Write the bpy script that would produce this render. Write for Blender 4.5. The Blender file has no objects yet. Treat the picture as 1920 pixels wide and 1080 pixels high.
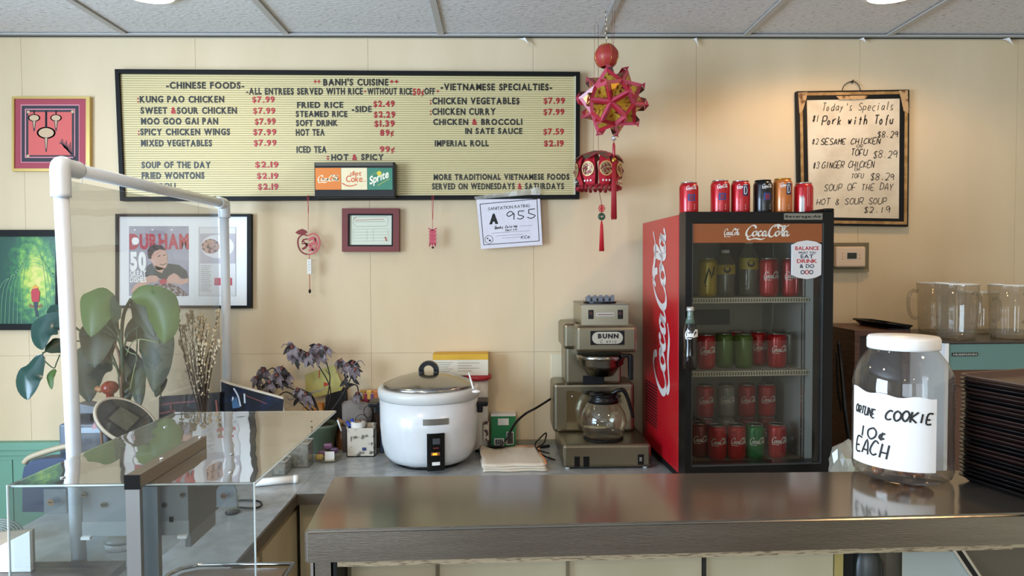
import bpy, bmesh, math, random
from mathutils import Vector, Matrix
random.seed(7)
PI = math.pi
C = bpy.context.scene.collection
scn = bpy.context.scene
# ------------------------------------------------------------------ camera, world, light, exposure
FPX, CAMZ = 1300.0, 1.65
CAM = Vector((0, 0, CAMZ))
RC = Matrix.Rotation(math.radians(-1.23), 3, 'Z') @ Matrix.Rotation(math.radians(90 - 1.9), 3, 'X') @ Matrix.Rotation(math.radians(-0.28), 3, 'Z')
cd = bpy.data.cameras.new('camera'); cam = bpy.data.objects.new('camera', cd); C.objects.link(cam)
cam.matrix_world = Matrix.Translation(CAM) @ RC.to_4x4()
cd.sensor_width = 36; cd.lens = 36 * FPX / 1920; cd.clip_start = 0.05
scn.camera = cam
w = bpy.data.worlds.new('world'); scn.world = w; w.use_nodes = True
bg = w.node_tree.nodes['Background']; bg.inputs[0].default_value = (0.80, 0.90, 1.0, 1); bg.inputs[1].default_value = 1.2
scn.view_settings.view_transform = 'Standard'; scn.view_settings.look = 'None'
scn.view_settings.gamma = 1; scn.view_settings.use_curve_mapping = False
scn.view_settings.exposure = -0.1
def area(name, loc, rot, sx, sy, power, col):
    l = bpy.data.lights.new(name, 'AREA'); l.shape = 'RECTANGLE'; l.size = sx; l.size_y = sy; l.energy = power; l.color = col
    o = bpy.data.objects.new(name, l); C.objects.link(o); o.location = loc; o.rotation_euler = rot; return o
# daylight through the shop's front windows behind the photographer
area('daylight_window', (-1.25, -3.85, 1.55), (math.radians(90), 0, 0), 2.0, 1.9, 70, (0.72, 0.86, 1.0))
area('daylight_window_right', (1.35, -3.85, 1.55), (math.radians(90), 0, 0), 1.6, 1.9, 16, (0.85, 0.93, 1.0))
area('daylight_side_window', (-2.64, 0.3, 1.6), (0, math.radians(-90), math.radians(8)), 1.4, 1.7, 205, (0.56, 0.76, 1.0))
def spot(name, loc, power, col, ang=150, blend=0.6, r=0.05, rot=(0, 0, 0)):
    l = bpy.data.lights.new(name, 'SPOT'); l.energy = power; l.color = col; l.spot_size = math.radians(ang); l.spot_blend = blend; l.shadow_soft_size = r
    o = bpy.data.objects.new(name, l); C.objects.link(o); o.location = loc; o.rotation_euler = rot; return o
WARM = (1.0, 0.62, 0.30)
spot('downlight_beam', (-1.13, 2.28, 2.52), 4, (1.0, 0.80, 0.55), 165)
spot('downlight_beam_right', (1.31, 2.30, 2.53), 14, WARM, 165, 0.35)
spot('downlight_beam_room', (-0.75, 0.9, 2.52), 34, (1.0, 0.74, 0.46), 160)
spot('downlight_beam_room_right', (1.3, 0.6, 2.52), 28, WARM, 160)
spot('downlight_beam_rear', (-0.62, -1.6, 2.52), 16, (1.0, 0.72, 0.42), 165)
spot('downlight_beam_rear_middle', (0.42, -1.6, 2.52), 16, (1.0, 0.72, 0.42), 165)
spot('downlight_beam_rear_right', (2.1, -1.5, 2.52), 14, (1.0, 0.72, 0.42), 165)

def lin(h):
    h = h.lstrip('#'); r = []
    for i in (0, 2, 4):
        c = int(h[i:i + 2], 16) / 255
        r.append(c / 12.92 if c <= 0.04045 else ((c + 0.055) / 1.055) ** 2.4)
    return (*r, 1)
# ------------------------------------------------------------------ materials
_M = {}
def mat(name, hexc='808080', rough=0.5, metal=0.0, bump=None, var=None, emit=None, coat=0.0, alpha=None, spec=0.5, trans=None, scale3=(1, 1, 1)):
    if name in _M: return _M[name]
    m = bpy.data.materials.new(name); m.use_nodes = True; nt = m.node_tree; N = nt.nodes; L = nt.links
    b = N['Principled BSDF']; b.inputs['Base Color'].default_value = lin(hexc); b.inputs['Roughness'].default_value = rough
    b.inputs['Metallic'].default_value = metal; b.inputs['Coat Weight'].default_value = coat; b.inputs['Specular IOR Level'].default_value = spec
    if trans: b.inputs['Subsurface Weight'].default_value = 0
    m.diffuse_color = lin(hexc)
    if bump or var:
        tc = N.new('ShaderNodeTexCoord'); mp = N.new('ShaderNodeMapping'); mp.inputs['Scale'].default_value = scale3
        L.new(tc.outputs['Object'], mp.inputs[0])
    if bump:
        n = N.new('ShaderNodeTexNoise'); n.inputs['Scale'].default_value = bump[0]; n.inputs['Detail'].default_value = 4
        L.new(mp.outputs[0], n.inputs['Vector'])
        bp = N.new('ShaderNodeBump'); bp.inputs['Strength'].default_value = bump[1]; bp.inputs['Distance'].default_value = bump[2] if len(bump) > 2 else 0.002
        L.new(n.outputs[0], bp.inputs['Height']); L.new(bp.outputs[0], b.inputs['Normal'])
    if var:   # (hex2, scale, lo, hi)
        n2 = N.new('ShaderNodeTexNoise'); n2.inputs['Scale'].default_value = var[1]; n2.inputs['Detail'].default_value = 5
        L.new(mp.outputs[0], n2.inputs['Vector'])
        cr = N.new('ShaderNodeValToRGB'); cr.color_ramp.elements[0].position = var[2]; cr.color_ramp.elements[1].position = var[3]
        cr.color_ramp.elements[0].color = lin(hexc); cr.color_ramp.elements[1].color = lin(var[0])
        L.new(n2.outputs[0], cr.inputs[0]); L.new(cr.outputs[0], b.inputs['Base Color'])
    if emit:
        b.inputs['Emission Color'].default_value = lin(emit[0]); b.inputs['Emission Strength'].default_value = emit[1]
    _M[name] = m; return m
def clear(name, tint='ffffff', refl=0.05, rough=0.02, haze=0.0, hazecol='dddddd', edge=0.9, bump=None, power=4.0):
    if name in _M: return _M[name]
    m = bpy.data.materials.new(name); m.use_nodes = True; nt = m.node_tree; N = nt.nodes; L = nt.links; N.clear()
    out = N.new('ShaderNodeOutputMaterial'); tr = N.new('ShaderNodeBsdfTransparent'); gl = N.new('ShaderNodeBsdfGlossy')
    tr.inputs[0].default_value = lin(tint); gl.inputs['Roughness'].default_value = rough
    lw = N.new('ShaderNodeLayerWeight'); lw.inputs[0].default_value = 0.5
    p = N.new('ShaderNodeMath'); p.operation = 'POWER'; p.inputs[1].default_value = power
    mu = N.new('ShaderNodeMath'); mu.operation = 'MULTIPLY_ADD'; mu.inputs[1].default_value = edge; mu.inputs[2].default_value = refl
    L.new(lw.outputs['Facing'], p.inputs[0]); L.new(p.outputs[0], mu.inputs[0])
    mx = N.new('ShaderNodeMixShader'); L.new(mu.outputs[0], mx.inputs[0]); L.new(tr.outputs[0], mx.inputs[1]); L.new(gl.outputs[0], mx.inputs[2])
    last = mx
    if haze:
        df = N.new('ShaderNodeBsdfDiffuse'); df.inputs[0].default_value = lin(hazecol)
        m2 = N.new('ShaderNodeMixShader'); m2.inputs[0].default_value = haze
        L.new(mx.outputs[0], m2.inputs[1]); L.new(df.outputs[0], m2.inputs[2]); last = m2
    if bump:
        tc = N.new('ShaderNodeTexCoord'); n = N.new('ShaderNodeTexNoise'); n.inputs['Scale'].default_value = bump[0]
        L.new(tc.outputs['Object'], n.inputs['Vector']); bp = N.new('ShaderNodeBump'); bp.inputs['Strength'].default_value = bump[1]; bp.inputs['Distance'].default_value = 0.01
        L.new(n.outputs[0], bp.inputs['Height']); L.new(bp.outputs[0], gl.inputs['Normal'])
    L.new(last.outputs[0], out.inputs[0]); _M[name] = m; return m
STEEL = mat('brushed_steel', '9a958c', 0.24, 1.0, bump=(90, 0.14, 0.001), var=('8f8a81', 8, 0.3, 0.75), scale3=(1, 1, 14))
STEELTOP = mat('counter_steel', '8c8378', 0.12, 0.8, bump=(5, 0.02, 0.002), var=('7d7469', 5, 0.3, 0.75))
STEELD = mat('coffee_steel', '8e8672', 0.34, 1.0, bump=(50, 0.06, 0.001))
CHROME = mat('chrome', 'c8c8c8', 0.1, 1.0)
ALU = mat('aluminium', '9c9a96', 0.38, 0.9, bump=(120, 0.05, 0.001))
BLACK = mat('black_plastic', '0b0b0c', 0.3, spec=.3)
BLACKM = mat('black_matte', '0a0a0a', 0.6, spec=.3)
WHITE = mat('white_plastic', 'e9e7e2', 0.35)
PAPER = mat('white_paper', 'e4e0d8', 0.8)
INK = mat('black_ink', '15130f', 0.7)
RED = mat('red_lacquer', 'b3121c', 0.4)
# ------------------------------------------------------------------ pixel -> point helpers
def ray(px, py): return RC @ Vector(((px - 960) / FPX, -(py - 540) / FPX, -1))
def PY(px, py, Y):
    d = ray(px, py); return CAM + d * (Y / d.y)
def PZ(px, py, z):
    d = ray(px, py); return CAM + d * ((z - CAMZ) / d.z)
def W(px, py, Y):
    p = PY(px, py, Y); return (p.x, p.z)
class Fr:
    def __init__(s, o, rz): s.o = Vector(o); s.R = Matrix.Rotation(-rz, 3, 'Z')
    def xz(s, px, py, yl):
        c = s.R @ (CAM - s.o); d = s.R @ ray(px, py); t = (yl - c.y) / d.y; p = c + d * t; return (p.x, p.z)
# ------------------------------------------------------------------ mesh builder
_gc = {}
def glyph(ch, bold=0.0, ext=0.0):
    k = (ch, bold, ext)
    if k not in _gc:
        cu = bpy.data.curves.new('glyph', 'FONT'); cu.body = ch; cu.size = 1; cu.offset = bold; cu.extrude = ext; cu.resolution_u = 3
        ob = bpy.data.objects.new('glyph', cu); me = bpy.data.meshes.new_from_object(ob)
        vs = [tuple(v.co) for v in me.vertices]; fs = [tuple(p.vertices) for p in me.polygons]
        x = [v[0] for v in vs] or [0, .1]; y = [v[1] for v in vs] or [0, .1]
        _gc[k] = (vs, fs, min(x), max(x), min(y), max(y), me)
        bpy.data.objects.remove(ob); bpy.data.curves.remove(cu)
    return _gc[k]
def catmull(pts, n=6, closed=False):
    if len(pts) < 3: return [Vector(p) for p in pts]
    P = [Vector(p) for p in pts]; out = []
    m = len(P)
    for i in range(m if closed else m - 1):
        p1, p2 = P[i], P[(i + 1) % m]
        p0 = P[i - 1] if (i > 0 or closed) else p1; p3 = P[(i + 2) % m] if (i + 2 < m or closed) else p2
        for k in range(n):
            t = k / n
            out.append(0.5 * ((2 * p1) + (p2 - p0) * t + (2 * p0 - 5 * p1 + 4 * p2 - p3) * t * t + (-p0 + 3 * p1 - 3 * p2 + p3) * t ** 3))
    if not closed: out.append(P[-1])
    return out
class MB:
    def __init__(s): s.V = []; s.Fc = []; s.mi = []; s.sm = []; s.xf = None; s.m = 0
    def v(s, p):
        p = Vector(p)
        if s.xf: p = Vector(s.xf(p))
        s.V.append(p); return len(s.V) - 1
    def f(s, idx, smooth=False): s.Fc.append(tuple(idx)); s.mi.append(s.m); s.sm.append(smooth)
    def quad(s, a, b, c, d): s.f([s.v(a), s.v(b), s.v(c), s.v(d)])
    def poly(s, pts): s.f([s.v(p) for p in pts])
    def box(s, x0, x1, y0, y1, z0, z1):
        i = [s.v((x, y, z)) for z in (z0, z1) for y in (y0, y1) for x in (x0, x1)]
        for q in ((0, 2, 3, 1), (4, 5, 7, 6), (0, 1, 5, 4), (2, 6, 7, 3), (0, 4, 6, 2), (1, 3, 7, 5)): s.f([i[k] for k in q])
        return s
    def rbox(s, x0, x1, y0, y1, z0, z1, r=0.005, seg=2):
        bm = bmesh.new(); bmesh.ops.create_cube(bm, size=1)
        for v in bm.verts: v.co = Vector(((x0 + x1) / 2 + v.co.x * (x1 - x0), (y0 + y1) / 2 + v.co.y * (y1 - y0), (z0 + z1) / 2 + v.co.z * (z1 - z0)))
        r = min(r, abs(x1 - x0) * .49, abs(y1 - y0) * .49, abs(z1 - z0) * .49)
        bmesh.ops.bevel(bm, geom=bm.edges[:], offset=r, segments=seg, affect='EDGES', profile=0.5)
        s.add_bm(bm, smooth=False); return s
    def add_bm(s, bm, smooth=False):
        base = len(s.V); bm.verts.index_update()
        for v in bm.verts: s.v(v.co)
        for f in bm.faces: s.f([base + v.index for v in f.verts], smooth)
        bm.free()
    def prism(s, pts, y0, y1):
        """polygon in xz between planes y0 (front) and y1"""
        n = len(pts); a = [s.v((p[0], y0, p[1])) for p in pts]; b = [s.v((p[0], y1, p[1])) for p in pts]
        s.f(a); s.f(b[::-1])
        for i in range(n): j = (i + 1) % n; s.f([a[i], b[i], b[j], a[j]])
        return s
    def zprism(s, pts, z0, z1):
        n = len(pts); a = [s.v((p[0], p[1], z0)) for p in pts]; b = [s.v((p[0], p[1], z1)) for p in pts]
        s.f(a[::-1]); s.f(b)
        for i in range(n): j = (i + 1) % n; s.f([a[i], a[j], b[j], b[i]])
        return s
    def lathe(s, prof, c=(0, 0, 0), seg=28, smooth=True, fn=None):
        rows = []
        for r, z in prof:
            row = []
            for k in range(seg):
                a = 2 * PI * k / seg; rr = r * (fn(a, z) if fn else 1)
                row.append(s.v((c[0] + rr * math.sin(a), c[1] - rr * math.cos(a), c[2] + z)))
            rows.append(row)
        for i in range(len(rows) - 1):
            for k in range(seg):
                j = (k + 1) % seg; s.f([rows[i][k], rows[i][j], rows[i + 1][j], rows[i + 1][k]], smooth)
        if prof[0][0] > 1e-5: s.f(rows[0][::-1])
        if prof[-1][0] > 1e-5: s.f(rows[-1])
        return s
    def shell(s, prof, c=(0, 0, 0), seg=28, fn=None):
        rows = []
        for r, z in prof:
            rows.append([s.v((c[0] + r * (fn(2 * PI * k / seg, z) if fn else 1) * math.sin(2 * PI * k / seg), c[1] - r * (fn(2 * PI * k / seg, z) if fn else 1) * math.cos(2 * PI * k / seg), c[2] + z)) for k in range(seg)])
        for i in range(len(rows) - 1):
            for k in range(seg):
                j = (k + 1) % seg; s.f([rows[i][k], rows[i][j], rows[i + 1][j], rows[i + 1][k]], True)
        return s
    def tube(s, pts, r, seg=8, smooth=True, closed=False, n=0, cap=True):
        P = catmull(pts, n, closed) if n else [Vector(p) for p in pts]
        m = len(P); rows = []; prev = None
        for i, p in enumerate(P):
            t = (P[(i + 1) % m] - P[i - 1]) if closed else (P[min(i + 1, m - 1)] - P[max(i - 1, 0)])
            if t.length < 1e-9: t = Vector((0, 0, 1))
            t.normalize()
            if prev is None:
                u = t.orthogonal().normalized()
            else:
                u = prev - t * prev.dot(t); u = u.normalized() if u.length > 1e-6 else t.orthogonal().normalized()
            prev = u; b = t.cross(u)
            rr = r[min(int(i * len(r) / m), len(r) - 1)] if isinstance(r, (list, tuple)) else r
            rows.append([s.v(p + (u * math.cos(2 * PI * k / seg) + b * math.sin(2 * PI * k / seg)) * rr) for k in range(seg)])
        for i in range(m if closed else m - 1):
            for k in range(seg):
                j = (k + 1) % seg; i2 = (i + 1) % m; s.f([rows[i][k], rows[i][j], rows[i2][j], rows[i2][k]], smooth)
        if cap and not closed: s.f(rows[0][::-1]); s.f(rows[-1])
        return s
    def ball(s, c, r, seg=10, rings=6, sc=(1, 1, 1)):
        rows = []
        for i in range(1, rings):
            a = PI * i / rings
            rows.append([s.v((c[0] + r * sc[0] * math.sin(a) * math.cos(2 * PI * k / seg), c[1] + r * sc[1] * math.sin(a) * math.sin(2 * PI * k / seg), c[2] - r * sc[2] * math.cos(a))) for k in range(seg)])
        t = s.v((c[0], c[1], c[2] + r * sc[2])); b = s.v((c[0], c[1], c[2] - r * sc[2]))
        for i in range(len(rows) - 1):
            for k in range(seg): j = (k + 1) % seg; s.f([rows[i][k], rows[i][j], rows[i + 1][j], rows[i + 1][k]], True)
        for k in range(seg): j = (k + 1) % seg; s.f([b, rows[0][j], rows[0][k]], True); s.f([t, rows[-1][k], rows[-1][j]], True)
        return s
    def disc(s, x, z, r, y, seg=20, rz=None, th=0.0):
        pts = [(x + r * math.cos(2 * PI * k / seg), z + (rz or r) * math.sin(2 * PI * k / seg)) for k in range(seg)]
        if th: s.prism(pts, y - th, y)
        else: s.poly([(p[0], y, p[1]) for p in pts])
    def ring(s, x, z, r0, r1, y, th=0.001, seg=24, sq=1):
        for k in range(seg):
            a, b = 2 * PI * k / seg, 2 * PI * (k + 1) / seg
            P = [(x + r * math.cos(t), z + sq * r * math.sin(t)) for r, t in ((r0, a), (r1, a), (r1, b), (r0, b))]
            s.prism(P, y - th, y)
    def text(s, st, x0, x1, z0, z1, y, th=0.0, bold=0.01, slant=0.0, gap=0.06, nat=False, rise=0.0):
        """letters filling the box x0..x1, z0..z1 on the plane y (towards -y)"""
        cur = 0; it = []
        for ch in st:
            if ch == ' ': cur += 0.34; continue
            g = glyph(ch, bold); it.append((g, cur)); cur += g[3] - g[2] + gap
        cur -= gap; H = glyph('H', bold)[5]; sx = (x1 - x0) / cur; sz = (z1 - z0) / H
        if nat: sx = min(sx, sz)
        for g, c in it:
            base = len(s.V)
            for v in g[0]:
                u = (v[0] - g[2] + c) * sx; zz = v[1] * sz
                s.v((x0 + u + slant * zz, y, z0 + zz + rise * u))
            for f in g[1]: s.f([base + i for i in f])
    def stroke(s, pts, wd, y, n=5, pen=None, th=0.0):
        P = catmull([(p[0], p[1], 0) for p in pts], n) if len(pts) > 2 else [Vector((p[0], p[1], 0)) for p in pts]
        m = len(P); Lf = []; Rt = []
        for i, p in enumerate(P):
            t = P[min(i + 1, m - 1)] - P[max(i - 1, 0)]
            if t.length < 1e-9: t = Vector((1, 0, 0))
            t.normalize(); nr = Vector((-t.y, t.x, 0)); ww = wd
            if pen is not None:
                a = math.atan2(t.y, t.x); ww = wd * (0.28 + 0.72 * abs(math.sin(a - pen)))
            e = 0.35 if (pen is not None and i in (0, m - 1)) else 1
            Lf.append(p + nr * ww * .5 * e); Rt.append(p - nr * ww * .5 * e)
        a = [s.v((p.x, y - th, p.y)) for p in Lf]; b = [s.v((p.x, y - th, p.y)) for p in Rt]
        for i in range(m - 1): s.f([b[i], b[i + 1], a[i + 1], a[i]])
        if th:
            c = [s.v((p.x, y, p.y)) for p in Lf]; d = [s.v((p.x, y, p.y)) for p in Rt]
            for i in range(m - 1):
                s.f([a[i], a[i + 1], c[i + 1], c[i]]); s.f([b[i + 1], b[i], d[i], d[i + 1]]); s.f([c[i], c[i + 1], d[i + 1], d[i]])
    def hand(s, st, x0, x1, z0, z1, y, wd, slant=0.15, rise=0.0, jit=0.25):
        cw = (x1 - x0) / max(1, len(st)); sx = cw * 0.72 / 6; sz = (z1 - z0) / 7
        for k, ch in enumerate(st):
            if ch not in HF: continue
            jz = random.uniform(-jit, jit) * sz; js = random.uniform(0.88, 1.08)
            for sg in HF[ch].split('|'):
                pts = []
                for c in sg.split():
                    u = int(c[0]) * sx * js; v = (int(c[1]) - 2) * sz * js
                    u += random.uniform(-.25, .25) * sx; v += random.uniform(-.25, .25) * sz
                    X = k * cw + u + slant * v
                    pts.append((x0 + X, z0 + v + jz + rise * X))
                s.stroke(pts, wd, y, n=3)
    def make(s, name, m, parent=None, org=None):
        me = bpy.data.meshes.new(name); o = org or ((0, 0, 0) if parent is None or not parent.get('_w') else tuple(parent['_w']))
        o = Vector(o)
        me.from_pydata([tuple(v - o) for v in s.V], [], s.Fc)
        for mm in (m if isinstance(m, (list, tuple)) else [m]): me.materials.append(mm)
        for p, i, sm in zip(me.polygons, s.mi, s.sm): p.material_index = i; p.use_smooth = sm
        bm = bmesh.new(); bm.from_mesh(me); bmesh.ops.recalc_face_normals(bm, faces=bm.faces); bm.to_mesh(me); bm.free()
        ob = bpy.data.objects.new(name, me); C.objects.link(ob)
        if parent is not None:
            ob.parent = parent
            if parent.get('_w'): ob['_w'] = list(parent['_w'])
        else: ob.location = o
        if parent is None and org is not None: ob['_w'] = list(o)
        return ob
HF = {'B': '02 09 59 67 55 05|55 64 62 02', 'n': '06 02|04 26 46 42', 'A': '02 39 62|14 54', 'C': '68 39 06 03 32 63', 'D': '02 09|09 48 65 43 02', 'E': '69 09 02 62|05 45', 'F': '69 09 02|05 45', 'G': '68 39 06 03 32 63 65 45',
      'H': '02 09|62 69|05 65', 'I': '32 39', 'K': '02 09|69 05|05 62', 'M': '02 09|09 35 69|69 62', 'N': '02 09|09 62|62 69', 'O': '39 07 04 32 64 67 39', 'P': '02 09|09 59 67 55 05',
      'R': '02 09|09 59 67 55 05|25 62', 'S': '68 39 07 26 45 63 32 03', 'T': '09 69|39 32', 'U': '09 03 32 63 69', 'Y': '09 35|69 35 32', '0': '39 07 04 32 64 67 39', '1': '32 39',
      '2': '08 39 67 33 02|02 62', '3': '08 39 67 36 64 32 03', '8': '39 07 64 32 04 67 39', '9': '67 39 07 25 67|67 62', '5': '69 19|19 16|16 45 64 32 03',
      '$': '68 39 07 26 45 63 32 03|39 31', '#': '22 29|42 49|04 64|07 67', '&': '62 17 39 47 04 22 64', '.': '32 33', "'": '39 37', '¢': '57 26 14 33 54|38 32',
      'a': '56 26 04 22 54 56|56 52', 'c': '56 26 04 22 52', 'd': '56 26 04 22 54|59 52', 'e': '04 54 46 16 03 22 52', 'f': '59 38 31|16 46', 'h': '09 02|04 26 44 42',
      'i': '26 22|28 27', 'k': '09 02|46 14|14 42', 'l': '29 22', 'o': '26 04 22 44 26', 'p': '06 00|06 46 43 03', 'r': '06 02|04 26 46', 's': '46 16 14 43 32 02',
      't': '28 22|06 46', 'u': '06 03 22 43|46 42', 'w': '06 12 25 32 46', 'y': '06 23|46 00'}
_o1 = [(2.3, 1.75), (1.85, 1.6), (1.65, 1.1), (1.95, .8), (2.4, 1.1), (2.55, 1.6), (2.3, 1.75), (2.6, 1.5), (2.95, 1.55)]
_a1 = [(4.4, 1.65), (4.0, 1.75), (3.7, 1.3), (3.75, .85), (4.05, .9), (4.35, 1.35), (4.5, 1.75)]
_a2 = [(4.5, 1.75), (4.3, 1.0), (4.5, .8), (4.85, 1.1)]
SCRIPT = [[(2.35, 2.3), (2.2, 2.8), (1.6, 2.9), (.8, 2.3), (.35, 1.4), (.5, .8), (1.0, .72), (1.6, 1.15)], _o1,
          [(3.45, 1.6), (3.25, 1.8), (2.9, 1.5), (2.8, 1.0), (3.1, .8), (3.6, 1.15)], _a1, _a2, [(4.75, 1.3), (5.15, 1.38)],
          [(6.95, 2.2), (6.85, 2.75), (6.2, 3.0), (5.4, 2.3), (5.0, 1.4), (5.15, .75), (5.7, .7), (6.3, 1.2)],
          [(6.1, 2.55), (6.7, 3.1), (7.5, 2.8), (8.3, 2.6), (9.2, 3.05)], [(x + 4.65, y) for x, y in _o1],
          [(7.6, 1.2), (8.2, 2.2), (8.25, 2.75), (8.0, 2.8), (7.8, 2.3), (7.7, 1.2), (7.9, .8), (8.25, 1.0)],
          [(x + 4.4, y) for x, y in _a1], [(x + 4.4, y) for x, y in _a2],
          [(1.1, .72), (.55, .45), (1.0, .1), (2.2, .3), (3.4, .12), (4.2, .4)]]
def script_logo(mb, x0, x1, z0, z1, y, wd=0.42, n=5, strokes=SCRIPT):
    sx = (x1 - x0) / 9.4; sz = (z1 - z0) / 3.1
    for st in strokes: mb.stroke([(x0 + p[0] * sx, z0 + p[1] * sz) for p in st], wd * (abs(sx) + abs(sz)) / 2, y, n=n, pen=0.5)
# ------------------------------------------------------------------ object helpers
def tag(o, label, cat, group=None):
    o['label'] = label; o['category'] = cat
    if group: o['group'] = group
    return o
def thing(name, label, cat, loc=(0, 0, 0), rz=0.0, group=None, local=False):
    o = bpy.data.objects.new(name, None); C.objects.link(o); o.location = loc; o.rotation_euler = (0, 0, rz); o.empty_display_size = .05
    if not local: o['_w'] = list(loc)
    return tag(o, label, cat, group)
def struct(name, mb, m, parent=None):
    o = mb.make(name, m, parent)
    if parent is None: o['kind'] = 'structure'
    return o
def copy_tree(o, parent=None):
    c = o.copy(); C.objects.link(c)
    if parent is not None: c.parent = parent
    for ch in list(o.children): copy_tree(ch, c)
    return c
def B(*a): return MB().box(*a)
def R(*a, **k): return MB().rbox(*a, **k)
YW = 2.85; ZC = 2.58; ZT = 0.909; ZB = 1.305; K = .595
# ================================================================== SETTING
WALLM = mat('wallpaper', 'dcc6a4', 0.75, bump=(260, 0.25, 0.001), var=('d0b994', 2.2, 0.3, 0.7), scale3=(1.6, 1, 0.35))
BACK = mat('wall_backing', 'b5a88c', 0.9)
GREEN = mat('green_wainscot', '6f9c86', 0.55, bump=(30, 0.1))
TILE = mat('ceiling_tile_face', 'dcdad8', 0.95, bump=(90, 0.9, 0.004), var=('9a9896', 75, 0.56, 0.74), scale3=(0.6, 1.6, 1))
BAR = mat('ceiling_grid', 'b5b2ad', 0.5)
wall = struct('wall_back', B(-2.6, 2.6, YW + 0.004, YW + 0.1, 0, ZC + 0.06), BACK)
seams = [-2.6] + [W(x, 300, YW)[0] for x in (45, 370, 692, 1000, 1305, 1610, 1905)] + [2.6]
zs = W(960, 660, YW)[1]
zr = W(50, 826, YW)[1]
g = 0.0005
for i in range(8):
    a, b = seams[i] + g, seams[i + 1] - g
    B(a, b, YW, YW + 0.004, zs + g, ZC - 0.012).make('wallpaper_strip', WALLM, wall)
    B(a, b, YW, YW + 0.004, (zr if i < 2 else 0.0), zs - g).make('wallpaper_strip', WALLM, wall)
for (px, w_, h_) in ((984, 24, 20), (1303, 7, 20), (1614, 9, 10), (1885, 14, 14)):   # loose curled corners of the wallpaper
    x, z = W(px, 74, YW); s_ = YW / FPX
    mb = MB(); n = 6
    for k in range(n):
        t0, t1 = k / n, (k + 1) / n
        f_ = lambda t: (YW - 0.002 - 0.022 * t * t, z - h_ * s_ * t * t)
        a, b = f_(t0), f_(t1)
        mb.quad((x - w_ * s_ * (1 - t0), a[0], z), (x - w_ * s_ * (1 - t1), b[0], z), (x + w_ * s_ * .5 * t1, b[0], b[1]), (x + w_ * s_ * .5 * t0, a[0], a[1]))
    mb.make('curled_corner', PAPER, wall)
xg = W(160, 900, YW)[0] + .15
bs = [-2.6] + [W(px, 900, YW)[0] for px in (-120, 27, 115)] + [xg]
wains = struct('trim_1', B(-2.6, xg, YW - 0.034, YW - 0.001, zr - 0.03, zr), GREEN)
B(-2.6, xg, YW - 0.022, YW - 0.001, zr - 0.055, zr - 0.03).make('rail_moulding', GREEN, wains)
B(-2.6, xg, YW - 0.012, YW - 0.001, zr - 0.075, zr - 0.055).make('rail_moulding', GREEN, wains)
for a, b in zip(bs[:-1], bs[1:]): B(a + .002, b - .002, YW - 0.008, YW - 0.001, 0.1, zr - 0.075).make('wainscot_board', GREEN, wains)
struct('baseboard_back', B(-2.6, xg, YW - 0.015, YW - 0.001, 0, 0.1), GREEN)
SIDE = mat('side_wall_paint', 'c9bda4', 0.8, bump=(60, 0.1))
mb = MB(); mb.box(-2.7, -2.6, -4, -.65, 0, ZC + .06); mb.box(-2.7, -2.6, 1.2, YW + .1, 0, ZC + .06); mb.box(-2.7, -2.6, -.9, 1.2, 0, .88); mb.box(-2.7, -2.6, -.9, 1.2, 2.32, ZC + .06)
struct('wall_left', mb, SIDE)
struct('wall_right', B(2.6, 2.7, -4, YW + .1, 0, ZC + .06), SIDE)
mb = MB(); mb.box(-2.7, 2.7, -4.1, -4, 0, 0.55); mb.box(-2.7, 2.7, -4.1, -4, 2.5, ZC + .06); mb.box(-2.7, -2.3, -4.1, -4, .55, 2.5); mb.box(2.3, 2.7, -4.1, -4, .55, 2.5); mb.box(-.2, .5, -4.1, -4, .55, 2.5)
struct('wall_front', mb, SIDE)
FLOOR = mat('floor_vinyl', '6e5c4c', 0.45, var=('59493c', 3, .3, .7))
struct('floor', B(-2.7, 2.7, -4.1, YW + .1, -0.1, 0), FLOOR)
# ceiling: tiles lying in a metal grid
ceil = struct('ceiling', B(-2.7, 2.7, -4.1, YW + .1, ZC + 0.035, ZC + 0.1), BACK)
gx = [-2.6, -2.12] + [PZ(px, 68, ZC).x for px in (240, 540, 828, 1127, 1397, 1664)] + [2.2, 2.6]
gy = [YW - .001, 1.62, .4, -.82, -2.04, -3.26, -4]
for i in range(len(gx) - 1):
    for j in range(len(gy) - 1):
        x0, x1, y1, y0 = gx[i] + .006, gx[i + 1] - .006, gy[j] - .006, gy[j + 1] + .006
        B(x0, x1, y0, y1, ZC + random.uniform(0.004, .009), ZC + .022).make('ceiling_tile', TILE, ceil)
for x in gx[1:-1]: B(x - .012, x + .012, -4, YW - .001, ZC - .002, ZC + .003).make('grid_bar', BAR, ceil)
for y in gy[1:-1]: B(-2.6, 2.6, y - .012, y + .012, ZC - .003, ZC + .0025).make('grid_bar', BAR, ceil)
B(-2.6, 2.6, YW - .022, YW - .001, ZC - .004, ZC + .002).make('wall_angle', BAR, ceil)
B(-2.6, 2.6, YW - .003, YW - .0005, ZC - .007, ZC - .004).make('shadow_strip', BLACKM, ceil)  # solid black strip standing in for the shadow line along the wall top
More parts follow.
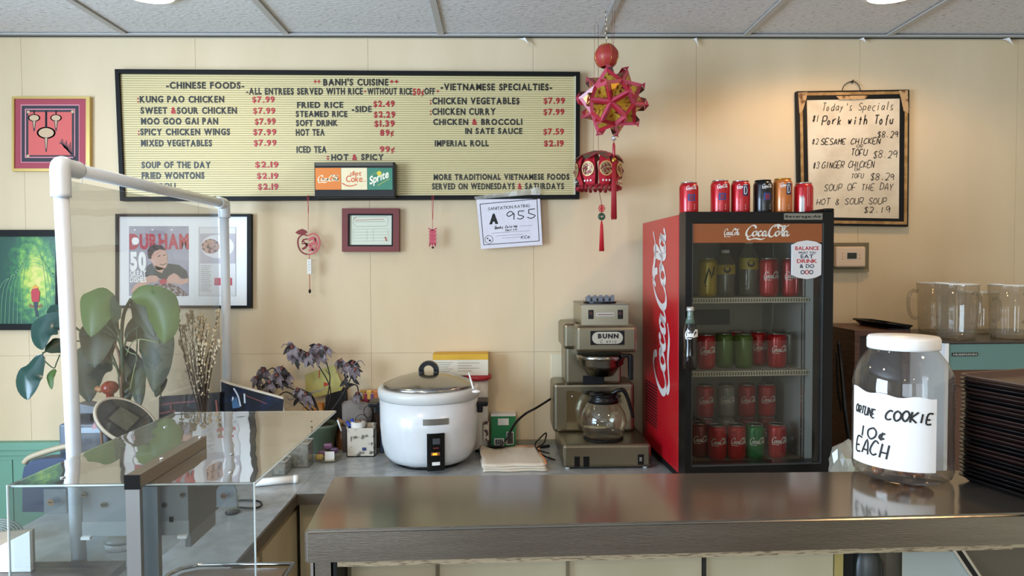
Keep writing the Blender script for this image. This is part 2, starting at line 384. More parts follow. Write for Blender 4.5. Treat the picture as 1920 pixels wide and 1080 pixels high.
# downlights and the round black ceiling fixture
for nm, px, r, yc, lab in (('recessed_downlight', 1650, .085, 2.36, 'round glowing recessed downlight above the specials board'),
                           ('recessed_downlight', 300, .085, 2.355, 'dimmer round recessed downlight above the left end of the menu board')):
    x = PZ(px, 4, ZC).x; yc = PZ(px, 7, ZC - .007).y - r
    t = thing(nm, lab, 'light', (x, yc, ZC), group='recessed ceiling downlights')
    mb = MB(); mb.shell([(r, -.008), (r + .018, -.002), (r + .018, .003), (r, .003), (r, -.008)], (x, yc, ZC), 32); mb.make('trim_ring', WHITE, t)
    mb = MB(); mb.lathe([(r, -.007), (r, -.0055), (0, -.0055)], (x, yc, ZC), 32); mb.make('lens', mat('lamp_glow', 'ffffff', emit=('ffe2b0', 9 if px > 900 else 5)), t)
x = PZ(995, 2, ZC).x
t = thing('round_ceiling_vent', 'black rimmed round vent in the ceiling just left of the hanging lanterns', 'vent', (x, 2.13, ZC))
mb = MB(); mb.shell([(.24, -.012), (.31, -.004), (.31, .003), (.24, .003), (.24, -.012)], (x, 2.13, ZC), 40); mb.make('rim', BLACKM, t)
for q in (.06, .12, .18): MB().shell([(q, -.01), (q + .03, -.004), (q + .03, .0), (q, -.006), (q, -.01)], (x, 2.13, ZC), 32).make('louvre', BAR, t)

# ================================================================== MENU BOARD
YB = YW - 0.026
CREAM = mat('letterboard_cream', 'd2c08c', 0.5)
LF = mat('letterboard_groove', '8c7d55', 0.7)
t = thing('menu_letterboard', 'wide black-framed cream letter board with the food menu in black and red letters', 'menu board', (W(650, 250, YW)[0], YW, W(650, 250, YW)[1]))
TLx, TRx, BRx, BLx = W(218, 131, YB), W(1087, 136, YB), W(1086, 373, YB), W(228, 377, YB)
def lerp(a, b, k): return (a[0] + (b[0] - a[0]) * k, a[1] + (b[1] - a[1]) * k)
fw = 0.016
def quadframe(name, q, fw, y0, y1, m, parent, fws=None):
    tl, tr, br, bl = [Vector((p[0], p[1])) for p in q]; l_, r_, t_, b_ = fws or (fw,) * 4
    itl = tl + Vector((l_, -t_)); itr = tr + Vector((-r_, -t_)); ibr = br + Vector((-r_, b_)); ibl = bl + Vector((l_, b_))
    for P in ((tl, tr, itr, itl), (bl, br, ibr, ibl), (tl, itl, ibl, bl), (tr, itr, ibr, br)): MB().prism([tuple(p) for p in P], y0, y1).make(name, m, parent)
    return itl, itr, ibr, ibl
FRB = mat('frame_black', '0f0e0b', 0.55, spec=.2)
inn = quadframe('frame_bar', (TLx, TRx, BRx, BLx), fw, YB - .012, YW - .001, FRB, t)
MB().prism([tuple(p) for p in inn], YB + .002, YW - .002).make('groove_panel', LF, t)
mb = MB(); NR = 54
for k in range(NR):
    a, b = (k + .12) / NR, (k + .9) / NR
    P = [lerp(inn[0], inn[3], a), lerp(inn[1], inn[2], a), lerp(inn[1], inn[2], b), lerp(inn[0], inn[3], b)]
    mb.prism(P, YB, YB + .003)
o = mb.make('ridged_felt', CREAM, t); o['kind'] = 'stuff'
LIGHT = mat('inner_bead', 'cfc6a8', 0.4)
MB().prism([tuple(inn[1]), tuple(inn[1] + Vector((-.006, 0))), tuple(inn[2] + Vector((-.006, 0))), tuple(inn[2])], YB - .006, YB).make('side_bead', LIGHT, t)
LBK, LRD = mat('letter_black', '1a1712', 0.4), mat('letter_red', 'a8141d', 0.4)
LFD = mat('letter_faded', '6d6340', 0.4)
menu = [("-CHINESE FOODS-", 312, 458, 154, 166, 'k'),
 (":KUNG PAO CHICKEN", 258, 420, 180, 192, 'k'), ("SWEET &SOUR CHICKEN", 264, 444, 201, 213, 'k'), ("MOO GOO GAI PAN", 265, 409, 221, 233, 'k'),
 (":SPICY CHICKEN WINGS", 259, 431, 241, 253, 'k'), ("MIXED VEGETABLES", 265, 397, 262, 274, 'k'), ("SOUP OF THE DAY", 266, 395, 303, 315, 'k'),
 ("FRIED WONTONS", 266, 383, 323, 335, 'k'), ("EGG ROLL", 266, 333, 343, 354, 'k'),
 ("$7.99", 473, 515, 181, 192, 'r'), ("$7.99", 475, 516, 202, 213, 'r'), ("$7.99", 478, 517, 222, 233, 'r'), ("$7.99", 475, 518, 242, 253, 'r'),
 ("$7.99", 476, 518, 262, 273, 'r'), ("$2.19", 479, 522, 303, 314, 'r'), ("$2.19", 482, 522, 324, 335, 'r'), ("$2.19", 484, 522, 344, 355, 'r'),
 ("++", 588, 601, 149, 157, 'r'), ("BANH'S CUISINE", 606, 728, 148, 160, 'k'), ("++", 731, 747, 149, 157, 'r'),
 ("-ALL ENTREES SERVED WITH RICE", 462, 680, 165, 177, 'k'), ("+", 682, 687, 169, 174, 'r'), ("WITHOUT RICE", 689, 773, 165, 177, 'k'), ("50¢", 774, 795, 166, 178, 'r'), ("OFF", 796, 815, 165, 177, 'k'), ("+", 818, 824, 168, 174, 'r'),
 ("FRIED RICE", 557, 643, 191, 202, 'k'), ("STEAMED RICE", 555, 651, 208, 219, 'k'), ("-SIDE", 660, 697, 199, 210, 'k'), ("SOFT DRINK", 555, 633, 225, 236, 'k'),
 ("HOT TEA", 555, 608, 242, 254, 'k'), ("ICED TEA", 556, 612, 274, 286, 'k'), ("$2.49", 700, 740, 189, 200, 'r'), ("$2.29", 701, 741, 209, 220, 'r'), ("$1.39", 702, 740, 226, 237, 'r'),
 ("89¢", 713, 738, 243, 254, 'r'), ("99¢", 712, 740, 274, 285, 'r'), (":", 612, 617, 290, 299, 'r'), ("HOT & SPICY", 621, 719, 289, 300, 'k'),
 ("-VIETNAMESE SPECIALTIES-", 826, 1035, 157, 169, 'k'), (":CHICKEN VEGETABLE$", 806, 974, 183, 195, 'k'), ("$7.99", 1019, 1059, 183, 194, 'r'),
 (":CHICKEN CURRY", 806, 929, 203, 215, 'k'), ("$7.99", 1019, 1058, 204, 215, 'r'), ("CHICKEN & BROCCOLI", 812, 979, 223, 234, 'k'), ("IN SATE SAUCE", 872, 979, 240, 251, 'k'),
 ("$7.59", 1019, 1057, 241, 252, 'r'), ("IMPERIAL ROLL", 815, 916, 263, 274, 'k'), ("$2.19", 1020, 1057, 263, 274, 'r'),
 ("MORE TRADITIONAL VIETNAMESE FOODS", 813, 1067, 326, 337, 'k'), ("SERVED ON WEDNESDAYS & SATURDAYS", 810, 1057, 343, 355, 'k')]
EXT = 0.05; lcount = 0; rest = MB(); tw = Vector(t['_w'])
letter_me = {}
for st, x0, x1, y0, y1, col in menu:
    a = W(x0, y1, YB); b = W(x1, y0, YB); Hh = glyph('H', .035, EXT)[5]
    cur = 0; it = []
    for ch in st:
        if ch == ' ': cur += .42; continue
        gl = glyph(ch, .012 if ch in '$¢' else .035, EXT); it.append((ch, gl, cur)); cur += gl[3] - gl[2] + .13
    cur -= .13; sx = (b[0] - a[0]) / cur; sz = (b[1] - a[1]) / Hh
    for ch, gl, c in it:
        jx, jz = random.uniform(-.0006, .0006), random.uniform(-.0005, .0005)
        X, Z = a[0] + c * sx + jx, a[1] + jz
        red = col == 'r' or ch in '&:'
        if lcount < 298:
            key = (ch, red)
            if key not in letter_me:
                me = bpy.data.meshes.new('letter')
                me.from_pydata([(v[0] - gl[2], -v[2], v[1]) for v in gl[0]], [], gl[1]); me.materials.append(LRD if red else LBK); letter_me[key] = me
            o = bpy.data.objects.new('letter', letter_me[key]); C.objects.link(o); o.parent = t
            o.location = Vector((X, YB - .0008, Z)) - tw; o.scale = (sx, .02, sz); lcount += 1
        else:
            rest.m = 1 if red else 0; base = len(rest.V)
            for v in gl[0]: rest.v((X + (v[0] - gl[2]) * sx, YB - .0008 - v[2] * .02, Z + v[1] * sz))
            for f in gl[1]: rest.f([base + i for i in f])
o = rest.make('letter', [LBK, LRD], t); o['kind'] = 'stuff'
# drink brands sign box mounted on the board
t = thing('soft_drink_sign', 'black box sign with orange, cream and green drink panels on the menu board', 'sign', PY(665, 370, YB))
ys = YB - 0.055
x0, z1 = W(589, 304, ys); x1, z0 = W(741, 370, ys)
mb = MB(); mb.rbox(x0, x1, ys, YB - .0005, z0, z1, .003); mb.make('sign_box', BLACK, t)
MB().box(x0 + .004, x1 - .008, ys - .002, ys, W(600, 311, ys)[1], z1 - .001).make('top_strip', mat('dusty_grey', '5a564a', .7), t)
pan = [(592, 640, 'e07a1e', 'orange_panel'), (640, 689, 'ead9ae', 'cream_panel'), (689, 736, '2c7a5e', 'green_panel')]
for a, b, hx, nm in pan:
    pa, pb = W(a, 356, ys), W(b, 315, ys); B(pa[0], pb[0], ys - .005, ys, pa[1], pb[1]).make(nm, mat(nm, hx, .35), t)
yp = ys - .0055
mb = MB(); a, b = W(595, 343, yp), W(636, 328, yp); script_logo(mb, a[0], b[0], a[1], b[1], yp, .55); a, b = W(609, 327, yp), W(620, 325, yp)
mb.make('brand_script', mat('cream_print', 'f4e6c0', .5), t)
OR = mat('orange_print', 'd5571c', .5)
mb = MB(); a, b = W(656, 329, yp), W(677, 320, yp); mb.text('diet', a[0], b[0], a[1], b[1] - .001, yp, slant=.15, gap=.04)
a, b = W(648, 341, yp), W(679, 329, yp); mb.text('Coke', a[0], b[0], a[1], b[1], yp, slant=.1, gap=.02)
mb.stroke([W(641, 343, yp), W(650, 348, yp), W(660, 348.5, yp), W(670, 345, yp)], .004, yp, pen=1.2); mb.stroke([W(678, 340, yp), W(687, 339.5, yp)], .0015, yp)
mb.make('brand_print', OR, t)
mb = MB(); a, b = W(693, 346, yp), W(729, 331, yp); mb.text('Sprite', a[0], b[0], a[1], a[1] + (b[1] - a[1]), yp, bold=.03, rise=.38, gap=.02); mb.make('brand_print', mat('sign_white', 'f2ecd0', .5), t)
mb = MB(); p = W(711, 325, yp); mb.disc(p[0], p[1], .0095, yp - .0003); mb.make('lemon_dot', mat('lemon', 'd9c22c', .5), t)
mb = MB(); mb.stroke([W(697, 328, yp), W(706, 323, yp)], .0015, yp); mb.stroke([W(708, 348, yp), W(730, 335, yp)], .003, yp); mb.make('green_swash', mat('leaf_print', '9fae4c', .5), t)

# ================================================================== WALL PICTURES
def framed(name, label, px4, depth, fws, fm, cat='picture', lip=.004):
    y0 = YW - depth; q = [W(px4[0], px4[1], y0), W(px4[2], px4[1], y0), W(px4[2], px4[3], y0), W(px4[0], px4[3], y0)]
    t = thing(name, label, cat, (q[3][0], YW, q[3][1]))
    s_ = y0 / FPX; fws = [f * s_ for f in fws]
    inn = quadframe('frame_bar', q, 0, y0, YW - .001, fm, t, fws)
    return t, inn, y0
def rectp(mb, x0, y0, x1, y1, Y):
    a, b = W(x0, y1, Y), W(x1, y0, Y); mb.poly([(a[0], Y, a[1]), (b[0], Y, a[1]), (b[0], Y, b[1]), (a[0], Y, b[1])])
def pprism(mb, pts, Y, th=.0006): mb.prism([W(x, y, Y) for x, y in pts], Y - th, Y)
def back(t, inn, y, m, name='print'): return MB().prism([tuple(p) for p in inn], y, YW - .002).make(name, m, t)
# lantern print
t, inn, y0 = framed('lantern_picture', 'square gold-framed red picture of hanging lanterns at the far left of the wall', (22, 181, 168, 321), .02, (4, 7, 4, 5), mat('gold_frame', 'c8a860', .35, .4))
yb = y0 + .006; back(t, inn, yb, mat('maroon_mat', 'a3414e', .7), 'mat_board')
def layer(t, nm, pts, Y, m): mb = MB(); pprism(mb, pts, Y); return mb.make(nm, m, t)
rc = lambda a, b, c, d: [(a, b), (c, b), (c, d), (a, d)]
PINK = mat('pink_line', 'd98a94', .7); DK = mat('slate_print', '353238', .7); SAL = mat('salmon_print', 'd2605a', .7)
layer(t, 'black_square', rc(39, 196, 149, 305), yb, PINK); layer(t, 'black_square', rc(40.5, 198, 147.5, 303.5), yb - .0008, DK)
layer(t, 'red_field', rc(47, 204, 141, 296), yb - .0016, PINK); layer(t, 'red_field', rc(49, 206, 139, 294), yb - .0024, DK)
layer(t, 'red_field', rc(53.5, 210, 135, 291), yb - .0032, SAL)
y = yb - .0042; mb = MB(); mg = MB()
def drawp(mb, pts, w, closed=False, n=4):
    P = [W(a, b, y) for a, b in pts]; mb.stroke(P, w * YW / FPX, y, n=n)
for cx, cy, r_, l in ((64, 221, 10, 246), (105, 221, 9.5, 246), (86.5, 249, 16, 285)):
    pc = W(cx, cy, y); mb.disc(pc[0], pc[1], (r_ + 1) * .0022, y + .0004, rz=(r_ * .68) * .0022); mg.disc(pc[0], pc[1], r_ * .0022 * .86, y - .0001, rz=(r_ * .53) * .0022)
    drawp(mb, [(cx, 206), (cx, cy - r_ * .6)], 4 if r_ > 12 else 2); drawp(mg, [(cx, 208), (cx, cy - r_ * .6)], 1.4)
    for k in (-.45, 0, .45): drawp(mb, [(cx + k * r_, cy - r_ * .5), (cx + k * r_ * 1.3, cy), (cx + k * r_, cy + r_ * .5)], .8)
    mb.prism([W(cx - 3.6, cy + r_ * .55, y), W(cx + 3.6, cy + r_ * .55, y), W(cx + 1, l, y), W(cx - 1, l, y)], y - .0001, y + .0004)
    mg.prism([W(cx - 2, cy + r_ * .6, y), W(cx + 2, cy + r_ * .6, y), W(cx + .5, l - 6, y), W(cx - .5, l - 6, y)], y - .0003, y - .0001)
for cx, cy in ((53, 210), (136, 209.5), (52.5, 292.5)): p = W(cx, cy, y); mg.disc(p[0], p[1], .006, y - .0002)
for k in range(9): drawp(mb, [(111 + k * 2.6, 268 + k * 1.1 - (k % 3) * 5), (116 + k * 2.2, 270 + k * 2.2), (121 + k * 1.6, 277 + k * 1.2)], 1.6)
drawp(mb, [(120, 272), (130, 285), (140, 296)], 3)
mb.make('lantern_drawing', DK, t); mg.make('lantern_highlight', mat('drawing_beige', 'c9a987', .7), t)
# green forest painting
t, inn, y0 = framed('forest_painting', 'black-framed green painting of a red-shirted walker under arching branches', (-70, 431, 116, 619), .03, (12, 12, 12, 11), FRB)
m = bpy.data.materials.new('forest_paint'); m.use_nodes = True; nt = m.node_tree; N = nt.nodes; L = nt.links
tc = N.new('ShaderNodeTexCoord'); vm = N.new('ShaderNodeMapping'); c0 = Vector(W(64, 520, y0)); ow = Vector(t['_w'])
vm.inputs['Location'].default_value = (-(c0[0] - ow.x) / .075, 0, -(c0[1] - ow.z) / .15); vm.inputs['Scale'].default_value = (1 / .075, 0, 1 / .15)
L.new(tc.outputs['Object'], vm.inputs[0]); ln = N.new('ShaderNodeVectorMath'); ln.operation = 'LENGTH'; L.new(vm.outputs[0], ln.inputs[0])
nz = N.new('ShaderNodeTexNoise'); nz.inputs['Scale'].default_value = 45; nz.inputs['Detail'].default_value = 6; L.new(tc.outputs['Object'], nz.inputs['Vector'])
ad = N.new('ShaderNodeMath'); ad.operation = 'MULTIPLY_ADD'; ad.inputs[1].default_value = 1.7; ad.inputs[2].default_value = -.85; L.new(nz.outputs[0], ad.inputs[0])
a2 = N.new('ShaderNodeMath'); a2.operation = 'ADD'; L.new(ln.outputs['Value'], a2.inputs[0]); L.new(ad.outputs[0], a2.inputs[1])
cr = N.new('ShaderNodeValToRGB'); e = cr.color_ramp.elements; e[0].position = 0; e[0].color = lin('dcc870'); e[1].position = .98; e[1].color = lin('1c4a38')
for pz, hx in ((.28, 'a8bc40'), (.5, '5a9440'), (.72, '24643a')): k = e.new(pz); k.color = lin(hx)
a3 = N.new('ShaderNodeMath'); a3.operation = 'MULTIPLY'; a3.inputs[1].default_value = .62; L.new(a2.outputs[0], a3.inputs[0]); L.new(a3.outputs[0], cr.inputs[0])
L.new(cr.outputs[0], N['Principled BSDF'].inputs['Base Color']); N['Principled BSDF'].inputs['Roughness'].default_value = .35
yb = y0 + .012; back(t, inn, yb, m, 'canvas'); y = yb - .001
mb = MB()
for k in range(7):
    h_ = 462 + k * 6; w_ = 22 + k * 7; drawp(mb, [(64 - w_ * 1.1, 610), (64 - w_, 540), (64 - w_ * .6, h_ + 18), (64, h_), (64 + w_ * .6, h_ + 20), (64 + w_, 545), (64 + w_ * 1.1, 606)], .8)
mb.make('branch_strokes', mat('painted_branch', '6da070', .5), t)
layer(t, 'walker_trousers', [(62, 563), (72, 563), (70, 580), (72, 594), (67, 594), (65, 580)], y, mat('painted_dark', '26303a', .5))
layer(t, 'walker_shirt', [(58, 548), (60, 542), (70, 540), (75, 548), (73, 566), (60, 566)], y - .001, mat('painted_red', 'b3242e', .5))
layer(t, 'walker_hat', [(59, 540), (66, 534), (73, 540)], y - .001, mat('painted_orange', 'e0932a', .5))
mb = MB(); drawp(mb, [(55, 571), (60, 575), (67, 573), (74, 575), (78, 571)], 5); mb.make('walker_basket', mat('painted_brown', '7b5c34', .5), t)
# magazine picture
t, inn, y0 = framed('magazine_picture', 'black-framed white-matted magazine cover and page behind the clear guard sheet', (216, 401, 471, 578), .022, (5, 8, 5, 5), FRB)
yb = y0 + .008; back(t, inn, yb, mat('white_mat', 'e9e5df', .7), 'mat_board')
cv = t; y = yb
layer(t, 'magazine_cover', rc(242, 424, 354, 555), yb, mat('cover_grey', '8f8a94', .6, var=('a49ea4', 18, .35, .65)))
pg = layer(t, 'magazine_page', rc(373, 426, 442, 555), yb, mat('page_white', 'd8d1ca', .6))
y = yb - .0012
SKIN = mat('print_skin', 'c99a84', .6); DRKSH = mat('print_shirt', '34342f', .6); HAIR = mat('print_hair', '1d1a1a', .6)
mb = MB(); pprism(mb, [(272, 512), (276, 498), (288, 492), (300, 497), (316, 494), (336, 497), (350, 508), (353, 520), (346, 524), (330, 516), (312, 528), (296, 520), (280, 524), (272, 520)], y, .0003); mb.make('printed_shirt', DRKSH, t)
y -= .0005
mb = MB(); pprism(mb, [(280, 480), (279, 470), (285, 464), (302, 462), (310, 468), (312, 475), (315, 480), (313, 484), (315, 492), (311, 502), (303, 506), (296, 507), (289, 500), (285, 492), (281, 488)], y, .0003)
pprism(mb, [(290, 498), (308, 503), (304, 512), (294, 508)], y, .0003)
pprism(mb, [(252, 535), (272, 521), (282, 516), (294, 517), (299, 524), (292, 530), (280, 530), (266, 538), (254, 546), (244, 548)], y, .0003)
pprism(mb, [(311, 527), (316, 518), (326, 512), (334, 516), (339, 524), (353, 522), (353, 530), (338, 534), (324, 530), (316, 536)], y, .0003); mb.make('printed_face_and_hands', SKIN, t)
y -= .0005
mb = MB(); pprism(mb, [(278, 484), (276, 470), (281, 462), (290, 459), (302, 460), (309, 466), (309, 470), (300, 467), (290, 471), (285, 478), (283, 486)], y, .0003)
for a in ([(296, 481), (301, 479)], [(306, 479), (310, 478)]): drawp(mb, a, 1.6)
drawp(mb, [(300, 495), (306, 497), (312, 493)], 1.4)
mb.make('printed_hair', HAIR, t)
mb = MB(); pprism(mb, [(262, 555), (275, 545), (292, 532), (315, 530), (335, 538), (349, 550), (350, 555)], y, .0003); mb.make('printed_food', mat('print_food', 'a59a94', .6, var=('5b3b34', 95, .48, .56)), t)
mb = MB(); pprism(mb, [(298, 526), (308, 522), (314, 527), (308, 533), (300, 532)], y - .0003, .0003); mb.make('printed_tomato', mat('print_red', 'b4303a', .6), t)
y = yb - .001
mb = MB(); a, b = W(243, 466, y), W(353.5, 438, y); mb.text('DURHAM', a[0], b[0], a[1], b[1], y - .0001, bold=.05, gap=.05); mb.make('cover_title', mat('title_red', 'b02b3c', .6), t)
y = yb - .0022; WP = mat('print_white', 'f0ece4', .6)
mb = MB(); a, b = W(244, 505, y), W(274, 472, y); mb.text('50', a[0], b[0], a[1], b[1], y, bold=.06)
a, b = W(244, 518, y), W(274, 507, y); mb.text('GREAT', a[0], b[0], a[1], b[1], y, bold=.04)
a, b = W(244, 529, y), W(274, 519, y); mb.text('DISHES', a[0], b[0], a[1], b[1], y, bold=.04)
for px in (251, 284, 320): rectp(mb, px, 430, px + 4, 432, y)
p = W(254, 452, y); mb.disc(p[0], p[1], .015, y - .0003); mb.make('cover_lettering', WP, t)
y = yb - .0012
layer(t, 'page_photo', rc(375, 438, 441, 494), y, mat('page_photo', 'b3a9aa', .6))
mb = MB(); p = W(408, 462, y); mb.disc(p[0], p[1], .066, y - .0008, rz=.048); mb.make('printed_plate', mat('plate_print', 'ded6d0', .6), t)
mb = MB(); p = W(395, 462, y); mb.disc(p[0], p[1], .036, y - .0012, rz=.03); mb.make('printed_salad', mat('salad_print', 'b98f7c', .6, var=('54352e', 70, .5, .58)), t)
layer(t, 'page_red_box', rc(402, 521, 435, 535), y, mat('page_red', 'b8404a', .6))
mb = MB()
for k in range(14): rectp(mb, 376, 498 + k * 3.6, 396 - (k * 7 % 5), 499 + k * 3.6, y - .0001)
for a in ([(373, 426), (442, 426)], [(373, 555), (442, 555)], [(373, 426), (373, 555)], [(442, 426), (442, 555)]): drawp(mb, a, .5)
mb.make('page_text', mat('grey_ink', '8b857e', .7), t)
# small red wood frame
t, inn, y0 = framed('document_frame', 'small dark red wooden frame holding a written slip below the menu board', (641, 390.5, 748, 472), .03, (11, 11, 10, 10), mat('red_wood', '6d1b17', .45, bump=(40, .1)))
quadframe('inner_rim', inn, .0062, y0 + .004, y0 + .012, BLACKM, t)
yb = y0 + .012; back(t, inn, yb, mat('slip_paper', 'd7dac6', .7), 'slip'); y = yb - .0005
mb = MB()
for a in ([(664, 407), (724, 406), (728, 411), (726, 424), (668, 425), (662, 419), (664, 407)], [(666, 416), (722, 415)]): drawp(mb, a, .6, n=1)
for k in range(5): drawp(mb, [(662, 430 + k * 5.6), (728, 429 + k * 5.6)], .35)
for xx in (662, 688, 700, 728): drawp(mb, [(xx, 430), (xx, 452)], .35)
mb.make('slip_lines', mat('slip_ink', '8a8876', .7), t)
mb = MB(); drawp(mb, [(666, 413), (720, 411)], .9); drawp(mb, [(664, 411), (668, 407)], .8); drawp(mb, [(722, 444), (725, 452)], 2.5); mb.make('red_print', mat('slip_red', 'b55a44', .7), t)
# sanitation certificate
yc = YW - .036
t = thing('sanitation_certificate', 'white sanitation rating sheet in a plastic sleeve taped to the menu board bottom edge', 'certificate', PY(955, 460, yc))
cq = [(893, 374), (1012, 363), (1017, 459), (902, 467)]
mb = MB(); mb.prism([W(x, y_, yc) for x, y_ in cq], yc, yc + .0015); mb.make('sheet', mat('cert_paper', 'dcd6dc', .45, bump=(14, .5, .01)), t)
def cp(u, v):   # u,v in 0..1 on the sheet
    a = [W(x, y_, yc) for x, y_ in cq]; T = lerp(a[0], a[1], u); Bq = lerp(a[3], a[2], u); return lerp(T, Bq, v)
mb = MB(); y = yc - .0006
P = [cp(.05, .1), cp(.95, .1), cp(.95, .92), cp(.05, .92), cp(.05, .1)]
for a, b in zip(P[:-1], P[1:]): mb.stroke([a, b], .0025, y)
rise = math.tan(math.radians(4.6))
a = cp(.17, .24); mb.text('SANITATION RATING', a[0], cp(.83, .24)[0], a[1], a[1] + .012, y, bold=0, rise=rise)
a = cp(.17, .5); mb.text('A', a[0], a[0] + .036, a[1], a[1] + .038, y, bold=.09, rise=rise)
a = cp(.45, .47); mb.hand('955', a[0], cp(.95, .4)[0], a[1], a[1] + .036, y, .0035, rise=rise, slant=0, jit=0)
a = cp(.25, .62); mb.hand('Banhs Cuisine', a[0], cp(.62, .6)[0], a[1], a[1] + .011, y, .0022, rise=rise)
a = cp(.42, .68); mb.hand('North', a[0], cp(.62, .67)[0], a[1], a[1] + .008, y, .002, rise=rise)
a = cp(.66, .85); mb.hand('KCe', a[0], cp(.82, .83)[0], a[1], a[1] + .012, y, .002, rise=rise)
for u0, v0, u1 in ((.2, .7, .8), (.25, .76, .7), (.35, .81, .65), (.65, .6, .85)): mb.stroke([cp(u0, v0), cp(u1, v0 + .005)], .0009, y)
p = cp(.14, .82); mb.ring(p[0], p[1], .0155, .0172, y, .0003); mb.disc(p[0] + .004, p[1] - .004, .004, y); mb.disc(p[0] - .005, p[1] + .004, .003, y)
mb.make('certificate_print', INK, t)
mb = MB(); a_, b_ = W(891, 374, yc), W(1014, 364, yc); ys_ = yc - .003; c_, d_ = W(1013, 351, yc), W(889, 369, yc)
n = 14; top = []; bot = []
for k in range(n + 1):
    u = k / n; p = lerp(a_, b_, u); q = lerp(d_, c_, u); dz = random.uniform(-.003, .003); top.append((q[0], ys_ - random.uniform(0, .006), q[1] + dz)); bot.append((p[0], ys_ - random.uniform(0, .004), p[1]))
for k in range(n): mb.quad(bot[k], bot[k + 1], top[k + 1], top[k])
mb.make('wrinkled_tape', clear('tape_clear', 'f2f0ea', .12, .15, .35, 'cfcabd'), t)
# ornaments hanging under the board
yo = YW - .05
t = thing('apple_pendant', 'red cut-paper apple pendant with a white tag left of the small red frame', 'ornament', PY(578, 366, yo)); y = yo
mb = MB(); s_ = yo / FPX
mb.tube([(*[W(576, 366, y)[0]], y, W(576, 366, y)[1]), (W(578, 400, y)[0], y, W(578, 400, y)[1]), (W(578, 430, y)[0], y, W(578, 430, y)[1])], .0011, 6)
mb.tube([(W(579, 366, y)[0], y, W(579, 366, y)[1]), (W(578.5, 400, y)[0], y, W(578, 400, y)[1])], .0011, 6); mb.tube([(W(577.5, 366, y)[0], YW - .03, W(577, 366, y)[1]), (W(577.5, 367, y)[0], y, W(577, 367, y)[1])], .0011, 6)
mb.make('string', mat('red_string', 'b8404a', .7), t)
A = lambda pts: [W(a, b, y) for a, b in pts]
def rim(mb, pts, wd, n=5, th=.004): mb.stroke(A(pts), wd * s_, y, n=n, th=th)
DR = mat('dark_red_paper', '7c1f1e', .6); PR = mat('pink_red_paper', 'bd5257', .6)
mb = MB(); rim(mb, [(577, 442), (568, 440), (560, 447), (559, 458), (563, 469), (570, 475), (577, 477)], 2.6); rim(mb, [(577, 448), (569, 450), (567, 455)], 2.5); rim(mb, [(566, 457), (576, 457)], 2.2)
rim(mb, [(567, 467), (573, 464), (577, 456)], 4); rim(mb, [(569, 452), (577, 461)], 2); mb.make('apple_half', DR, t)
mb = MB(); mb.prism(A([(554, 436), (559, 432), (567, 429), (574, 432), (577, 436), (570, 440), (560, 440)]), y - .003, y); mb.make('leaf', DR, t)
mb = MB(); rim(mb, [(578, 442), (588, 438), (597, 444), (600, 456), (596, 468), (588, 475), (578, 477)], 2.6)
rim(mb, [(579, 450), (588, 446), (590, 455), (581, 460), (590, 470)], 5); rim(mb, [(591, 446), (594, 456), (592, 466)], 3); rim(mb, [(579, 470), (588, 468)], 4); mb.make('apple_half', PR, t)
xx, z_ = W(580, 486, y); mb = MB(); mb.tube([(xx, y, W(580, 476, y)[1]), (xx, y, W(580, 544, y)[1])], .0018, 6); mb.make('lower_string', mat('orange_string', 'b8684a', .7), t)
a, b = W(576.5, 514, y), W(584.5, 486, y); mb = MB(); mb.rbox(a[0], b[0], y - .006, y + .004, a[1], b[1], .002); o = mb.make('white_tag', PAPER, t)
mb = MB(); [mb.stroke(A([(579, 490 + k * 5), (582, 492 + k * 5)]), .0012, y - .0065) for k in range(4)]; mb.make('tag_marks', INK, o)
mb = MB(); mb.ball((xx, y, W(580, 546, y)[1]), .0055, sc=(1, 1, 1.6)); mb.make('end_bead', BLACK, t)
t = thing('firecracker_pendant', 'small pink-red carved pendant hanging between the red frame and the certificate', 'ornament', PY(811, 366, yo))
mb = MB(); P = lambda a, b: (W(a, b, y)[0], y, W(a, b, y)[1])
mb.tube([P(810, 366), P(811, 410), P(811, 428)], .0011, 6); mb.tube([P(813, 366), P(811.5, 412)], .0011, 6); mb.make('string', mat('red_string'), t)
mb = MB(); rim(mb, [(803, 428), (811, 431), (819, 428)], 2.2)
for zz in (433, 440, 447, 454): mb.prism(A([(804, zz), (811, zz - 3), (819, zz), (817, zz + 3), (819, zz + 6), (811, zz + 4), (804, zz + 6), (806, zz + 3)]), y - .004, y)
rim(mb, [(806, 457), (806, 463)], 2); rim(mb, [(811, 457), (811, 464)], 2); rim(mb, [(816, 457), (816, 463)], 2); mb.make('carved_pendant', mat('pink_paper', 'c0465a', .6), t)
mb = MB(); mb.ball(P(811.5, 464), .005); mb.make('end_bead', BLACK, t)
# specials board
y0 = YW - .022
t = thing('specials_board', "worn black and tan framed board listing today's specials in handwriting", 'menu board', PY(1600, 425, YW))
q = [W(1494, 171, y0), W(1705, 168, y0), W(1703, 425, y0), W(1498, 422, y0)]
TAN = mat('tan_wood', 'b08a55', .6, var=('8f6a3a', 30, .4, .6))
i1 = quadframe('frame_bar', q, 0, y0, YW - .001, BLACKM, t, [x * s_ for x in (5, 3, 3, 4)])
i2 = quadframe('tan_bar', i1, 5.5 * s_, y0 - .002, YW - .002, TAN, t)
i3 = quadframe('inner_bar', i2, 0, y0 + .001, YW - .003, BLACKM, t, [x * s_ for x in (9, 9, 8, 6)])
yq = y0 - .004
for pts in ([(1497, 174), (1514, 172), (1512, 185), (1505, 208), (1499, 212)], [(1686, 170), (1702, 169), (1704, 212), (1695, 208), (1690, 184)], [(1568, 180), (1628, 179), (1622, 186), (1575, 187)]): MB().prism([W(a, b, yq) for a, b in pts], yq, yq + .003).make('worn_corner', mat('peeled_tan', 'b9966a', .8, var=('6e4a2a', 40, .5, .6)), t)
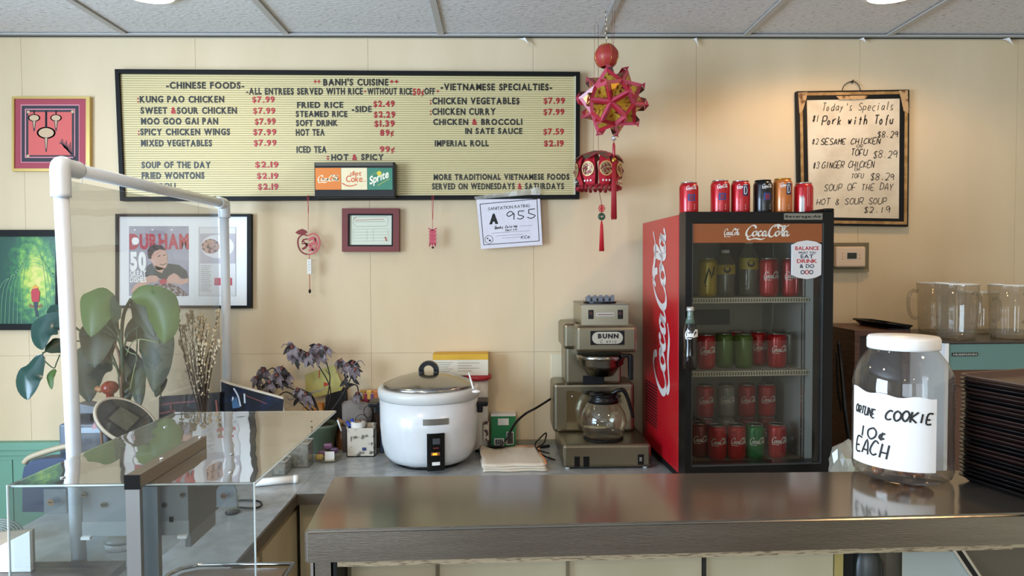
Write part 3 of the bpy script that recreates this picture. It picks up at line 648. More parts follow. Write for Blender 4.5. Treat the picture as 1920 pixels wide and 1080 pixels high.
yb = y0 + .003
sh = back(t, i3, yb, mat('board_paper', 'ddd0b8', .5, var=('c3b298', 7, .45, .7)), 'writing_sheet'); y = yb - .0008
mb = MB()
for st, x0_, x1_, yt, yb_, wd in (("Today's Specials", 1541, 1678, 193, 208, 1.1), ("#1", 1523, 1536, 216, 229, 1.2), ("Pork with Tofu", 1541, 1678, 217, 234, 1.9), ("$8.29", 1645, 1685, 246, 258, 1.3),
    ("#2", 1522, 1536, 259, 271, 1.0), ("SESAME CHICKEN", 1539, 1652, 260, 271, 1.5), ("OR", 1606, 1619, 271, 277, .9), ("TOFU", 1595, 1627, 280, 292, 1.4), ("$8.29", 1637, 1683, 283, 296, 1.1),
    ("#3", 1524, 1537, 303, 316, 1.0), ("GINGER CHICKEN", 1541, 1640, 303, 315, 1.3), ("OR", 1602, 1614, 315, 320, .8), ("TOFU", 1596, 1620, 325, 334, 1.0), ("$8.29", 1632, 1678, 325, 338, 1.1),
    ("SOUP OF THE DAY", 1545, 1676, 345, 358, 1.1), ("HOT & SOUR SOUP", 1531, 1664, 372, 384, 1.1), ("$2.19", 1620, 1670, 387, 399, 1.2)):
    a, b = W(x0_, yb_, y), W(x1_, yt, y); mb = MB(); mb.hand(st, a[0], b[0], a[1], b[1], y, wd * s_ * 1.15, slant=.18, rise=.012); mb.make('handwritten_line', mat('marker_ink', '2a2622', .7), sh)
mb = MB(); P = lambda a, b, yy=YW - .01: (W(a, b, yy)[0], yy, W(a, b, yy)[1])
mb.tube([P(1579, 171), P(1583, 160), P(1594, 153), P(1602, 153), P(1610, 160), P(1614, 170)], .0018, 6, n=5); mb.tube([P(1596, 153), P(1598, 156), P(1600, 150)], .003, 6); mb.make('wire_hanger', mat('wire', '4a4236', .4, .6), t)
# thermostat
t = thing('thermostat', 'beige wall thermostat on a brown backing plate just right of the drinks fridge', 'thermostat', PY(1597, 480, YW))
a, b = W(1560, 510, YW - .012), W(1629.5, 455, YW - .012); B(a[0], b[0], YW - .012, YW - .001, a[1], b[1]).make('backing_plate', mat('brown_plate', '6b6045', .6), t)
B(a[0], b[0], YW - .016, YW - .012, a[1], a[1] + .01).make('plate_edge', mat('brown_edge', '8d8260', .6), t)
yt = YW - .04; a, b = W(1568, 501, yt), W(1624, 462, yt); R(a[0], b[0], yt, YW - .012, a[1], b[1], .007).make('housing', mat('thermo_beige', 'd9bfa4', .4), t)
a, b = W(1588.5, 485, yt), W(1606, 474, yt); B(a[0] - .002, b[0] + .002, yt - .001, yt, a[1] - .002, b[1] + .002).make('screen_rim', mat('silver_rim', 'b9b9b4', .3), t)
B(a[0], b[0], yt - .002, yt, a[1], b[1]).make('screen', mat('lcd_dark', '1a2119', .2), t)
mb = MB()
for px_, py_ in ((1580, 475), (1580, 480), (1580, 485), (1612, 478), (1612, 484)): c_ = W(px_, py_, yt); mb.rbox(c_[0] - .003, c_[0] + .003, yt - .0015, yt, c_[1] - .002, c_[1] + .002, .0006, 1)
mb.make('buttons', mat('thermo_button', 'b89a80', .5), t)
# switch-like white strip plate beside the coffee maker
a, b = W(1033, 716, YW - .006), W(1042, 664, YW - .006)
t = tag(R(a[0], b[0] + .03, YW - .006, YW - .0005, a[1], b[1], .002).make('outlet_plate', mat('ivory_plate', 'd8cbae', .4), None, ((a[0] + b[0]) / 2, YW, a[1])), 'ivory wall plate mostly hidden behind the coffee maker', 'wall plate')

# ================================================================== HANGING LANTERNS
yl = 2.55; sl = yl / FPX
LR = mat('lantern_red', 'a81c2e', .35, coat=.3); LP = mat('lantern_pink', 'c24a5e', .4); GOLD = mat('lantern_gold', 'c9a03c', .3, .6, var=('7a2c1c', 60, .5, .62)); BRN = mat('lantern_brown', '5a3326', .6)
P = lambda a, b, yy=yl: (W(a, b, yy)[0], yy, W(a, b, yy)[1])
t = thing('small_round_lantern', 'small plain red ribbed lantern hanging above the spiky red and gold ball', 'lantern', P(1137, 126))
c = Vector(P(1137, 106))
mb = MB(); r_ = 22 * sl
mb.shell([(r_ * .45, -r_ * .9), (r_ * .8, -r_ * .65), (r_ * 1.0, -.1 * r_), (r_ * .95, .35 * r_), (r_ * .6, .85 * r_), (r_ * .5, .92 * r_)], c, 32, fn=lambda a, z: 1 + .05 * abs(math.sin(a * 4)))
mb.make('lantern_body', mat('small_lantern', 'b03a34', .4), t)
mb = MB()
for k in range(8):
    a = 2 * PI * k / 8 + .3; q = lambda rr, zz: (c.x + rr * r_ * math.sin(a), c.y - rr * r_ * math.cos(a), c.z + zz * r_)
    mb.tube([q(.5, -.88), q(.85, -.6), q(1.03, -.05), q(.98, .35), q(.62, .85)], .0012, 5, n=3)
mb.make('gold_ribs', GOLD, t); mb = MB(); mb.shell([(r_ * .5, .86 * r_), (r_ * .56, .9 * r_), (r_ * .5, .97 * r_), (r_ * .4, .93 * r_)], c, 24); mb.make('gold_collar', GOLD, t)
mb = MB(); mb.tube([tuple(c + Vector((0, 0, r_ * .9))), (c.x - .004, yl, ZC - .004)], .001, 6)
mb.tube([tuple(c + Vector((.02, 0, r_ * .8))), (c.x + .022, yl, ZC - .004)], .0006, 5); mb.make('cord', mat('cord_red', '7a3030', .7), t)
mb = MB(); zz = c.z + r_
for k in range(7): mb.ball((c.x - .003 + (k % 2) * .004, yl, zz + .008 + k * (ZC - .012 - zz) / 7), .004 if k % 2 else .0028, 8, 5, (1, 1, 1.6))
mb.make('bead_string', mat('pearl_beads', 'cfc5a6', .3), t)
# kusudama ball: 30 folded envelope petals
c = Vector(P(1148, 190)); Rb = 57 * sl
t = thing('envelope_ball_lantern', 'large spiky ball lantern folded from red and gold envelopes', 'lantern', tuple(c))
ph = (1 + 5 ** .5) / 2
ico = [Vector(v).normalized() for v in [(0, s1, s2 * ph) for s1 in (1, -1) for s2 in (1, -1)] + [(s1, s2 * ph, 0) for s1 in (1, -1) for s2 in (1, -1)] + [(s2 * ph, 0, s1) for s1 in (1, -1) for s2 in (1, -1)]]
rot = Matrix.Rotation(.35, 3, 'Z') @ Matrix.Rotation(.3, 3, 'X'); ico = [rot @ v for v in ico]
dd = min((ico[0] - v).length for v in ico[1:])
edges = [(i, j) for i in range(12) for j in range(i + 1, 12) if (ico[i] - ico[j]).length < dd * 1.1]
for n_, (i, j) in enumerate(edges):
    m3 = [k for k in range(12) if k not in (i, j) and (ico[k] - ico[i]).length < dd * 1.1 and (ico[k] - ico[j]).length < dd * 1.1]
    fa, fb = [(ico[i] + ico[j] + ico[k]).normalized() for k in m3]
    a, b = ico[i] * Rb * .86, ico[j] * Rb * .86
    fa, fb = fa * Rb * 1.12, fb * Rb * 1.12
    mid = (a + b + fa + fb) / 4 * .82
    mb = MB(); qs = [a, fa, b, fb]
    for k in range(4):   # red folded facets rising to the spikes
        mb.m = [0, 2, 0, 2][k] if (n_ % 3) else [2, 0, 2, 0][k]
        mb.poly([c + qs[k], c + qs[(k + 1) % 4], c + mid + (qs[(k + 1) % 4] - mid) * .6, c + mid + (qs[k] - mid) * .6])
    mb.m = 1; nrm = mid.normalized() * .002
    mb.poly([c + mid + (q_ - mid) * .62 + nrm for q_ in qs])
    # sharp flap standing up beside each spike
    for f_, nb in ((fa, a), (fb, b)):
        mb.m = 0 if n_ % 2 else 3; o_ = f_.normalized()
        mb.poly([c + f_ * .95, c + (f_ * .5 + nb * .5), c + (f_ * .62 + nb * .38) * 1.16])
        mb.m = 2; mb.poly([c + f_ * .97, c + (f_ * .62 + nb * .38) * 1.15 + o_ * .001, c + f_ * 1.09])
    mb.make('envelope_petal', [LR, GOLD, LP, BRN], t)
B2 = MB(); B2.ball(tuple(c), Rb * .7, 16, 10); B2.make('inner_ball', mat('lantern_core', '6b1a1e', .6), t)
xx = W(1151, 260, yl)[0]; P2 = lambda b: (xx, yl, W(1151, b, yl)[1])
mb = MB(); mb.ball(P2(259), .0095, 14, 10); mb.make('glass_bead', mat('glass_bead', 'c9c9c9', .08, .6), t)
mb = MB(); mb.tube([P2(252), P2(298)], .0012, 6); mb.lathe([(.003, 0), (.0055, -.01), (.0055, -.04), (.003, -.05)], P2(268), 12); mb.make('tassel_cord', LR, t)
mb = MB(); mb.lathe([(.006, 0), (.008, -.004), (.008, -.013), (.006, -.016)], P2(296), 12); mb.make('gold_band', GOLD, t)
mb = MB(); zt, zb = P2(302)[2], P2(412)[2]
for k in range(16):
    a = 2 * PI * k / 16; rr = .0075; mb.tube([(xx + rr * .7 * math.sin(a), yl + rr * .7 * math.cos(a), zt), (xx + rr * math.sin(a), yl + rr * math.cos(a), (zt + zb) / 2), (xx + rr * 1.25 * math.sin(a), yl + rr * 1.25 * math.cos(a), zb + random.uniform(0, .008))], .0019, 5)
o = mb.make('tassel', mat('tassel_red', 'a01822', .6), t); o['kind'] = 'stuff'
mb = MB(); mb.tube([tuple(c + Vector((.0, 0, Rb * .8))), (c.x + .01, yl, ZC - .004)], .0007, 5); mb.make('cord', mat('cord_red'), t)
# lower eight-sided lantern
yl2 = 2.705; c = Vector(P(1122, 322, yl2)); s2 = yl2 / FPX
t = thing('round_flap_lantern', 'red paper lantern with gold medallions and jade bead tassel hanging beside the menu board edge', 'lantern', tuple(c))
Rl = 42 * s2; n = 8; z0, z1, z2 = -28 * s2, 2 * s2, 26 * s2
for k in range(n):
    a = 2 * PI * k / n + .18; da = PI / n * .86
    q = lambda an, rr, zz: Vector((c.x + rr * math.sin(an), c.y - rr * math.cos(an), c.z + zz))
    mb = MB(); mb.m = 0
    rows = [[q(a - da * wk, Rl * rk, zz), q(a, Rl * rk * 1.04, zz), q(a + da * wk, Rl * rk, zz)] for wk, rk, zz in ((.8, .78, z0), (.95, 1.0, z0 * .25), (.95, 1.0, z1 + .01), (.7, .8, z2))]
    for r1, r2 in zip(rows[:-1], rows[1:]):
        for e_ in (0, 1): mb.poly([r1[e_], r1[e_ + 1], r2[e_ + 1], r2[e_]])
    pn = mb.make('paper_panel', mat('panel_red', 'bb1f30', .45), t)
    mb = MB()
    for nn in range(18):
        b1, b2 = 2 * PI * nn / 18, 2 * PI * (nn + 1) / 18
        F = lambda bb, rr: q(a + rr * math.cos(bb) / Rl, Rl * 1.055 + .001, (z0 + z2) * .5 + .004 + rr * math.sin(bb) * 1.15)
        mb.m = 0; mb.poly([F(b1, .0215), F(b2, .0215), F(b2, .0245), F(b1, .0245)])
        mb.m = 1; mb.poly([F(b1, .002), F(b2, .002), F(b2, .0215), F(b1, .0215)])
    mb.m = 2
    for dx in (-.012, 0, .012): mb.poly([q(a + (dx + e1) / Rl, Rl * 1.06, -.043 + e2) for e1, e2 in ((-.004, 0), (0, -.005), (.004, 0), (0, .005))])
    mb.make('gold_medallion', [mat('medallion_rim', 'd8b878', .4, .3), mat('medallion_foil', 'a08a66', .35, .4, var=('6e2420', 120, .45, .55)), PAPER], pn)
    mb = MB(); mb.m = 0
    mb.poly([q(a - da * .6, Rl * .35, z2 + .024), q(a + da * .6, Rl * .35, z2 + .024), q(a + da * 1.25, Rl * .92, z2 + .006), q(a, Rl * 1.22, z2 - .02), q(a - da * 1.25, Rl * .92, z2 + .006)])
    mb.make('roof_flap', mat('roof_flap', 'a23440', .5, var=('5b4a38', 25, .5, .6)), t)
    mb = MB(); mb.m = 0; b_ = a + PI / n
    mb.poly([q(b_, Rl * .78, z0), q(b_, Rl * 1.13, 0), q(b_, Rl * .8, z2), q(b_, Rl * .7, 0)]); mb.make('side_fin', mat('fin_red', '7e1a24', .5), t)
mb = MB(); mb.lathe([(.0, z2 + .026), (Rl * .4, z2 + .022), (Rl * .4, z2 + .018)], c, 16); mb.lathe([(Rl * .78, z0 - .003), (Rl * .8, z0 + .004)], c, 16); mb.make('end_disc', LR, t)
mb = MB()
for k in range(26):
    a = 2 * PI * k / 26; rr = Rl * .96
    mb.ball((c.x + rr * math.sin(a), c.y - rr * math.cos(a), c.z + z0 - .008 + random.uniform(-.003, .003)), .0075, 6, 4); mb.ball((c.x + rr * .85 * math.sin(a + .1), c.y - rr * .85 * math.cos(a + .1), c.z + z0 - .001), .007, 6, 4)
o = mb.make('fringe', mat('fringe_red', '8f1420', .8), t); o['kind'] = 'stuff'
P3 = lambda b, a=1128: (W(a, b, yl2)[0], yl2, W(a, b, yl2)[1])
mb = MB(); mb.tube([(c.x, yl2, c.z + z2 + .02), (c.x, yl2, ZC - .004)], .0009, 5); mb.tube([(c.x - .02, yl2, c.z + .06), (c.x - .014, yl2, ZC - .004)], .0006, 5); mb.tube([(c.x, yl2, c.z + z0), P3(383)], .0011, 5); mb.tube([P3(383), P3(420)], .001, 5); mb.make('cord', mat('cord_red'), t)
mb = MB(); k0 = Vector(P3(391))
for a in range(0, 360, 45): mb.tube([k0 + Vector((.012 * math.cos(math.radians(a + d_)) * f_, -.002, .014 * math.sin(math.radians(a + d_)) * f_)) for d_, f_ in ((0, .1), (-18, .8), (0, 1.05), (18, .8), (0, .1))], .0016, 5, n=3)
mb.make('chinese_knot', mat('knot_red', 'c01c26', .6), t)
mb = MB(); k0 = P3(406); mb.tube([(k0[0] + .0095 * math.cos(a), yl2, k0[2] + .0095 * math.sin(a)) for a in [2 * PI * i / 16 for i in range(16)]], .0055, 8, closed=True); mb.make('jade_ring', mat('jade', '2f4a36', .25), t)
mb = MB(); xx = k0[0]; zt, zb = P3(414)[2], P3(471)[2]
for k in range(14):
    a = 2 * PI * k / 14; rr = .007; mb.tube([(xx, yl2, zt), (xx + rr * .6 * math.sin(a), yl2 + rr * .6 * math.cos(a), zt - .02), (xx + rr * 1.2 * math.sin(a), yl2 + rr * 1.2 * math.cos(a), zb)], .002, 5)
o = mb.make('tassel', mat('tassel_bright', 'bf1a24', .6), t); o['kind'] = 'stuff'

# ================================================================== COUNTERS
LAM = mat('grey_laminate', 'a2a5a4', .2, var=('959897', 25, .4, .6))
EDGE = mat('counter_edge_brown', '4e463a', .4)
CRM = mat('cream_panel_paint', 'b3a98c', .5, var=('a3987a', 5, .4, .7))
xr = PZ(555, 925, ZT).x; yf = PZ(585, 925, ZT).y; xs = PZ(160, 925, ZT).x; xs = -1.36
t = thing('back_counter', 'grey laminate L-shaped back counter running along the wall and down the left side', 'counter', (0, 2.5, 0))
seam = PZ(650, 880, ZT).x
mb = MB(); mb.zprism([(xs, .75), (xr, .75), (xr, yf), (xr, YW - .002), (xs, YW - .002)], ZT - .035, ZT); mb.make('left_worktop', LAM, t)
mb = MB(); mb.zprism([(xr + .001, yf), (2.45, yf), (2.45, YW - .002), (xr + .001, YW - .002)], ZT - .035, ZT); mb.make('back_worktop', LAM, t)
MB().box(xr + .0005, xr + .006, .75, yf, ZT - .036, ZT - .001).make('edge_strip', EDGE, t); MB().box(xr + .006, 2.45, yf - .006, yf - .0005, ZT - .036, ZT - .001).make('edge_strip', EDGE, t)
MB().box(xs + .03, xr - .03, .8, YW - .01, 0.0, ZT - .036).make('cabinet_body', CRM, t); MB().box(xr, 2.45, yf + .04, YW - .01, 0.0, ZT - .036).make('cabinet_body', CRM, t)
for k, y in enumerate((.85, 1.22, 1.59, 1.96)):
    d = B(xr - .03, xr - .012, y, y + .34, .1, ZT - .07).make('cabinet_door', CRM, t); B(xr - .012, xr + .002, y + .03, y + .05, .55, .7).make('door_handle', CHROME, d)
MB().box(xr + .01, 2.4, YW - .012, YW - .001, ZT, ZT + .018).make('back_lip', mat('lip_strip', '8a836c', .5), t)
# front stainless counter
TL, TR, BR_, BL_ = PZ(625, 893, ZB), PZ(1600, 883, ZB), PZ(1920, 963, ZB), PZ(570, 995, ZB)
kx = (TR - TL).normalized(); kf = (BR_ - BL_).normalized(); TR = TL + kx * 1.95; BR_ = BL_ + kf * 1.9
t = thing('steel_front_counter', 'long brushed stainless steel serving counter across the foreground', 'counter', (0.3, .95, 0)); he = .072 * K
top = [(BL_.x, BL_.y), (BR_.x, BR_.y), (TR.x, TR.y), (TL.x, TL.y)]
mb = MB(); bm = bmesh.new(); lo = [bm.verts.new((x, y, ZB - he)) for x, y in top]; hi = [bm.verts.new((x, y, ZB)) for x, y in top]
bm.faces.new(hi); bm.faces.new(lo[::-1]); [bm.faces.new([lo[i], lo[(i + 1) % 4], hi[(i + 1) % 4], hi[i]]) for i in range(4)]
bmesh.ops.bevel(bm, geom=[e for e in bm.edges if abs(e.verts[0].co.z - e.verts[1].co.z) < 1e-6 and e.verts[0].co.z > ZB - .01] + [e for e in bm.edges if abs(e.verts[0].co.z - e.verts[1].co.z) > .01], offset=.004, segments=3, affect='EDGES')
mb.add_bm(bm, smooth=False)
for k in range(len(mb.Fc)):
    zz = [mb.V[i].z for i in mb.Fc[k]]; mb.mi[k] = 1 if min(zz) > ZB - 1e-4 else 0
mb.make('steel_top', [STEEL, STEELTOP], t)
fo = Vector((-kf.y, kf.x, 0))
def fp(u, v, z): p = BL_ + kf * u * K + fo * v * K; return (p.x, p.y, z)
def fbox(mb, u0, u1, v0, v1, z0, z1):
    i = [mb.v(fp(u, v, z)) for z in (z0, z1) for v in (v0, v1) for u in (u0, u1)]
    for q_ in ((0, 2, 3, 1), (4, 5, 7, 6), (0, 1, 5, 4), (2, 6, 7, 3), (0, 4, 6, 2), (1, 3, 7, 5)): mb.f([i[k] for k in q_])
    return mb
fbox(MB(), .07, 1.62, .006, .02, ZB - he - .008, ZB - he).make('wooden_underlay', mat('worn_wood_edge', 'a08f72', .7, var=('6b5a45', 60, .5, .62), scale3=(1, 8, 8)), t)
fbox(MB(), 0.012, .018, .004, .35, .3, ZB - he).make('edge_trim', CHROME, t); fbox(MB(), .02, .055, .01, .3, .3, ZB - he).make('end_panel', STEEL, t)
fbox(MB(), .06, .068, .008, .3, .3, ZB - he).make('end_gap', BLACKM, t)
# cabinet with cream panels below the counter
us = [.09, .19, .40, .62, 1.245, 1.27]
vv = .13
def u_at(px): # along the counter at panel depth
    lo_, hi_ = -.5, 3.
    for _ in range(40):
        m_ = (lo_ + hi_) / 2; p = Vector(fp(m_, vv, ZB - .06)); d = RC.transposed() @ (p - CAM); x_ = 960 + FPX * d.x / -d.z
        if x_ < px: lo_ = m_
        else: hi_ = m_
    return lo_
cuts = [610, 655, 820, 1064, 1318, 1565]
for a, b in zip(cuts[:-1], cuts[1:]): fbox(MB(), u_at(a) + .003, u_at(b) - .003, vv, vv + .02, .25, ZB - he - .001).make('cream_panel', CRM, t)
fbox(MB(), .08, u_at(1570), vv + .022, vv + .2, .0, ZB - he - .002).make('cabinet_core', BACK, t)
for px, hx in ((655, '6f6754'), (820, '5d523a'), (1064, '6f6349'), (1320, '16150f')): u = u_at(px); fbox(MB(), u - .004, u + .004, vv - .006, vv + .005, .25, ZB - he - .001).make('divider_strip', mat('divider_' + hx, hx, .5), t)
fbox(MB(), u_at(1565), u_at(1580), vv - .004, vv + .03, .25, ZB - he - .001).make('corner_post', mat('corner_post', 'a39256', .5), t)
fbox(MB(), u_at(1582), u_at(1600), vv + .0, vv + .03, .25, ZB - he - .001).make('dark_post', BLACKM, t)
fbox(MB(), u_at(1648), u_at(1662), vv, vv + .03, .25, ZB - he - .001).make('brown_post', EDGE, t)
fbox(MB(), u_at(1662), u_at(1692), vv, vv + .03, .25, ZB - he - .001).make('grey_post', mat('grey_post', '5c5648', .5), t)
# sloping display case end: glass with black trim
ts = thing('glass_display_case', 'sloping glass display case end with black and chrome trim below the steel counter', 'display case', fp(1.5, .1, 0))
def Q(px, py, v): # point at pixel on plane v behind the counter edge
    d = ray(px, py); n_ = fo; t_ = (BL_ + fo * v * K - CAM).dot(n_) / d.dot(n_); return CAM + d * t_
mb = MB()
F0 = [Q(1692, 1036, .10), Q(1788, 1034, .10), Q(1900, 1200, .06), Q(1692, 1200, .06)]; mb.poly(F0); mb.make('grey_pane', mat('frosted_pane', '9aa39d', .25), ts)  # plain grey frosted pane
for a, b, m_ in ((1786, 1792, CHROME), (1792, 1803, BLACK), (1803, 1807, CHROME)):
    mb = MB(); P_ = [Q(a, 1032, .095), Q(b, 1032, .095), Q(b + 112, 1200, .055), Q(a + 112, 1200, .055)]; i = [mb.v(p) for p in P_] + [mb.v(p + fo * .012) for p in P_]
    mb.f(i[:4]); mb.f(i[4:][::-1])
    for k in range(4): j = (k + 1) % 4; mb.f([i[k], i[4 + k], i[4 + j], i[j]])
    mb.make('sloping_trim', m_, ts)
mb = MB(); P_ = [Q(1808, 1030, .1), Q(2000, 1024, .1), Q(2000, 1200, .1), Q(1920, 1200, .1)]; mb.poly(P_); mb.make('dark_side', mat('dark_case', '5a5244', .3), ts)
t2 = thing('black_jug', 'dark curved jug just showing below the counter edge between two posts', 'jug', Q(1620, 1100, .3))
cj = Q(1620, 1100, .16); mb = MB(); mb.lathe([(.02, -.12), (.026, -.06), (.027, 0), (.026, .03), (.02, .05), (.012, .06), (0, .061)], (cj.x, cj.y, ZB - .13), 24); mb.make('jug_body', mat('jug_dark', '2c302e', .35), t2)

# ================================================================== LEFT LEDGE, STEAM TABLE, GUARD
ZL = .93
p0, p1 = PZ(-60, 1057, ZL), PZ(236, 1051, ZL)
t = thing('steel_ledge', 'brown-grey steel ledge at the bottom left under the clear box', 'ledge', (-1.0, 1.2, ZL))
mb = MB(); mb.zprism([(p1.x, p1.y), (-1.30, p1.y), (-1.30, .8), (PZ(160, 1120, ZL).x, .8 + .3), (PZ(160, 1120, ZL).x, PZ(160, 1120, ZL).y)], ZT + .0005, ZL); mb.make('ledge_top', mat('ledge_steel', '7c716a', .3, .6, var=('5e5048', 14, .4, .6)), t)
zs_ = .945; a, b = PZ(332, 1062, zs_), PZ(566, 1054, zs_)
t = thing('steam_table_pan', 'shallow brown steel pan with a bright rolled rim left of the steel counter', 'pan', (-.62, 1.3, ZT))
X0, X1, Y1 = PZ(310, 1080, zs_).x, b.x - .02, b.y
pts = [(X0 + .05, Y1), (X1, Y1), (X1, .95), (X0, .95), (X0, Y1 - .05), (X0 + .012, Y1 - .018)]
mb = MB(); mb.zprism([(x + .012 * (1 if x < -.7 else -1), y - .012 if y > 1 else y) for x, y in pts], ZT + .001, zs_ - .008); mb.make('pan_floor', mat('pan_brown', '8d7c6c', .3, .8), t)
mb = MB(); mb.tube([(x, y, zs_ - .004) for x, y in pts], .005, 8, closed=True); mb.make('rolled_rim', CHROME, t)
# clear acrylic box
ACR = clear('acrylic', 'f1f4f4', .05, .02, .012, 'c9ced0', bump=(3, .12)); ACT = clear('acrylic_top', 'e9ebe8', .10, .015, .05, 'cfc8b8', edge=.9, bump=(5, .25), power=1.6)
AED = mat('acrylic_edge', 'b9c3c2', .15, trans=None)
zt_ = 1.273
fl, fr_, brr, bll = PZ(20, 907, zt_), PZ(476, 905, zt_), PZ(628, 771, zt_), PZ(332, 771, zt_)
yfb = (fl.y + fr_.y) / 2; ybb = (brr.y + bll.y) / 2
t = thing('acrylic_sneeze_box', 'clear acrylic box shield with screwed joints in the left foreground', 'sneeze guard', (-.63, yfb, ZT))
T_ = .006; zb_ = .935
mb = MB(); mb.zprism([(fl.x, yfb), (fr_.x, yfb), (brr.x, ybb), (bll.x, ybb)], zt_ - T_, zt_); mb.make('top_sheet', ACT, t)
B(fl.x, fr_.x, yfb - T_, yfb, zb_, zt_ - .001).make('front_sheet', ACR, t)
mb = MB(); mb.zprism([(fl.x, yfb), (fl.x + T_, yfb), (bll.x + T_, ybb), (bll.x, ybb)], zb_, zt_ - T_ - .0005); mb.make('side_sheet', ACR, t)
mb = MB(); e_ = .0016
for a_, b_ in (((fl.x, yfb), (fr_.x, yfb)), ((fr_.x, yfb), (brr.x, ybb)), ((bll.x, ybb), (brr.x, ybb)), ((fl.x, yfb), (bll.x, ybb))): mb.tube([(*a_, zt_ - .003), (*b_, zt_ - .003)], .0019, 6)
mb.tube([(fr_.x, yfb - .003, zb_), (fr_.x, yfb - .003, zt_)], .0018, 6); mb.tube([(fl.x, yfb - .003, zb_), (fl.x, yfb - .003, zt_)], .002, 6)
mb.make('polished_edge', AED, t)
ys_ = yfb
def scr(name, x, z, y, par, r=.006):
    mb = MB(); mb.disc(x, z, r, y, 16, th=.003); mb.make(name, CHROME, par)
    mb = MB(); mb.box(x - .0035, x + .0035, y - .0034, y - .0029, z - .0006, z + .0006); mb.make('screw_slot', BLACKM, par)
PL = clear('bracket_clear', 'd9dcdc', .12, .08, .3, 'b9bdbf')
a, b = W(84, 963, ys_ + .004), W(127, 916, ys_ + .004); br1 = R(a[0], b[0], ys_ + .001, ys_ + .006, a[1], b[1], .002).make('left_bracket', PL, t); c_ = W(101, 939, ys_); scr('screw', c_[0], c_[1], ys_ - T_, t)
cx, cz = W(424, 925, ys_); hw = 19 * ys_ / FPX; zl_ = W(424, 951, ys_)[1]
mb = MB(); mb.prism([(cx - hw, zl_), (cx + hw, zl_)] + [(cx + hw * math.cos(a_), cz + hw * math.sin(a_)) for a_ in [PI * k / 10 for k in range(11)]], ys_ + .001, ys_ + .006); mb.make('round_bracket', PL, t); c_ = W(423, 927, ys_); scr('screw', c_[0], c_[1], ys_ - T_, t)
for px, py in ((310, 801), (432, 886), (434, 852), (118, 896)):
    p = PZ(px, py, zt_); mb = MB(); mb.lathe([(.004, .0), (.0045, .0015), (0, .003)], (p.x, p.y, zt_), 12); mb.make('top_rivet', CHROME, t)
# steel post and bar holding the box
yb_ = yfb - .012
t = thing('square_tube_bracket', 'square metal tube post and arm with a black end cap carrying the clear box', 'bracket', (-.58, yb_, ZT))
xa, z_a = W(236, 913, yb_ - .02); xb_ = W(262, 890, yb_ - .02)[0]
p_end = PZ(395, 817, zt_ + .024)
MB().zprism([(xa, yb_ - .02), (xb_, yb_ - .02), (xb_, p_end.y), (xa, p_end.y)], zt_ + .0005, zt_ + .024).make('top_arm', mat('arm_metal', '8a8072', .35, .85), t)
B(xa, xb_, yb_ - .022, yb_ - .012, ZL + .001, zt_ + .0).make('post', ALU, t); B(xa + .001, xb_ + .012, yfb + .002, yfb + .0145, ZT + .03, zt_ - T_ - .001).make('inner_post', ALU, t)
B(xa - .001, xb_ + .001, yb_ - .0235, yb_ - .0205, zt_ + .0, zt_ + .0245).make('end_cap', BLACK, t)
for px, py in ((304, 857), (376, 817)): p = PZ(px, py + 3, zt_ + .024); mb = MB(); mb.lathe([(.005, 0), (.0045, .002), (0, .0035)], (p.x, p.y, zt_ + .024), 14); mb.make('screw_head', CHROME, t)
# heat lamp channel under the top
yh = yfb + .028
t = thing('heat_lamp_channel', 'grey metal heat lamp housing mounted under the clear top', 'heat lamp', (-.68, yh, zt_))
xl, zt2 = W(156, 912, yh); xr_, zl2 = W(355, 1001, yh); ye = yh + .21; zt2 = min(zt2, zt_ - T_ - .002)
GM = mat('housing_grey', '8f8f8e', .45, .35)
B(xl, xr_, yh, ye, zl2, zt2).make('housing_body', mat('housing_side', '857f72', .45, .3), t)
B(xl, xr_, yh - .003, yh, zl2 + .025, zt2).make('front_plate', GM, t); B(xl - .001, xr_ + .001, yh - .005, yh - .001, zl2, zl2 + .026).make('lower_plate', mat('housing_light', 'a3a3a0', .4, .4), t)
B(xl, xl + .016, yh - .012, yh - .005, zl2 - .004, zl2 + .001).make('bottom_tab', WHITE, t); B(xr_ - .016, xr_, yh - .012, yh - .005, zl2 - .004, zl2 + .001).make('bottom_tab', WHITE, t)
B(xr_ - .012, xr_ - .002, yh + .01, yh + .12, zl2 - .028, zl2 - .001).make('side_rail', GM, t)
for px, py in ((161, 926), (197, 945), (311, 945), (345, 926)): c_ = W(px, py, yh); scr('screw', c_[0], c_[1], yh - .003, t, .005)
c_ = W(324, 971, yh); B(c_[0] - .003, c_[0] + .003, yh - .0075, yh - .0052, c_[1] - .005, c_[1] + .004).make('rocker_switch', BLACK, t)
# PVC pipe frame with hanging clear sheet
PVC = mat('pvc_white', 'd3d5d6', .3, coat=.2)
pf = PZ(149, 1060, ZT); rp = .0185
ytop = pf.y; a = PY(118, 312, ytop); zr_ = a.z - .0
rear = PY(420, 382, 2.70); xm = pf.x
t = thing('pipe_guard_frame', 'white plastic pipe sneeze guard frame standing on the left counter', 'guard frame', (xm, ytop, ZT))
tp = PY(114, 345, ytop); ang = a
MB().tube([(xm, ytop, ZT + .001), (tp.x, ytop, tp.z)], rp * .92, 20).make('front_post', PVC, t)
topf = Vector((tp.x + .0, ytop, a.z)); topr = Vector((rear.x - .0, rear.y, rear.z + .0))
MB().tube([topf + Vector((.0, .03, 0)), topr - Vector((0, .03, 0))], rp * .92, 20).make('top_rail', PVC, t)
MB().tube([topr - Vector((0, 0, .03)), (topr.x, topr.y, ZT + .001)], rp * .92, 20).make('rear_post', PVC, t)
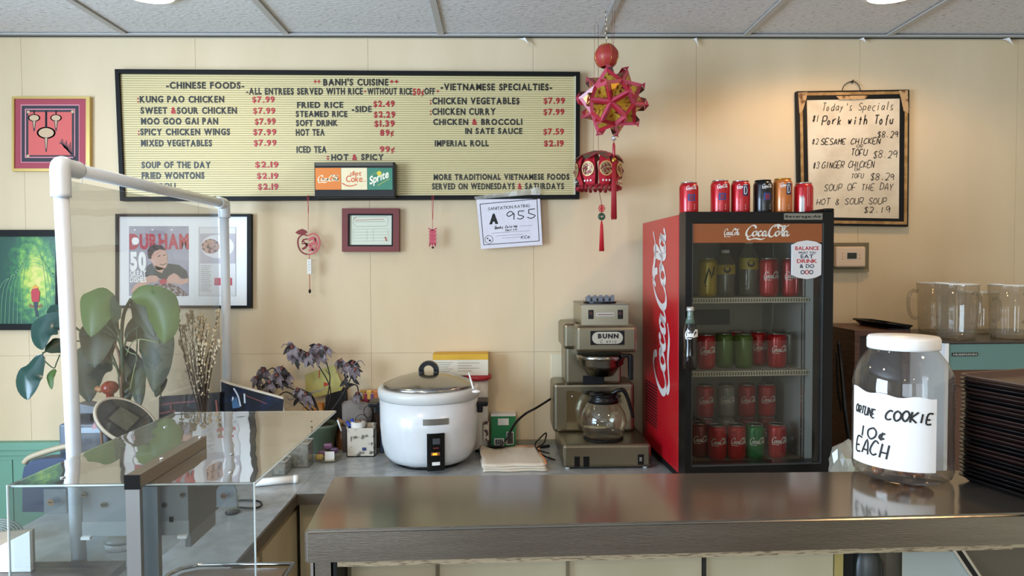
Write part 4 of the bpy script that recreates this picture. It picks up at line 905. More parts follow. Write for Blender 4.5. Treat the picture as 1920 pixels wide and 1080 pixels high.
MB().tube([topf - Vector((0, 0, .075)), topf - Vector((0, 0, .03)), topf - Vector((0, 0, .005)), topf + Vector((0, .008, .004)), topf + Vector((0, .03, .0)), topf + Vector((0, .07, 0))], rp * 1.22, 22, n=4).make('elbow', PVC, t)
MB().tube([topr - Vector((0, .055, 0)), topr - Vector((0, .02, 0)), topr + Vector((0, 0, -.004)), topr - Vector((0, 0, .02)), topr - Vector((0, 0, .055))], rp * 1.2, 22, n=4).make('elbow', PVC, t)
SHT = clear('vinyl_sheet', 'f0efed', .05, .03, .05, 'd8d4cc', edge=.5, bump=(2.5, .5))
mb = MB(); mb.box(xm - .026, xm - .023, ytop + .02, topr.y - .02, ZT + .06, topf.z - .03); mb.make('clear_sheet', SHT, t)
mb = MB(); [mb.tube([(xm - .024, y_, topf.z - .03), (xm - .022, y_, topf.z - .0), (xm - .01, y_, topf.z + .021)], .0012, 5) for y_ in (ytop + .09, topr.y - .1)]; mb.make('hanging_tie', WHITE, t)

# ================================================================== DRINKS FRIDGE
FA = math.radians(2.6)
pfl = PY(1284, 885, 2.25); FO = Vector((pfl.x, 2.25, ZT)); fr = Fr(FO, FA)
def fx(px, py, yl=0.0): return fr.xz(px, py, yl)
fl_, ftz = fx(1284, 397); fw_ = fx(1564, 390)[0]; fh = ftz
FR = thing('drinks_fridge', 'red-sided black glass-door drinks fridge with a bottle shaped handle', 'fridge', FO, FA, local=True)
fd = .55; dt = .075; wt = .035
CR = mat('cabinet_red', 'b5121e', .3, coat=.2); LINER = mat('fridge_liner', 'b3ae9f', .5)
mb = MB(); mb.rbox(0, .012, dt, fd, 0.03, fh - .004, .003); mb.make('red_side_panel', CR, FR)
B(fw_ - .012, fw_, dt, fd, .03, fh - .004).make('right_side_panel', BLACK, FR)
B(.012, fw_ - .012, dt, fd, fh - .03, fh - .002).make('top_panel', BLACKM, FR); B(.0, fw_, dt - .0, fd, 0.012, .03).make('base_plate', BLACKM, FR)
B(.012, fw_ - .012, fd - .02, fd, .03, fh - .03).make('back_panel', BLACKM, FR)
for i_, (x, y) in enumerate(((.03, .1), (fw_ - .03, .1), (.03, fd - .05), (fw_ - .03, fd - .05))): mb = MB(); mb.lathe([(.018, 0), (.02, .004), (.012, .012)], (x, y, 0), 14); mb.make('foot', BLACK, FR)
gxl, gzt = fx(1298, 418); gxr = fx(1546, 418)[0]; gzb = fx(1420, 873)[1]
# door
B(0, gxl, 0, dt - .006, 0.012, fh).make('door_stile', BLACK, FR); B(gxr, fw_, 0, dt - .006, .012, fh).make('door_stile', BLACK, FR)
B(gxl, gxr, 0, dt - .006, gzt, fh).make('door_rail', BLACK, FR); B(gxl, gxr, 0, dt - .006, .012, gzb).make('door_rail', BLACK, FR)
mb = MB(); mb.rbox(fw_ - .03, fw_ + .004, .004, dt + .03, fh, fh + .012, .004); mb.make('hinge_cap', BLACK, FR)
BZ = mat('glass_bezel', '54585a', .3, .7)
for a_ in ((gxl, gxl + .003, gzb, gzt), (gxr - .004, gxr, gzb, gzt)): B(a_[0], a_[1], .003, .02, a_[2], a_[3]).make('glass_bezel', BZ, FR)
B(gxl, gxr, .003, .02, gzb, gzb + .004).make('glass_bezel', BZ, FR)
B(gxl + .003, gxr - .003, .01, .014, gzb + .003, gzt - .001).make('door_glass', clear('fridge_glass', 'e6e6e2', .028, .02, .002, '8a8780', edge=.7), FR)
# printed header on the glass
hz0 = fx(1400, 455)[1]
B(gxl + .004, gxr - .005, .0055, .0095, hz0, gzt - .002).make('header_panel', mat('header_orange', '8c4a22', .25), FR)
mb = MB(); a, b = fx(1396, 450, .005), fx(1482, 421, .005); script_logo(mb, a[0], b[0], a[1], b[1], .005, .42)
a, b = fx(1357, 445, .005), fx(1387, 428, .005); script_logo(mb, a[0], b[0], a[1], b[1], .005, .35); mb.make('header_logo', mat('header_print', 'd9d2c4', .5), FR)
a, b = fx(1470, 412, -.001), fx(1542, 400, -.001); np_ = B(a[0], b[0], -.002, 0, a[1], b[1]).make('nameplate', mat('nameplate_silver', '8d8b83', .35, .7), FR)
mb = MB(); mb.text('Beverage-Air', a[0] + .004, b[0] - .003, a[1] + .007, b[1] - .006, -.0025, bold=.03); mb.make('nameplate_text', INK, np_)
# side logo (runs up the red side)
def sidexf(p): return (-.0008 + 0 * p[0], p[0], p[2])
mb = MB(); zc0 = fx(1240, 738, .3)[1] - .01; zc1 = fx(1240, 440, .3)[1] + .03
L_ = zc1 - zc0; ya, ybk = .17, .39
mb.xf = lambda p: (-.0010, ya + p[2], zc0 + p[0])
script_logo(mb, 0, L_, 0, ybk - ya, 0, .42, n=8)
mb.make('side_logo', mat('side_logo_white', 'd8cfc8', .4), FR)
mb = MB(); [mb.box(-.0008, .0002, .33, .5, .12 + k * .012, .126 + k * .012) for k in range(14)]; o = mb.make('vent_slots', mat('vent_dark', '4a0d12', .6), FR); o['kind'] = 'stuff'
# liner
ix0, ix1 = .03, fw_ - .03; iz0 = fx(1420, 866, .1)[1]; iz1 = fh - .05
B(.0121, ix0, dt, fd - .06, .031, fh - .031).make('liner_wall', LINER, FR); B(ix1, fw_ - .0121, dt, fd - .06, .031, fh - .031).make('liner_wall', mat('liner_light', 'b4b6b6', .45), FR)
B(ix0, ix1, fd - .07, fd - .021, .031, fh - .031).make('liner_back', LINER, FR); B(ix0, ix1, dt, fd - .07, .031, iz0).make('liner_floor', mat('liner_floor', '857d6a', .5), FR); B(ix0, ix1, dt, fd - .07, iz1, fh - .031).make('liner_ceiling', LINER, FR)
B(ix0 + .02, ix0 + .3, fd - .085, fd - .0701, .50, .56).make('evaporator_grille', mat('grille_grey', '4c4a45', .6), FR)
a = fx(1388, 592, fd - .09); B(a[0] - .02, a[0] + .02, fd - .075, fd - .0702, a[1] - .025, a[1] + .025).make('thermostat_dial', LINER, FR)
l_ = bpy.data.lights.new('fridge_tube', 'AREA')
for k in (0, .03): B(ix1 - .012, ix1 - .006, dt + .05 + k * 8, dt + .058 + k * 8, iz0, iz1).make('shelf_standard', CHROME, FR)
bpy.data.lights.remove(l_)
SHW = mat('shelf_white', 'c9c5b4', .5)
shz = []
for k, (py) in enumerate((563, 700)):
    yy = dt + .02; za = fx(1410, py + 5, yy)[1]; zb2 = fx(1410, py - 5, yy)[1]; shz.append(zb2)
    xa_, xb2 = ix0 + .004, fx(1528, py, yy)[0]
    sh = B(xa_, xb2, yy, yy + .006, za, zb2).make('shelf_strip', SHW, FR)
    mb = MB(); n_ = 46
    for q_ in range(n_): xx_ = xa_ + .012 + q_ * (xb2 - xa_ - .024) / n_; mb.box(xx_, xx_ + .0045, yy - .0008, yy, za + .004, zb2 - .004)
    o = mb.make('ticket_slots', mat('slot_dark', '6d6957', .6), sh); o['kind'] = 'stuff'
    mb = MB()
    for q_ in range(24): xx_ = xa_ + .006 + q_ * (xb2 - xa_ - .012) / 23; mb.tube([(xx_, yy + .006, zb2 - .003), (xx_, fd - .09, zb2 - .003)], .0018, 5)
    mb.tube([(xa_, fd - .1, zb2 - .006), (xb2, fd - .1, zb2 - .006)], .003, 6); o = mb.make('shelf_wires', SHW, FR); o['kind'] = 'stuff'
# sticker
ys_ = -.0008; cxy = fx(1513, 487, 0); a = fx(1486, 523, 0); b = fx(1541, 450, 0); hw = (b[0] - a[0]) / 2; hh = (b[1] - a[1]) / 2; cx_, cz_ = cxy
pts = [(cx_ - hw, cz_ - hh * .78), (cx_ - hw * .6, cz_ - hh * .93), (cx_, cz_ - hh), (cx_ + hw * .6, cz_ - hh * .93), (cx_ + hw, cz_ - hh * .78), (cx_ + hw, cz_ + hh * .78), (cx_ + hw * .6, cz_ + hh * .93), (cx_, cz_ + hh), (cx_ - hw * .6, cz_ + hh * .93), (cx_ - hw, cz_ + hh * .78)]
mb = MB(); mb.prism(pts, .0, .0094); st_ = mb.make('door_sticker', mat('sticker_white', 'd0ccc8', .5), FR)
mb = MB(); m2 = MB()
for txt, zz, ww, hgt, rd in (('BALANCE', .52, .82, .17, 1), ('WHAT YOU', .33, .6, .09, 0), ('EAT', .1, .44, .17, 0), ('DRINK', -.14, .7, .17, 1), ('& DO', -.4, .5, .17, 0)):
    (m2 if rd else mb).text(txt, cx_ - hw * ww, cx_ + hw * ww, cz_ + hh * (zz - .02), cz_ + hh * (zz + hgt), -.0006, bold=.02)
for k, tg in ((-1, mb), (0, m2), (1, mb)): tg.ring(cx_ + k * .0145, cz_ - hh * .64, .0045, .0072, -.0003, .0003, 16)
mb.make('sticker_text', mat('navy_ink', '26304a', .6), st_); m2.make('sticker_red_text', mat('sticker_red', 'b3202c', .6), st_)
# bottle handle
bx, bz0 = fx(1294, 692, -.03); bz1 = fx(1294, 575, -.03)[1]; bh = bz1 - bz0; br = .0225
prof = [(.0, 0), (br * .9, .002), (br, .02), (br * .96, .09 * 1), (br * .82, .085), (br * .95, .13), (br * .9, .145), (br * .62, .165), (br * .42, .18)]
sc_ = bh / .215
prof = [(0, 0), (br * .85, 0), (br, .006), (br, .05), (br * .88, .08), (br * .98, .115), (br * .95, .135), (br * .7, .158), (br * .46, .178), (br * .42, .2)]
hb = MB(); hb.lathe([(r, z * sc_) for r, z in prof], (bx, -.03, bz0), 24); h_ = hb.make('bottle_handle', mat('cola_dark', '15100f', .1, coat=.5), FR)
mb = MB(); mb.lathe([(br * .75, .158), (br * .47, .178), (br * .44, .2), (br * .44, .202)], (bx, -.0302, bz0), 24); mb.V = [Vector((v.x, v.y, bz0 + (v.z - bz0) * sc_)) for v in mb.V]; mb.make('bottle_neck', mat('green_glass_print', '5d7064', .12), h_)
mb = MB(); mb.lathe([(br * .5, .2 * sc_), (br * .56, .2 * sc_ + .002), (br * .5, .214 * sc_), (0, .215 * sc_)], (bx, -.03, bz0), 20); mb.make('bottle_cap', mat('cap_silver', 'bdbdb8', .3, .6), h_)
mb = MB(); mb.xf = lambda p: (bx + (br + .0012) * math.sin(p[0] / br), -.03 - (br + .0012) * math.cos(p[0] / br), p[2]); script_logo(mb, -.024, .026, bz0 + .105 * sc_, bz0 + .138 * sc_, 0, .6); mb.make('bottle_script', mat('script_white', 'e6e2dc', .5), h_)
B(bx - .008, bx + .008, -.02, -.0005, bz0 + .02, bz0 + .035).make('handle_mount', BLACK, h_); B(bx - .006, bx + .006, -.02, -.0005, bz1 - .05, bz1 - .038).make('handle_mount', BLACK, h_)

# ------------------------------------------------------------------ cans and bottles
SIL = mat('can_silver', 'c6c5c0', .25, .9)
def canxf(cx, cy, r):
    return lambda p: (cx + (r + .0004) * math.sin(p[0] / r), cy - (r + .0004) * math.cos(p[0] / r), p[2])
def can(label, pos, kind, group=None, deco='script', rz=0.0, r=.0325, h=.121, par_cat='can'):
    """drinks can: body, lid with tab, and its print"""
    t = thing('soda_can', label, par_cat, pos, rz, group, local=True)
    cm = {'red': ('can_red', 'b8131d'), 'green': ('can_green', '1f7a3c'), 'lime': ('can_lime', '5c7a34'), 'black': ('can_black', '141416'), 'orange': ('can_orange', 'c06a2a'), 'yellow': ('can_yellow', 'b39a1c'),
          'silver': ('can_grey', '8f8f88'), 'dull': ('can_dull', '7a1f1c')}[kind]
    mb = MB(); mb.lathe([(r * .78, 0), (r * .84, .002), (r * .98, .010), (r, .014), (r, h - .018), (r * .97, h - .013), (r * .84, h - .004)], (0, 0, 0), 28); mb.make('can_body', mat(cm[0], cm[1], .28, .25, coat=.3), t)
    top = SIL if kind != 'black' and kind != 'orange' else (BLACK if kind == 'black' else mat('can_gold', 'b8963a', .3, .8))
    mb = MB(); mb.lathe([(r * .84, h - .004), (r * .86, h - .001), (r * .84, h), (r * .79, h - .0012), (r * .77, h - .005), (0, h - .005)], (0, 0, 0), 28)
    mb.lathe([(r * .77, -.001), (r * .8, .0025)], (0, 0, 0), 28); mb.make('can_lid', top, t)
    mb = MB(); mb.box(-.006, .006, -.012, .006, h - .0048, h - .0035); mb.make('pull_tab', top, t)
    wm = mat('can_print_white', 'e2dcd6', .4, .1)
    if deco in ('script', 'flag', 'side'):
        mb = MB(); mb.xf = canxf(0, 0, r)
        if deco == 'script': script_logo(mb, -.030, .032, h * .42, h * .66, 0, .45, n=3)
        else: script_logo(mb, -.018, .020, h * .74, h * .88, 0, .5, n=2)
        if deco != 'script':
            for k in range(3): mb.poly([(-.012, 0, .02 + k * .007), (.012, 0, .02 + k * .007), (.012, 0, .0225 + k * .007), (-.012, 0, .0225 + k * .007)])
        mb.make('can_lettering', wm, t)
    if deco == 'flag':
        mb = MB(); mb.xf = canxf(0, 0, r + .0002)
        for q_ in range(5): a_ = -.0125 + q_ * .005; mb.poly([(a_, 0, h * .42), (a_ + .005, 0, h * .42), (a_ + .005, 0, h * .62), (a_, 0, h * .62)])
        mb.make('blue_patch', mat('patch_blue', '2b3d78', .4), t)
        mb = MB(); mb.xf = canxf(0, 0, r + .0008); mb.text('11', -.0065, .0065, h * .45, h * .59, 0, bold=.05); mb.make('patch_figure', mat('figure_red', '8c2332', .5), t)
    if deco == 'side':
        mb = MB(); mb.xf = canxf(0, 0, r + .0002)
        for q_ in range(4): a_ = .002 + q_ * .005; mb.poly([(a_, 0, h * .55), (a_ + .005, 0, h * .55), (a_ + .005, 0, h * .85), (a_, 0, h * .85)])
        mb.make('blue_patch', mat('patch_navy', '1c2a55', .4), t)
        mb = MB(); mb.xf = canxf(0, 0, r + .0008); mb.stroke([(.007, h * .59), (.007, h * .81), (.014, h * .79), (.017, h * .7), (.014, h * .61), (.007, h * .6)], .0028, 0, n=2); mb.make('patch_letter', wm, t)
    if deco == 'bar':
        mb = MB(); mb.xf = canxf(0, 0, r + .0002)
        for q_ in range(4): a_ = -.02 + q_ * .004; mb.poly([(a_, 0, .008), (a_ + .004, 0, .008), (a_ + .004, 0, h * .5), (a_, 0, h * .62)])
        mb.make('silver_streak', mat('streak_grey', 'b9b0aa', .3, .3), t)
        mb = MB(); mb.xf = canxf(0, 0, r + .0002); mb.poly([(.006, 0, .03), (.007, 0, .03), (.007, 0, .1), (.006, 0, .1)]); mb.poly([(.012, 0, .03), (.0125, 0, .03), (.0125, 0, .1), (.012, 0, .1)]); mb.make('white_line', wm, t)
    if deco == 'block':
        mb = MB(); mb.xf = canxf(0, 0, r + .0003)
        for q_ in range(5): mb.stroke([(-.018, h * .35 + .012 * q_ * .3), (-.004, h * .75), (.004, h * .5), (.016, h * .78)], .006, 0, n=2); break
        mb.stroke([(-.016, h * .28), (.014, h * .6)], .007, 0); mb.make('black_mark', INK, t)
    return t
ztop = FO.z + fh
def on_top(px): # base point on the fridge top
    d = ray(px, 400); yl_ = .075 + dt; c = fr.R @ (CAM - fr.o); dl = fr.R @ d; k = (yl_ - c.y) / dl.y; pl = c + dl * k
    pw = Matrix.Rotation(FA, 3, 'Z') @ Vector((pl.x, yl_, 0)) + FO; return (pw.x, pw.y, ztop - .0015)
for px, kind, deco, lab, rz, hh_ in ((1291.5, 'red', 'flag', 'red soda can with a blue patch standing alone at the left on the fridge top', .1, .114), (1350, 'red', 'flag', 'second red soda can from the left on the fridge top, blue patch in front', .05, .121),
    (1388, 'red', 'side', 'red soda can with a navy letter patch between a red and a black can', .0, .12), (1430, 'black', 'flag', 'black soda can on the fridge top', .25, .122), (1467, 'orange', 'side', 'tall orange soda can with gold rim on the fridge top', .1, .128),
    (1506, 'red', 'bar', 'red soda can with a grey streak at the right end of the fridge top row', .0, .113)):
    c_ = can(lab, on_top(px), kind, 'soda cans lined up on the fridge top', deco, rz - math.radians(8 - (1400 - px) * .02), h=hh_)
def inside(px, py, yl, z): x = fx(px, py, yl)[0]; p = Matrix.Rotation(FA, 3, 'Z') @ Vector((x, yl, z)) + FO; return tuple(p)
def incan(px, yl, zloc, kind, lab, deco='script', grp='cans inside the fridge', rz=0.0, **k): return can(lab, inside(px, 600, yl, zloc), kind, grp, deco, rz, **k)
s1, s2_ = shz[0] + .0005, shz[1] + .0005; ibz = iz0 + .0005
incan(1326, .17, s1, 'yellow', 'yellow can with a bold black mark on the top fridge shelf', 'block', h=.135)
incan(1441, .16, s1, 'red', 'red can left of its twin on the top fridge shelf, right of the bottles', h=.135); incan(1480, .17, s1, 'red', 'red can at the right end of the top fridge shelf', h=.135)
incan(1324, .16, s2_, 'red', 'red can at the left end of the middle fridge shelf'); incan(1358, .19, s2_, 'lime', 'green can beside the red left-end can on the middle fridge shelf', None)
incan(1394, .17, s2_, 'lime', 'green can in the centre of the middle fridge shelf', None); incan(1422, .24, s2_, 'red', 'red can just behind and right of the green cans on the middle shelf')
incan(1457, .17, s2_, 'red', 'large looking red can at the front right of the middle fridge shelf'); incan(1480, .26, s2_, 'silver', 'silver can at the back right of the middle fridge shelf', None)
incan(1380, .27, s2_, 'red', 'red can behind the two green cans on the middle fridge shelf')
for px, kind, lab in ((1345, 'red', 'front row red can with white script, second from the left on the fridge floor'), (1382, 'red', 'front row red can with a pale foot band in the middle of the fridge floor'), (1417, 'green', 'bright green can on the fridge floor'), (1458, 'red', 'front right red can on the fridge floor')): incan(px, .15, ibz, kind, lab)
incan(1312, .19, ibz, 'dull', 'dull red can partly behind the left door frame on the fridge floor')
for px, kind, lab in ((1322, 'red', 'left'), (1362, 'silver', 'silver'), (1400, 'red', 'centre'), (1438, 'red', 'right')):
    nm_ = {'left': 'red can in the stacked upper row at the left under the middle shelf', 'silver': 'grey can in the stacked upper row beside the left red can', 'centre': 'red can in the stacked upper row at the centre', 'right': 'red can in the stacked upper row at the right'}[lab]
    x_ = px; incan(px, .27, ibz, 'dull' if kind == 'red' else kind, 'lower back row can under the ' + {'left': 'left red stacked can', 'silver': 'grey stacked can', 'centre': 'centre red stacked can', 'right': 'right red stacked can'}[lab], 'script'); incan(px, .27, ibz + .1215, kind, nm_)
BG = clear('bottle_clear', 'dfe0d4', .06, .05, .12, 'c4c2ae')
for px, yl_, hh_, lab in ((1360, .18, .165, 'shorter clear bottle with a yellow label on the top fridge shelf'), (1404, .19, .2, 'taller clear bottle with a yellow label in the centre of the top fridge shelf')):
    t = thing('drink_bottle', lab, 'bottle', inside(px, 520, yl_, s1), 0, 'clear bottles on the top fridge shelf', local=True)
    mb = MB(); rb = .033; mb.shell([(.0, 0.001), (rb * .9, .001), (rb, .01), (rb * .95, .03), (rb, .04), (rb * .95, .06), (rb, .08), (rb, hh_ * .68), (rb * .6, hh_ * .86), (.013, hh_ * .92), (.013, hh_ * .96)], (0, 0, 0), 20); mb.make('bottle_body', BG, t)
    mb = MB(); mb.shell([(rb + .0008, hh_ * .48), (rb + .0008, hh_ * .68)], (0, 0, 0), 24); mb.make('bottle_label', mat('yellow_label', 'b09a2a', .5), t)
    mb = MB(); mb.lathe([(.0145, hh_ * .93), (.0145, hh_ * 1.0), (0, hh_ * 1.0)], (0, 0, 0), 16); mb.make('bottle_cap', WHITE, t)
    mb = MB(); mb.xf = canxf(0, 0, rb + .001); mb.disc(-.004, hh_ * .58, .013, 0, 12); mb.make('label_emblem', mat('emblem_dark', '23202a', .5), t)
x_ = inside(1396, 455, .36, s1); t = thing('dark_carton', 'dark carton with a red top edge behind the bottles on the top fridge shelf', 'carton', x_, FA, local=True)
B(-.075, .075, 0, .06, 0, .195).make('carton_body', mat('carton_dark', '2a2220', .7), t); B(-.076, .076, -.001, .061, .195, .208).make('carton_top', mat('carton_red', '6a1a1a', .6), t)
# power cord on the right of the fridge
t = tag(MB().tube([tuple(PY(1572, 640, 2.5)), tuple(PY(1578, 700, 2.45)), tuple(PY(1585, 780, 2.42)), tuple(PY(1592, 838, 2.45)), tuple(PY(1580, 842, 2.6))], .007, 8, n=5).make('power_cord', BLACK, None, tuple(PY(1578, 700, 2.45))), 'thick black cord hanging just right of the fridge', 'cord')
t = tag(MB().tube([tuple(PY(1568, 660, 2.6)), tuple(PY(1572, 740, 2.6)), tuple(PY(1584, 800, 2.6)), tuple(PY(1588, 842, 2.6))], .004, 8, n=5).make('power_cord', BLACK, None, tuple(PY(1568, 660, 2.6))), 'thin black cord behind the thick one right of the fridge', 'cord')
# plastic produce bag right of the fridge
pb = PY(1590, 880, 2.1); t = thing('produce_bag', 'crumpled clear plastic bag with green stems between the fridge and the cookie jar', 'bag', (pb.x, 2.12, ZT))
mb = MB(); bm = bmesh.new(); bmesh.ops.create_icosphere(bm, subdivisions=3, radius=1)
for v in bm.verts: n_ = random.uniform(.85, 1.1); v.co = Vector((pb.x + .01 + v.co.x * .055 * n_, 2.12 + v.co.y * .06 * n_, ZT + .095 + max(-.094, v.co.z * .095 * n_)))
mb.add_bm(bm); mb.make('bag_film', clear('bag_film', 'f2f2ec', .2, .2, .45, 'bdb8a8'), t)
mb = MB(); [mb.tube([(pb.x - .02 + k * .008, 2.08, ZT + .15 - k * .01), (pb.x + .0 + k * .006, 2.07, ZT + .1), (pb.x + .02 + k * .004, 2.07, ZT + .06)], .003, 5, n=3) for k in range(4)]; mb.make('green_stems', mat('stem_green', '6a9a2c', .5), t)

# ================================================================== RICE COOKER
cc = PY(805, 800, 2.62); cx0, cy0 = cc.x, 2.62
t = thing('rice_cooker', 'large white electric rice cooker with domed steel lid', 'rice cooker', (cx0, cy0, ZT))
rW = .186; zR = PY(805, 745, 2.435).z - ZT
ENM = mat('white_enamel', 'dcdedf', .25, coat=.3, var=('cfd1d2', 8, .4, .7))
mb = MB(); mb.lathe([(.13, .012), (.15, .018), (.168, .04), (.178, .08), (.184, .15), (rW - .001, zR - .03)], (cx0, cy0, ZT), 56); mb.make('cooker_body', ENM, t)
mb = MB(); mb.lathe([(.12, 0), (.13, .002), (.135, .011), (.13, .014)], (cx0, cy0, ZT), 40); mb.make('black_base', BLACK, t)
mb = MB(); mb.lathe([(rW - .002, zR - .03), (rW + .004, zR - .026), (rW + .006, zR - .004), (rW + .002, zR + .008), (rW - .008, zR + .010)], (cx0, cy0, ZT), 56); mb.make('white_rim', mat('rim_white', 'cfcfcb', .3), t)
LID = mat('lid_steel', 'a8a6a2', .2, 1.0, bump=(90, .05, .001))
mb = MB(); zz = zR + .008; mb.lathe([(.172, zz), (.171, zz + .012), (.155, zz + .02), (.12, zz + .034), (.07, zz + .047), (.02, zz + .052), (0, zz + .052)], (cx0, cy0, ZT), 56)
ld = mb.make('domed_lid', LID, t)
hzb = ZT + zz + .048
mb = MB(); hw_ = .034; mb.rbox(cx0 - hw_ - .004, cx0 - hw_ + .016, cy0 - .013, cy0 + .013, hzb - .004, hzb + .018, .004); mb.rbox(cx0 + hw_ - .016, cx0 + hw_ + .004, cy0 - .013, cy0 + .013, hzb - .004, hzb + .018, .004)
n_ = 16; pts = []
for k in range(n_ + 1): a_ = PI * k / n_; pts.append((cx0 - hw_ * math.cos(a_), cy0, hzb + .012 + .034 * math.sin(a_)))
rows = MB(); inner = [(cx0 - (hw_ - .014) * math.cos(PI * k / n_), hzb + .010 + .022 * math.sin(PI * k / n_)) for k in range(n_ + 1)]; outer = [(cx0 - (hw_ + .004) * math.cos(PI * k / n_), hzb + .012 + .036 * math.sin(PI * k / n_)) for k in range(n_ + 1)]
mb.prism(outer + inner[::-1], cy0 - .013, cy0 + .013); mb.make('lid_handle', BLACK, ld)
for sg in (-1, 1):
    mb = MB(); mb.rbox(cx0 + sg * (rW + .0) - .004, cx0 + sg * (rW + .038) if sg > 0 else cx0 + sg * rW + .004, cy0 - .045, cy0 + .045, ZT + zR - .064, ZT + zR - .044, .006) if sg > 0 else mb.rbox(cx0 - rW - .038, cx0 - rW + .004, cy0 - .045, cy0 + .045, ZT + zR - .064, ZT + zR - .044, .006)
    mb.rbox(min(cx0 + sg * (rW - .003), cx0 + sg * (rW + .018)), max(cx0 + sg * (rW - .003), cx0 + sg * (rW + .018)), cy0 - .03, cy0 + .03, ZT + zR - .09, ZT + zR - .06, .005); mb.make('side_handle', BLACK, t)
Rf = .184; xfc = lambda off: (lambda p: (cx0 + (Rf + off) * math.sin((p[0] - cx0) / Rf), cy0 - (Rf + off) * math.cos((p[0] - cx0) / Rf), p[2]))
def cyl_patch(name, px0, px1, py0, py1, off, m, parent, nseg=8, bottom_taper=False):
    y_ = cy0 - Rf; xa, za = W(px0, py1, y_); xb, zb = W(px1, py0, y_); mb = MB(); mb.xf = xfc(off); n = nseg
    ro = [[mb.v((xa + (xb - xa) * k / n, 0, z)) for k in range(n + 1)] for z in (za, zb)]
    mb.xf = xfc(off - .012); ri = [[mb.v((xa + (xb - xa) * k / n, 0, z)) for k in range(n + 1)] for z in (za, zb)]
    for k in range(n): mb.f([ro[0][k], ro[0][k + 1], ro[1][k + 1], ro[1][k]]); mb.f([ro[1][k], ro[1][k + 1], ri[1][k + 1], ri[1][k]]); mb.f([ri[0][k], ri[0][k + 1], ro[0][k + 1], ro[0][k]])
    mb.f([ro[0][0], ro[1][0], ri[1][0], ri[0][0]]); mb.f([ri[0][n], ri[1][n], ro[1][n], ro[0][n]])
    return mb.make(name, m, parent)
cyl_patch('metal_nameplate', 793, 842, 786, 798, .002, mat('nameplate_grey', '8f8c84', .35, .7), t)
sp = cyl_patch('switch_panel', 801, 833, 813, 883, .006, BLACK, t)
cyl_patch('panel_emblem', 811, 824, 822, 833, .0075, mat('emblem_grey', '3f4247', .5), sp, 3); cyl_patch('cook_switch', 810, 824, 866, 872, .010, WHITE, sp, 3)
cyl_patch('keep_warm_lamp', 811, 819, 849, 853, .0082, mat('amber_lamp', 'ff8a2a', .4, emit=('ff7a1a', 3.0)), sp, 3); cyl_patch('lamp_surround', 808, 824, 848, 854, .0078, mat('amber_dull', '8a5630', .4), sp, 3); cyl_patch('red_mark', 812, 822, 839, 841, .0075, mat('mark_red', '7a2426', .5), sp, 3)
# white spoon on the lid
a, b = PY(879, 699, 2.52), PY(888, 730, 2.48)
t = thing('plastic_spoon', 'white plastic spoon resting on the right side of the rice cooker lid', 'spoon', tuple(b))
mb = MB(); mb.tube([tuple(a), tuple(a.lerp(b, .5)), tuple(b)], [.003, .003, .004], 8); mb.make('spoon_handle', WHITE, t)
mb = MB(); e_ = PY(893, 734, 2.46); mb.ball(tuple(e_), .016, 14, 8, (1, .9, .35)); mb.make('spoon_bowl', WHITE, t)

# ================================================================== COFFEE MAKER
Y0 = 2.476
bx0, bzt = W(1055, 834, Y0); bx1 = W(1222, 834, Y0)[0]
t = thing('coffee_maker', 'stacked stainless steel commercial coffee maker between rice cooker and fridge', 'coffee maker', (bx0, Y0, ZT))
R(bx0, bx1, Y0, YW - .03, ZT + .006, bzt, .012, 3).make('base', STEELD, t)
for x in (bx0 + .02, bx1 - .02):
    for y in (Y0 + .02, YW - .05): mb = MB(); mb.lathe([(.008, 0), (.01, .007)], (x, y, ZT), 12); mb.make('foot', WHITE, t)
Y1 = 2.665; tx0, tzt = W(1037, 719, Y1); tx1 = W(1190, 719, Y1)[0]
R(tx0 - .0, tx1, Y1, YW - .02, bzt - .002, tzt, .014, 3).make('lower_tower', STEELD, t)
a, b = W(1062, 806, Y1 - .001), W(1182, 732, Y1 - .001); R(a[0], b[0], Y1 - .003, Y1 + .004, a[1], b[1], .0015, 1).make('splash_panel', mat('splash_steel', 'b0a88f', .15, 1.0), t)
mb = MB(); p = W(1073, 743, Y1); mb.ball((p[0], Y1 - .004, p[1]), .004); mb.make('panel_screw', CHROME, t)
Y2 = 2.66; ux0, uz0 = W(1060, 726, Y2); ux1, uz1 = W(1165, 655, Y2)
R(ux0, ux1, Y2, YW - .02, tzt - .004, uz1 + .02, .012, 3).make('upper_tower', STEELD, t)
Y3 = 2.5; hx0, hz0_ = W(1080, 662, Y3); hx1, hz1 = W(1196, 611, Y3)
R(hx0, hx1, Y3, Y2 + .02, hz0_, hz1, .013, 3).make('brew_head', STEELD, t)
R(hx0 - .035, hx1 - .03, Y2 - .05, YW - .012, hz0_ - .0, hz1, .013, 3).make('head_housing', STEELD, t)
Y4 = 2.55; kx0, kz0 = W(1090, 611, Y4); kx1, kz1 = W(1178, 572, Y4)
B(kx0, kx1, Y4, YW - .04, hz1 - .003, kz1).make('water_reservoir', mat('reservoir_steel', 'a39c88', .3, 1.0), t); B(kx0 - .002, kx1 + .002, Y4 - .002, YW - .04, kz1, kz1 + .004).make('reservoir_lid', mat('lid_rim', '77726a', .3, 1.0), t)
def fbx(name, p0, p1, Y, th, m, par=None, r=.001): a, b = W(p0[0], p1[1], Y), W(p1[0], p0[1], Y); return R(a[0], b[0], Y - th, Y + .0005, a[1], b[1], r, 1).make(name, m, par or t)
for px in (1108, 1163): sw = fbx('rocker_switch', (px - 5, 581), (px + 5, 598), Y4, .004, BLACK); fbx('switch_cap', (px - 3, 584), (px + 3, 591), Y4 - .004, .002, mat('switch_red', '3a1512', .4), sw)
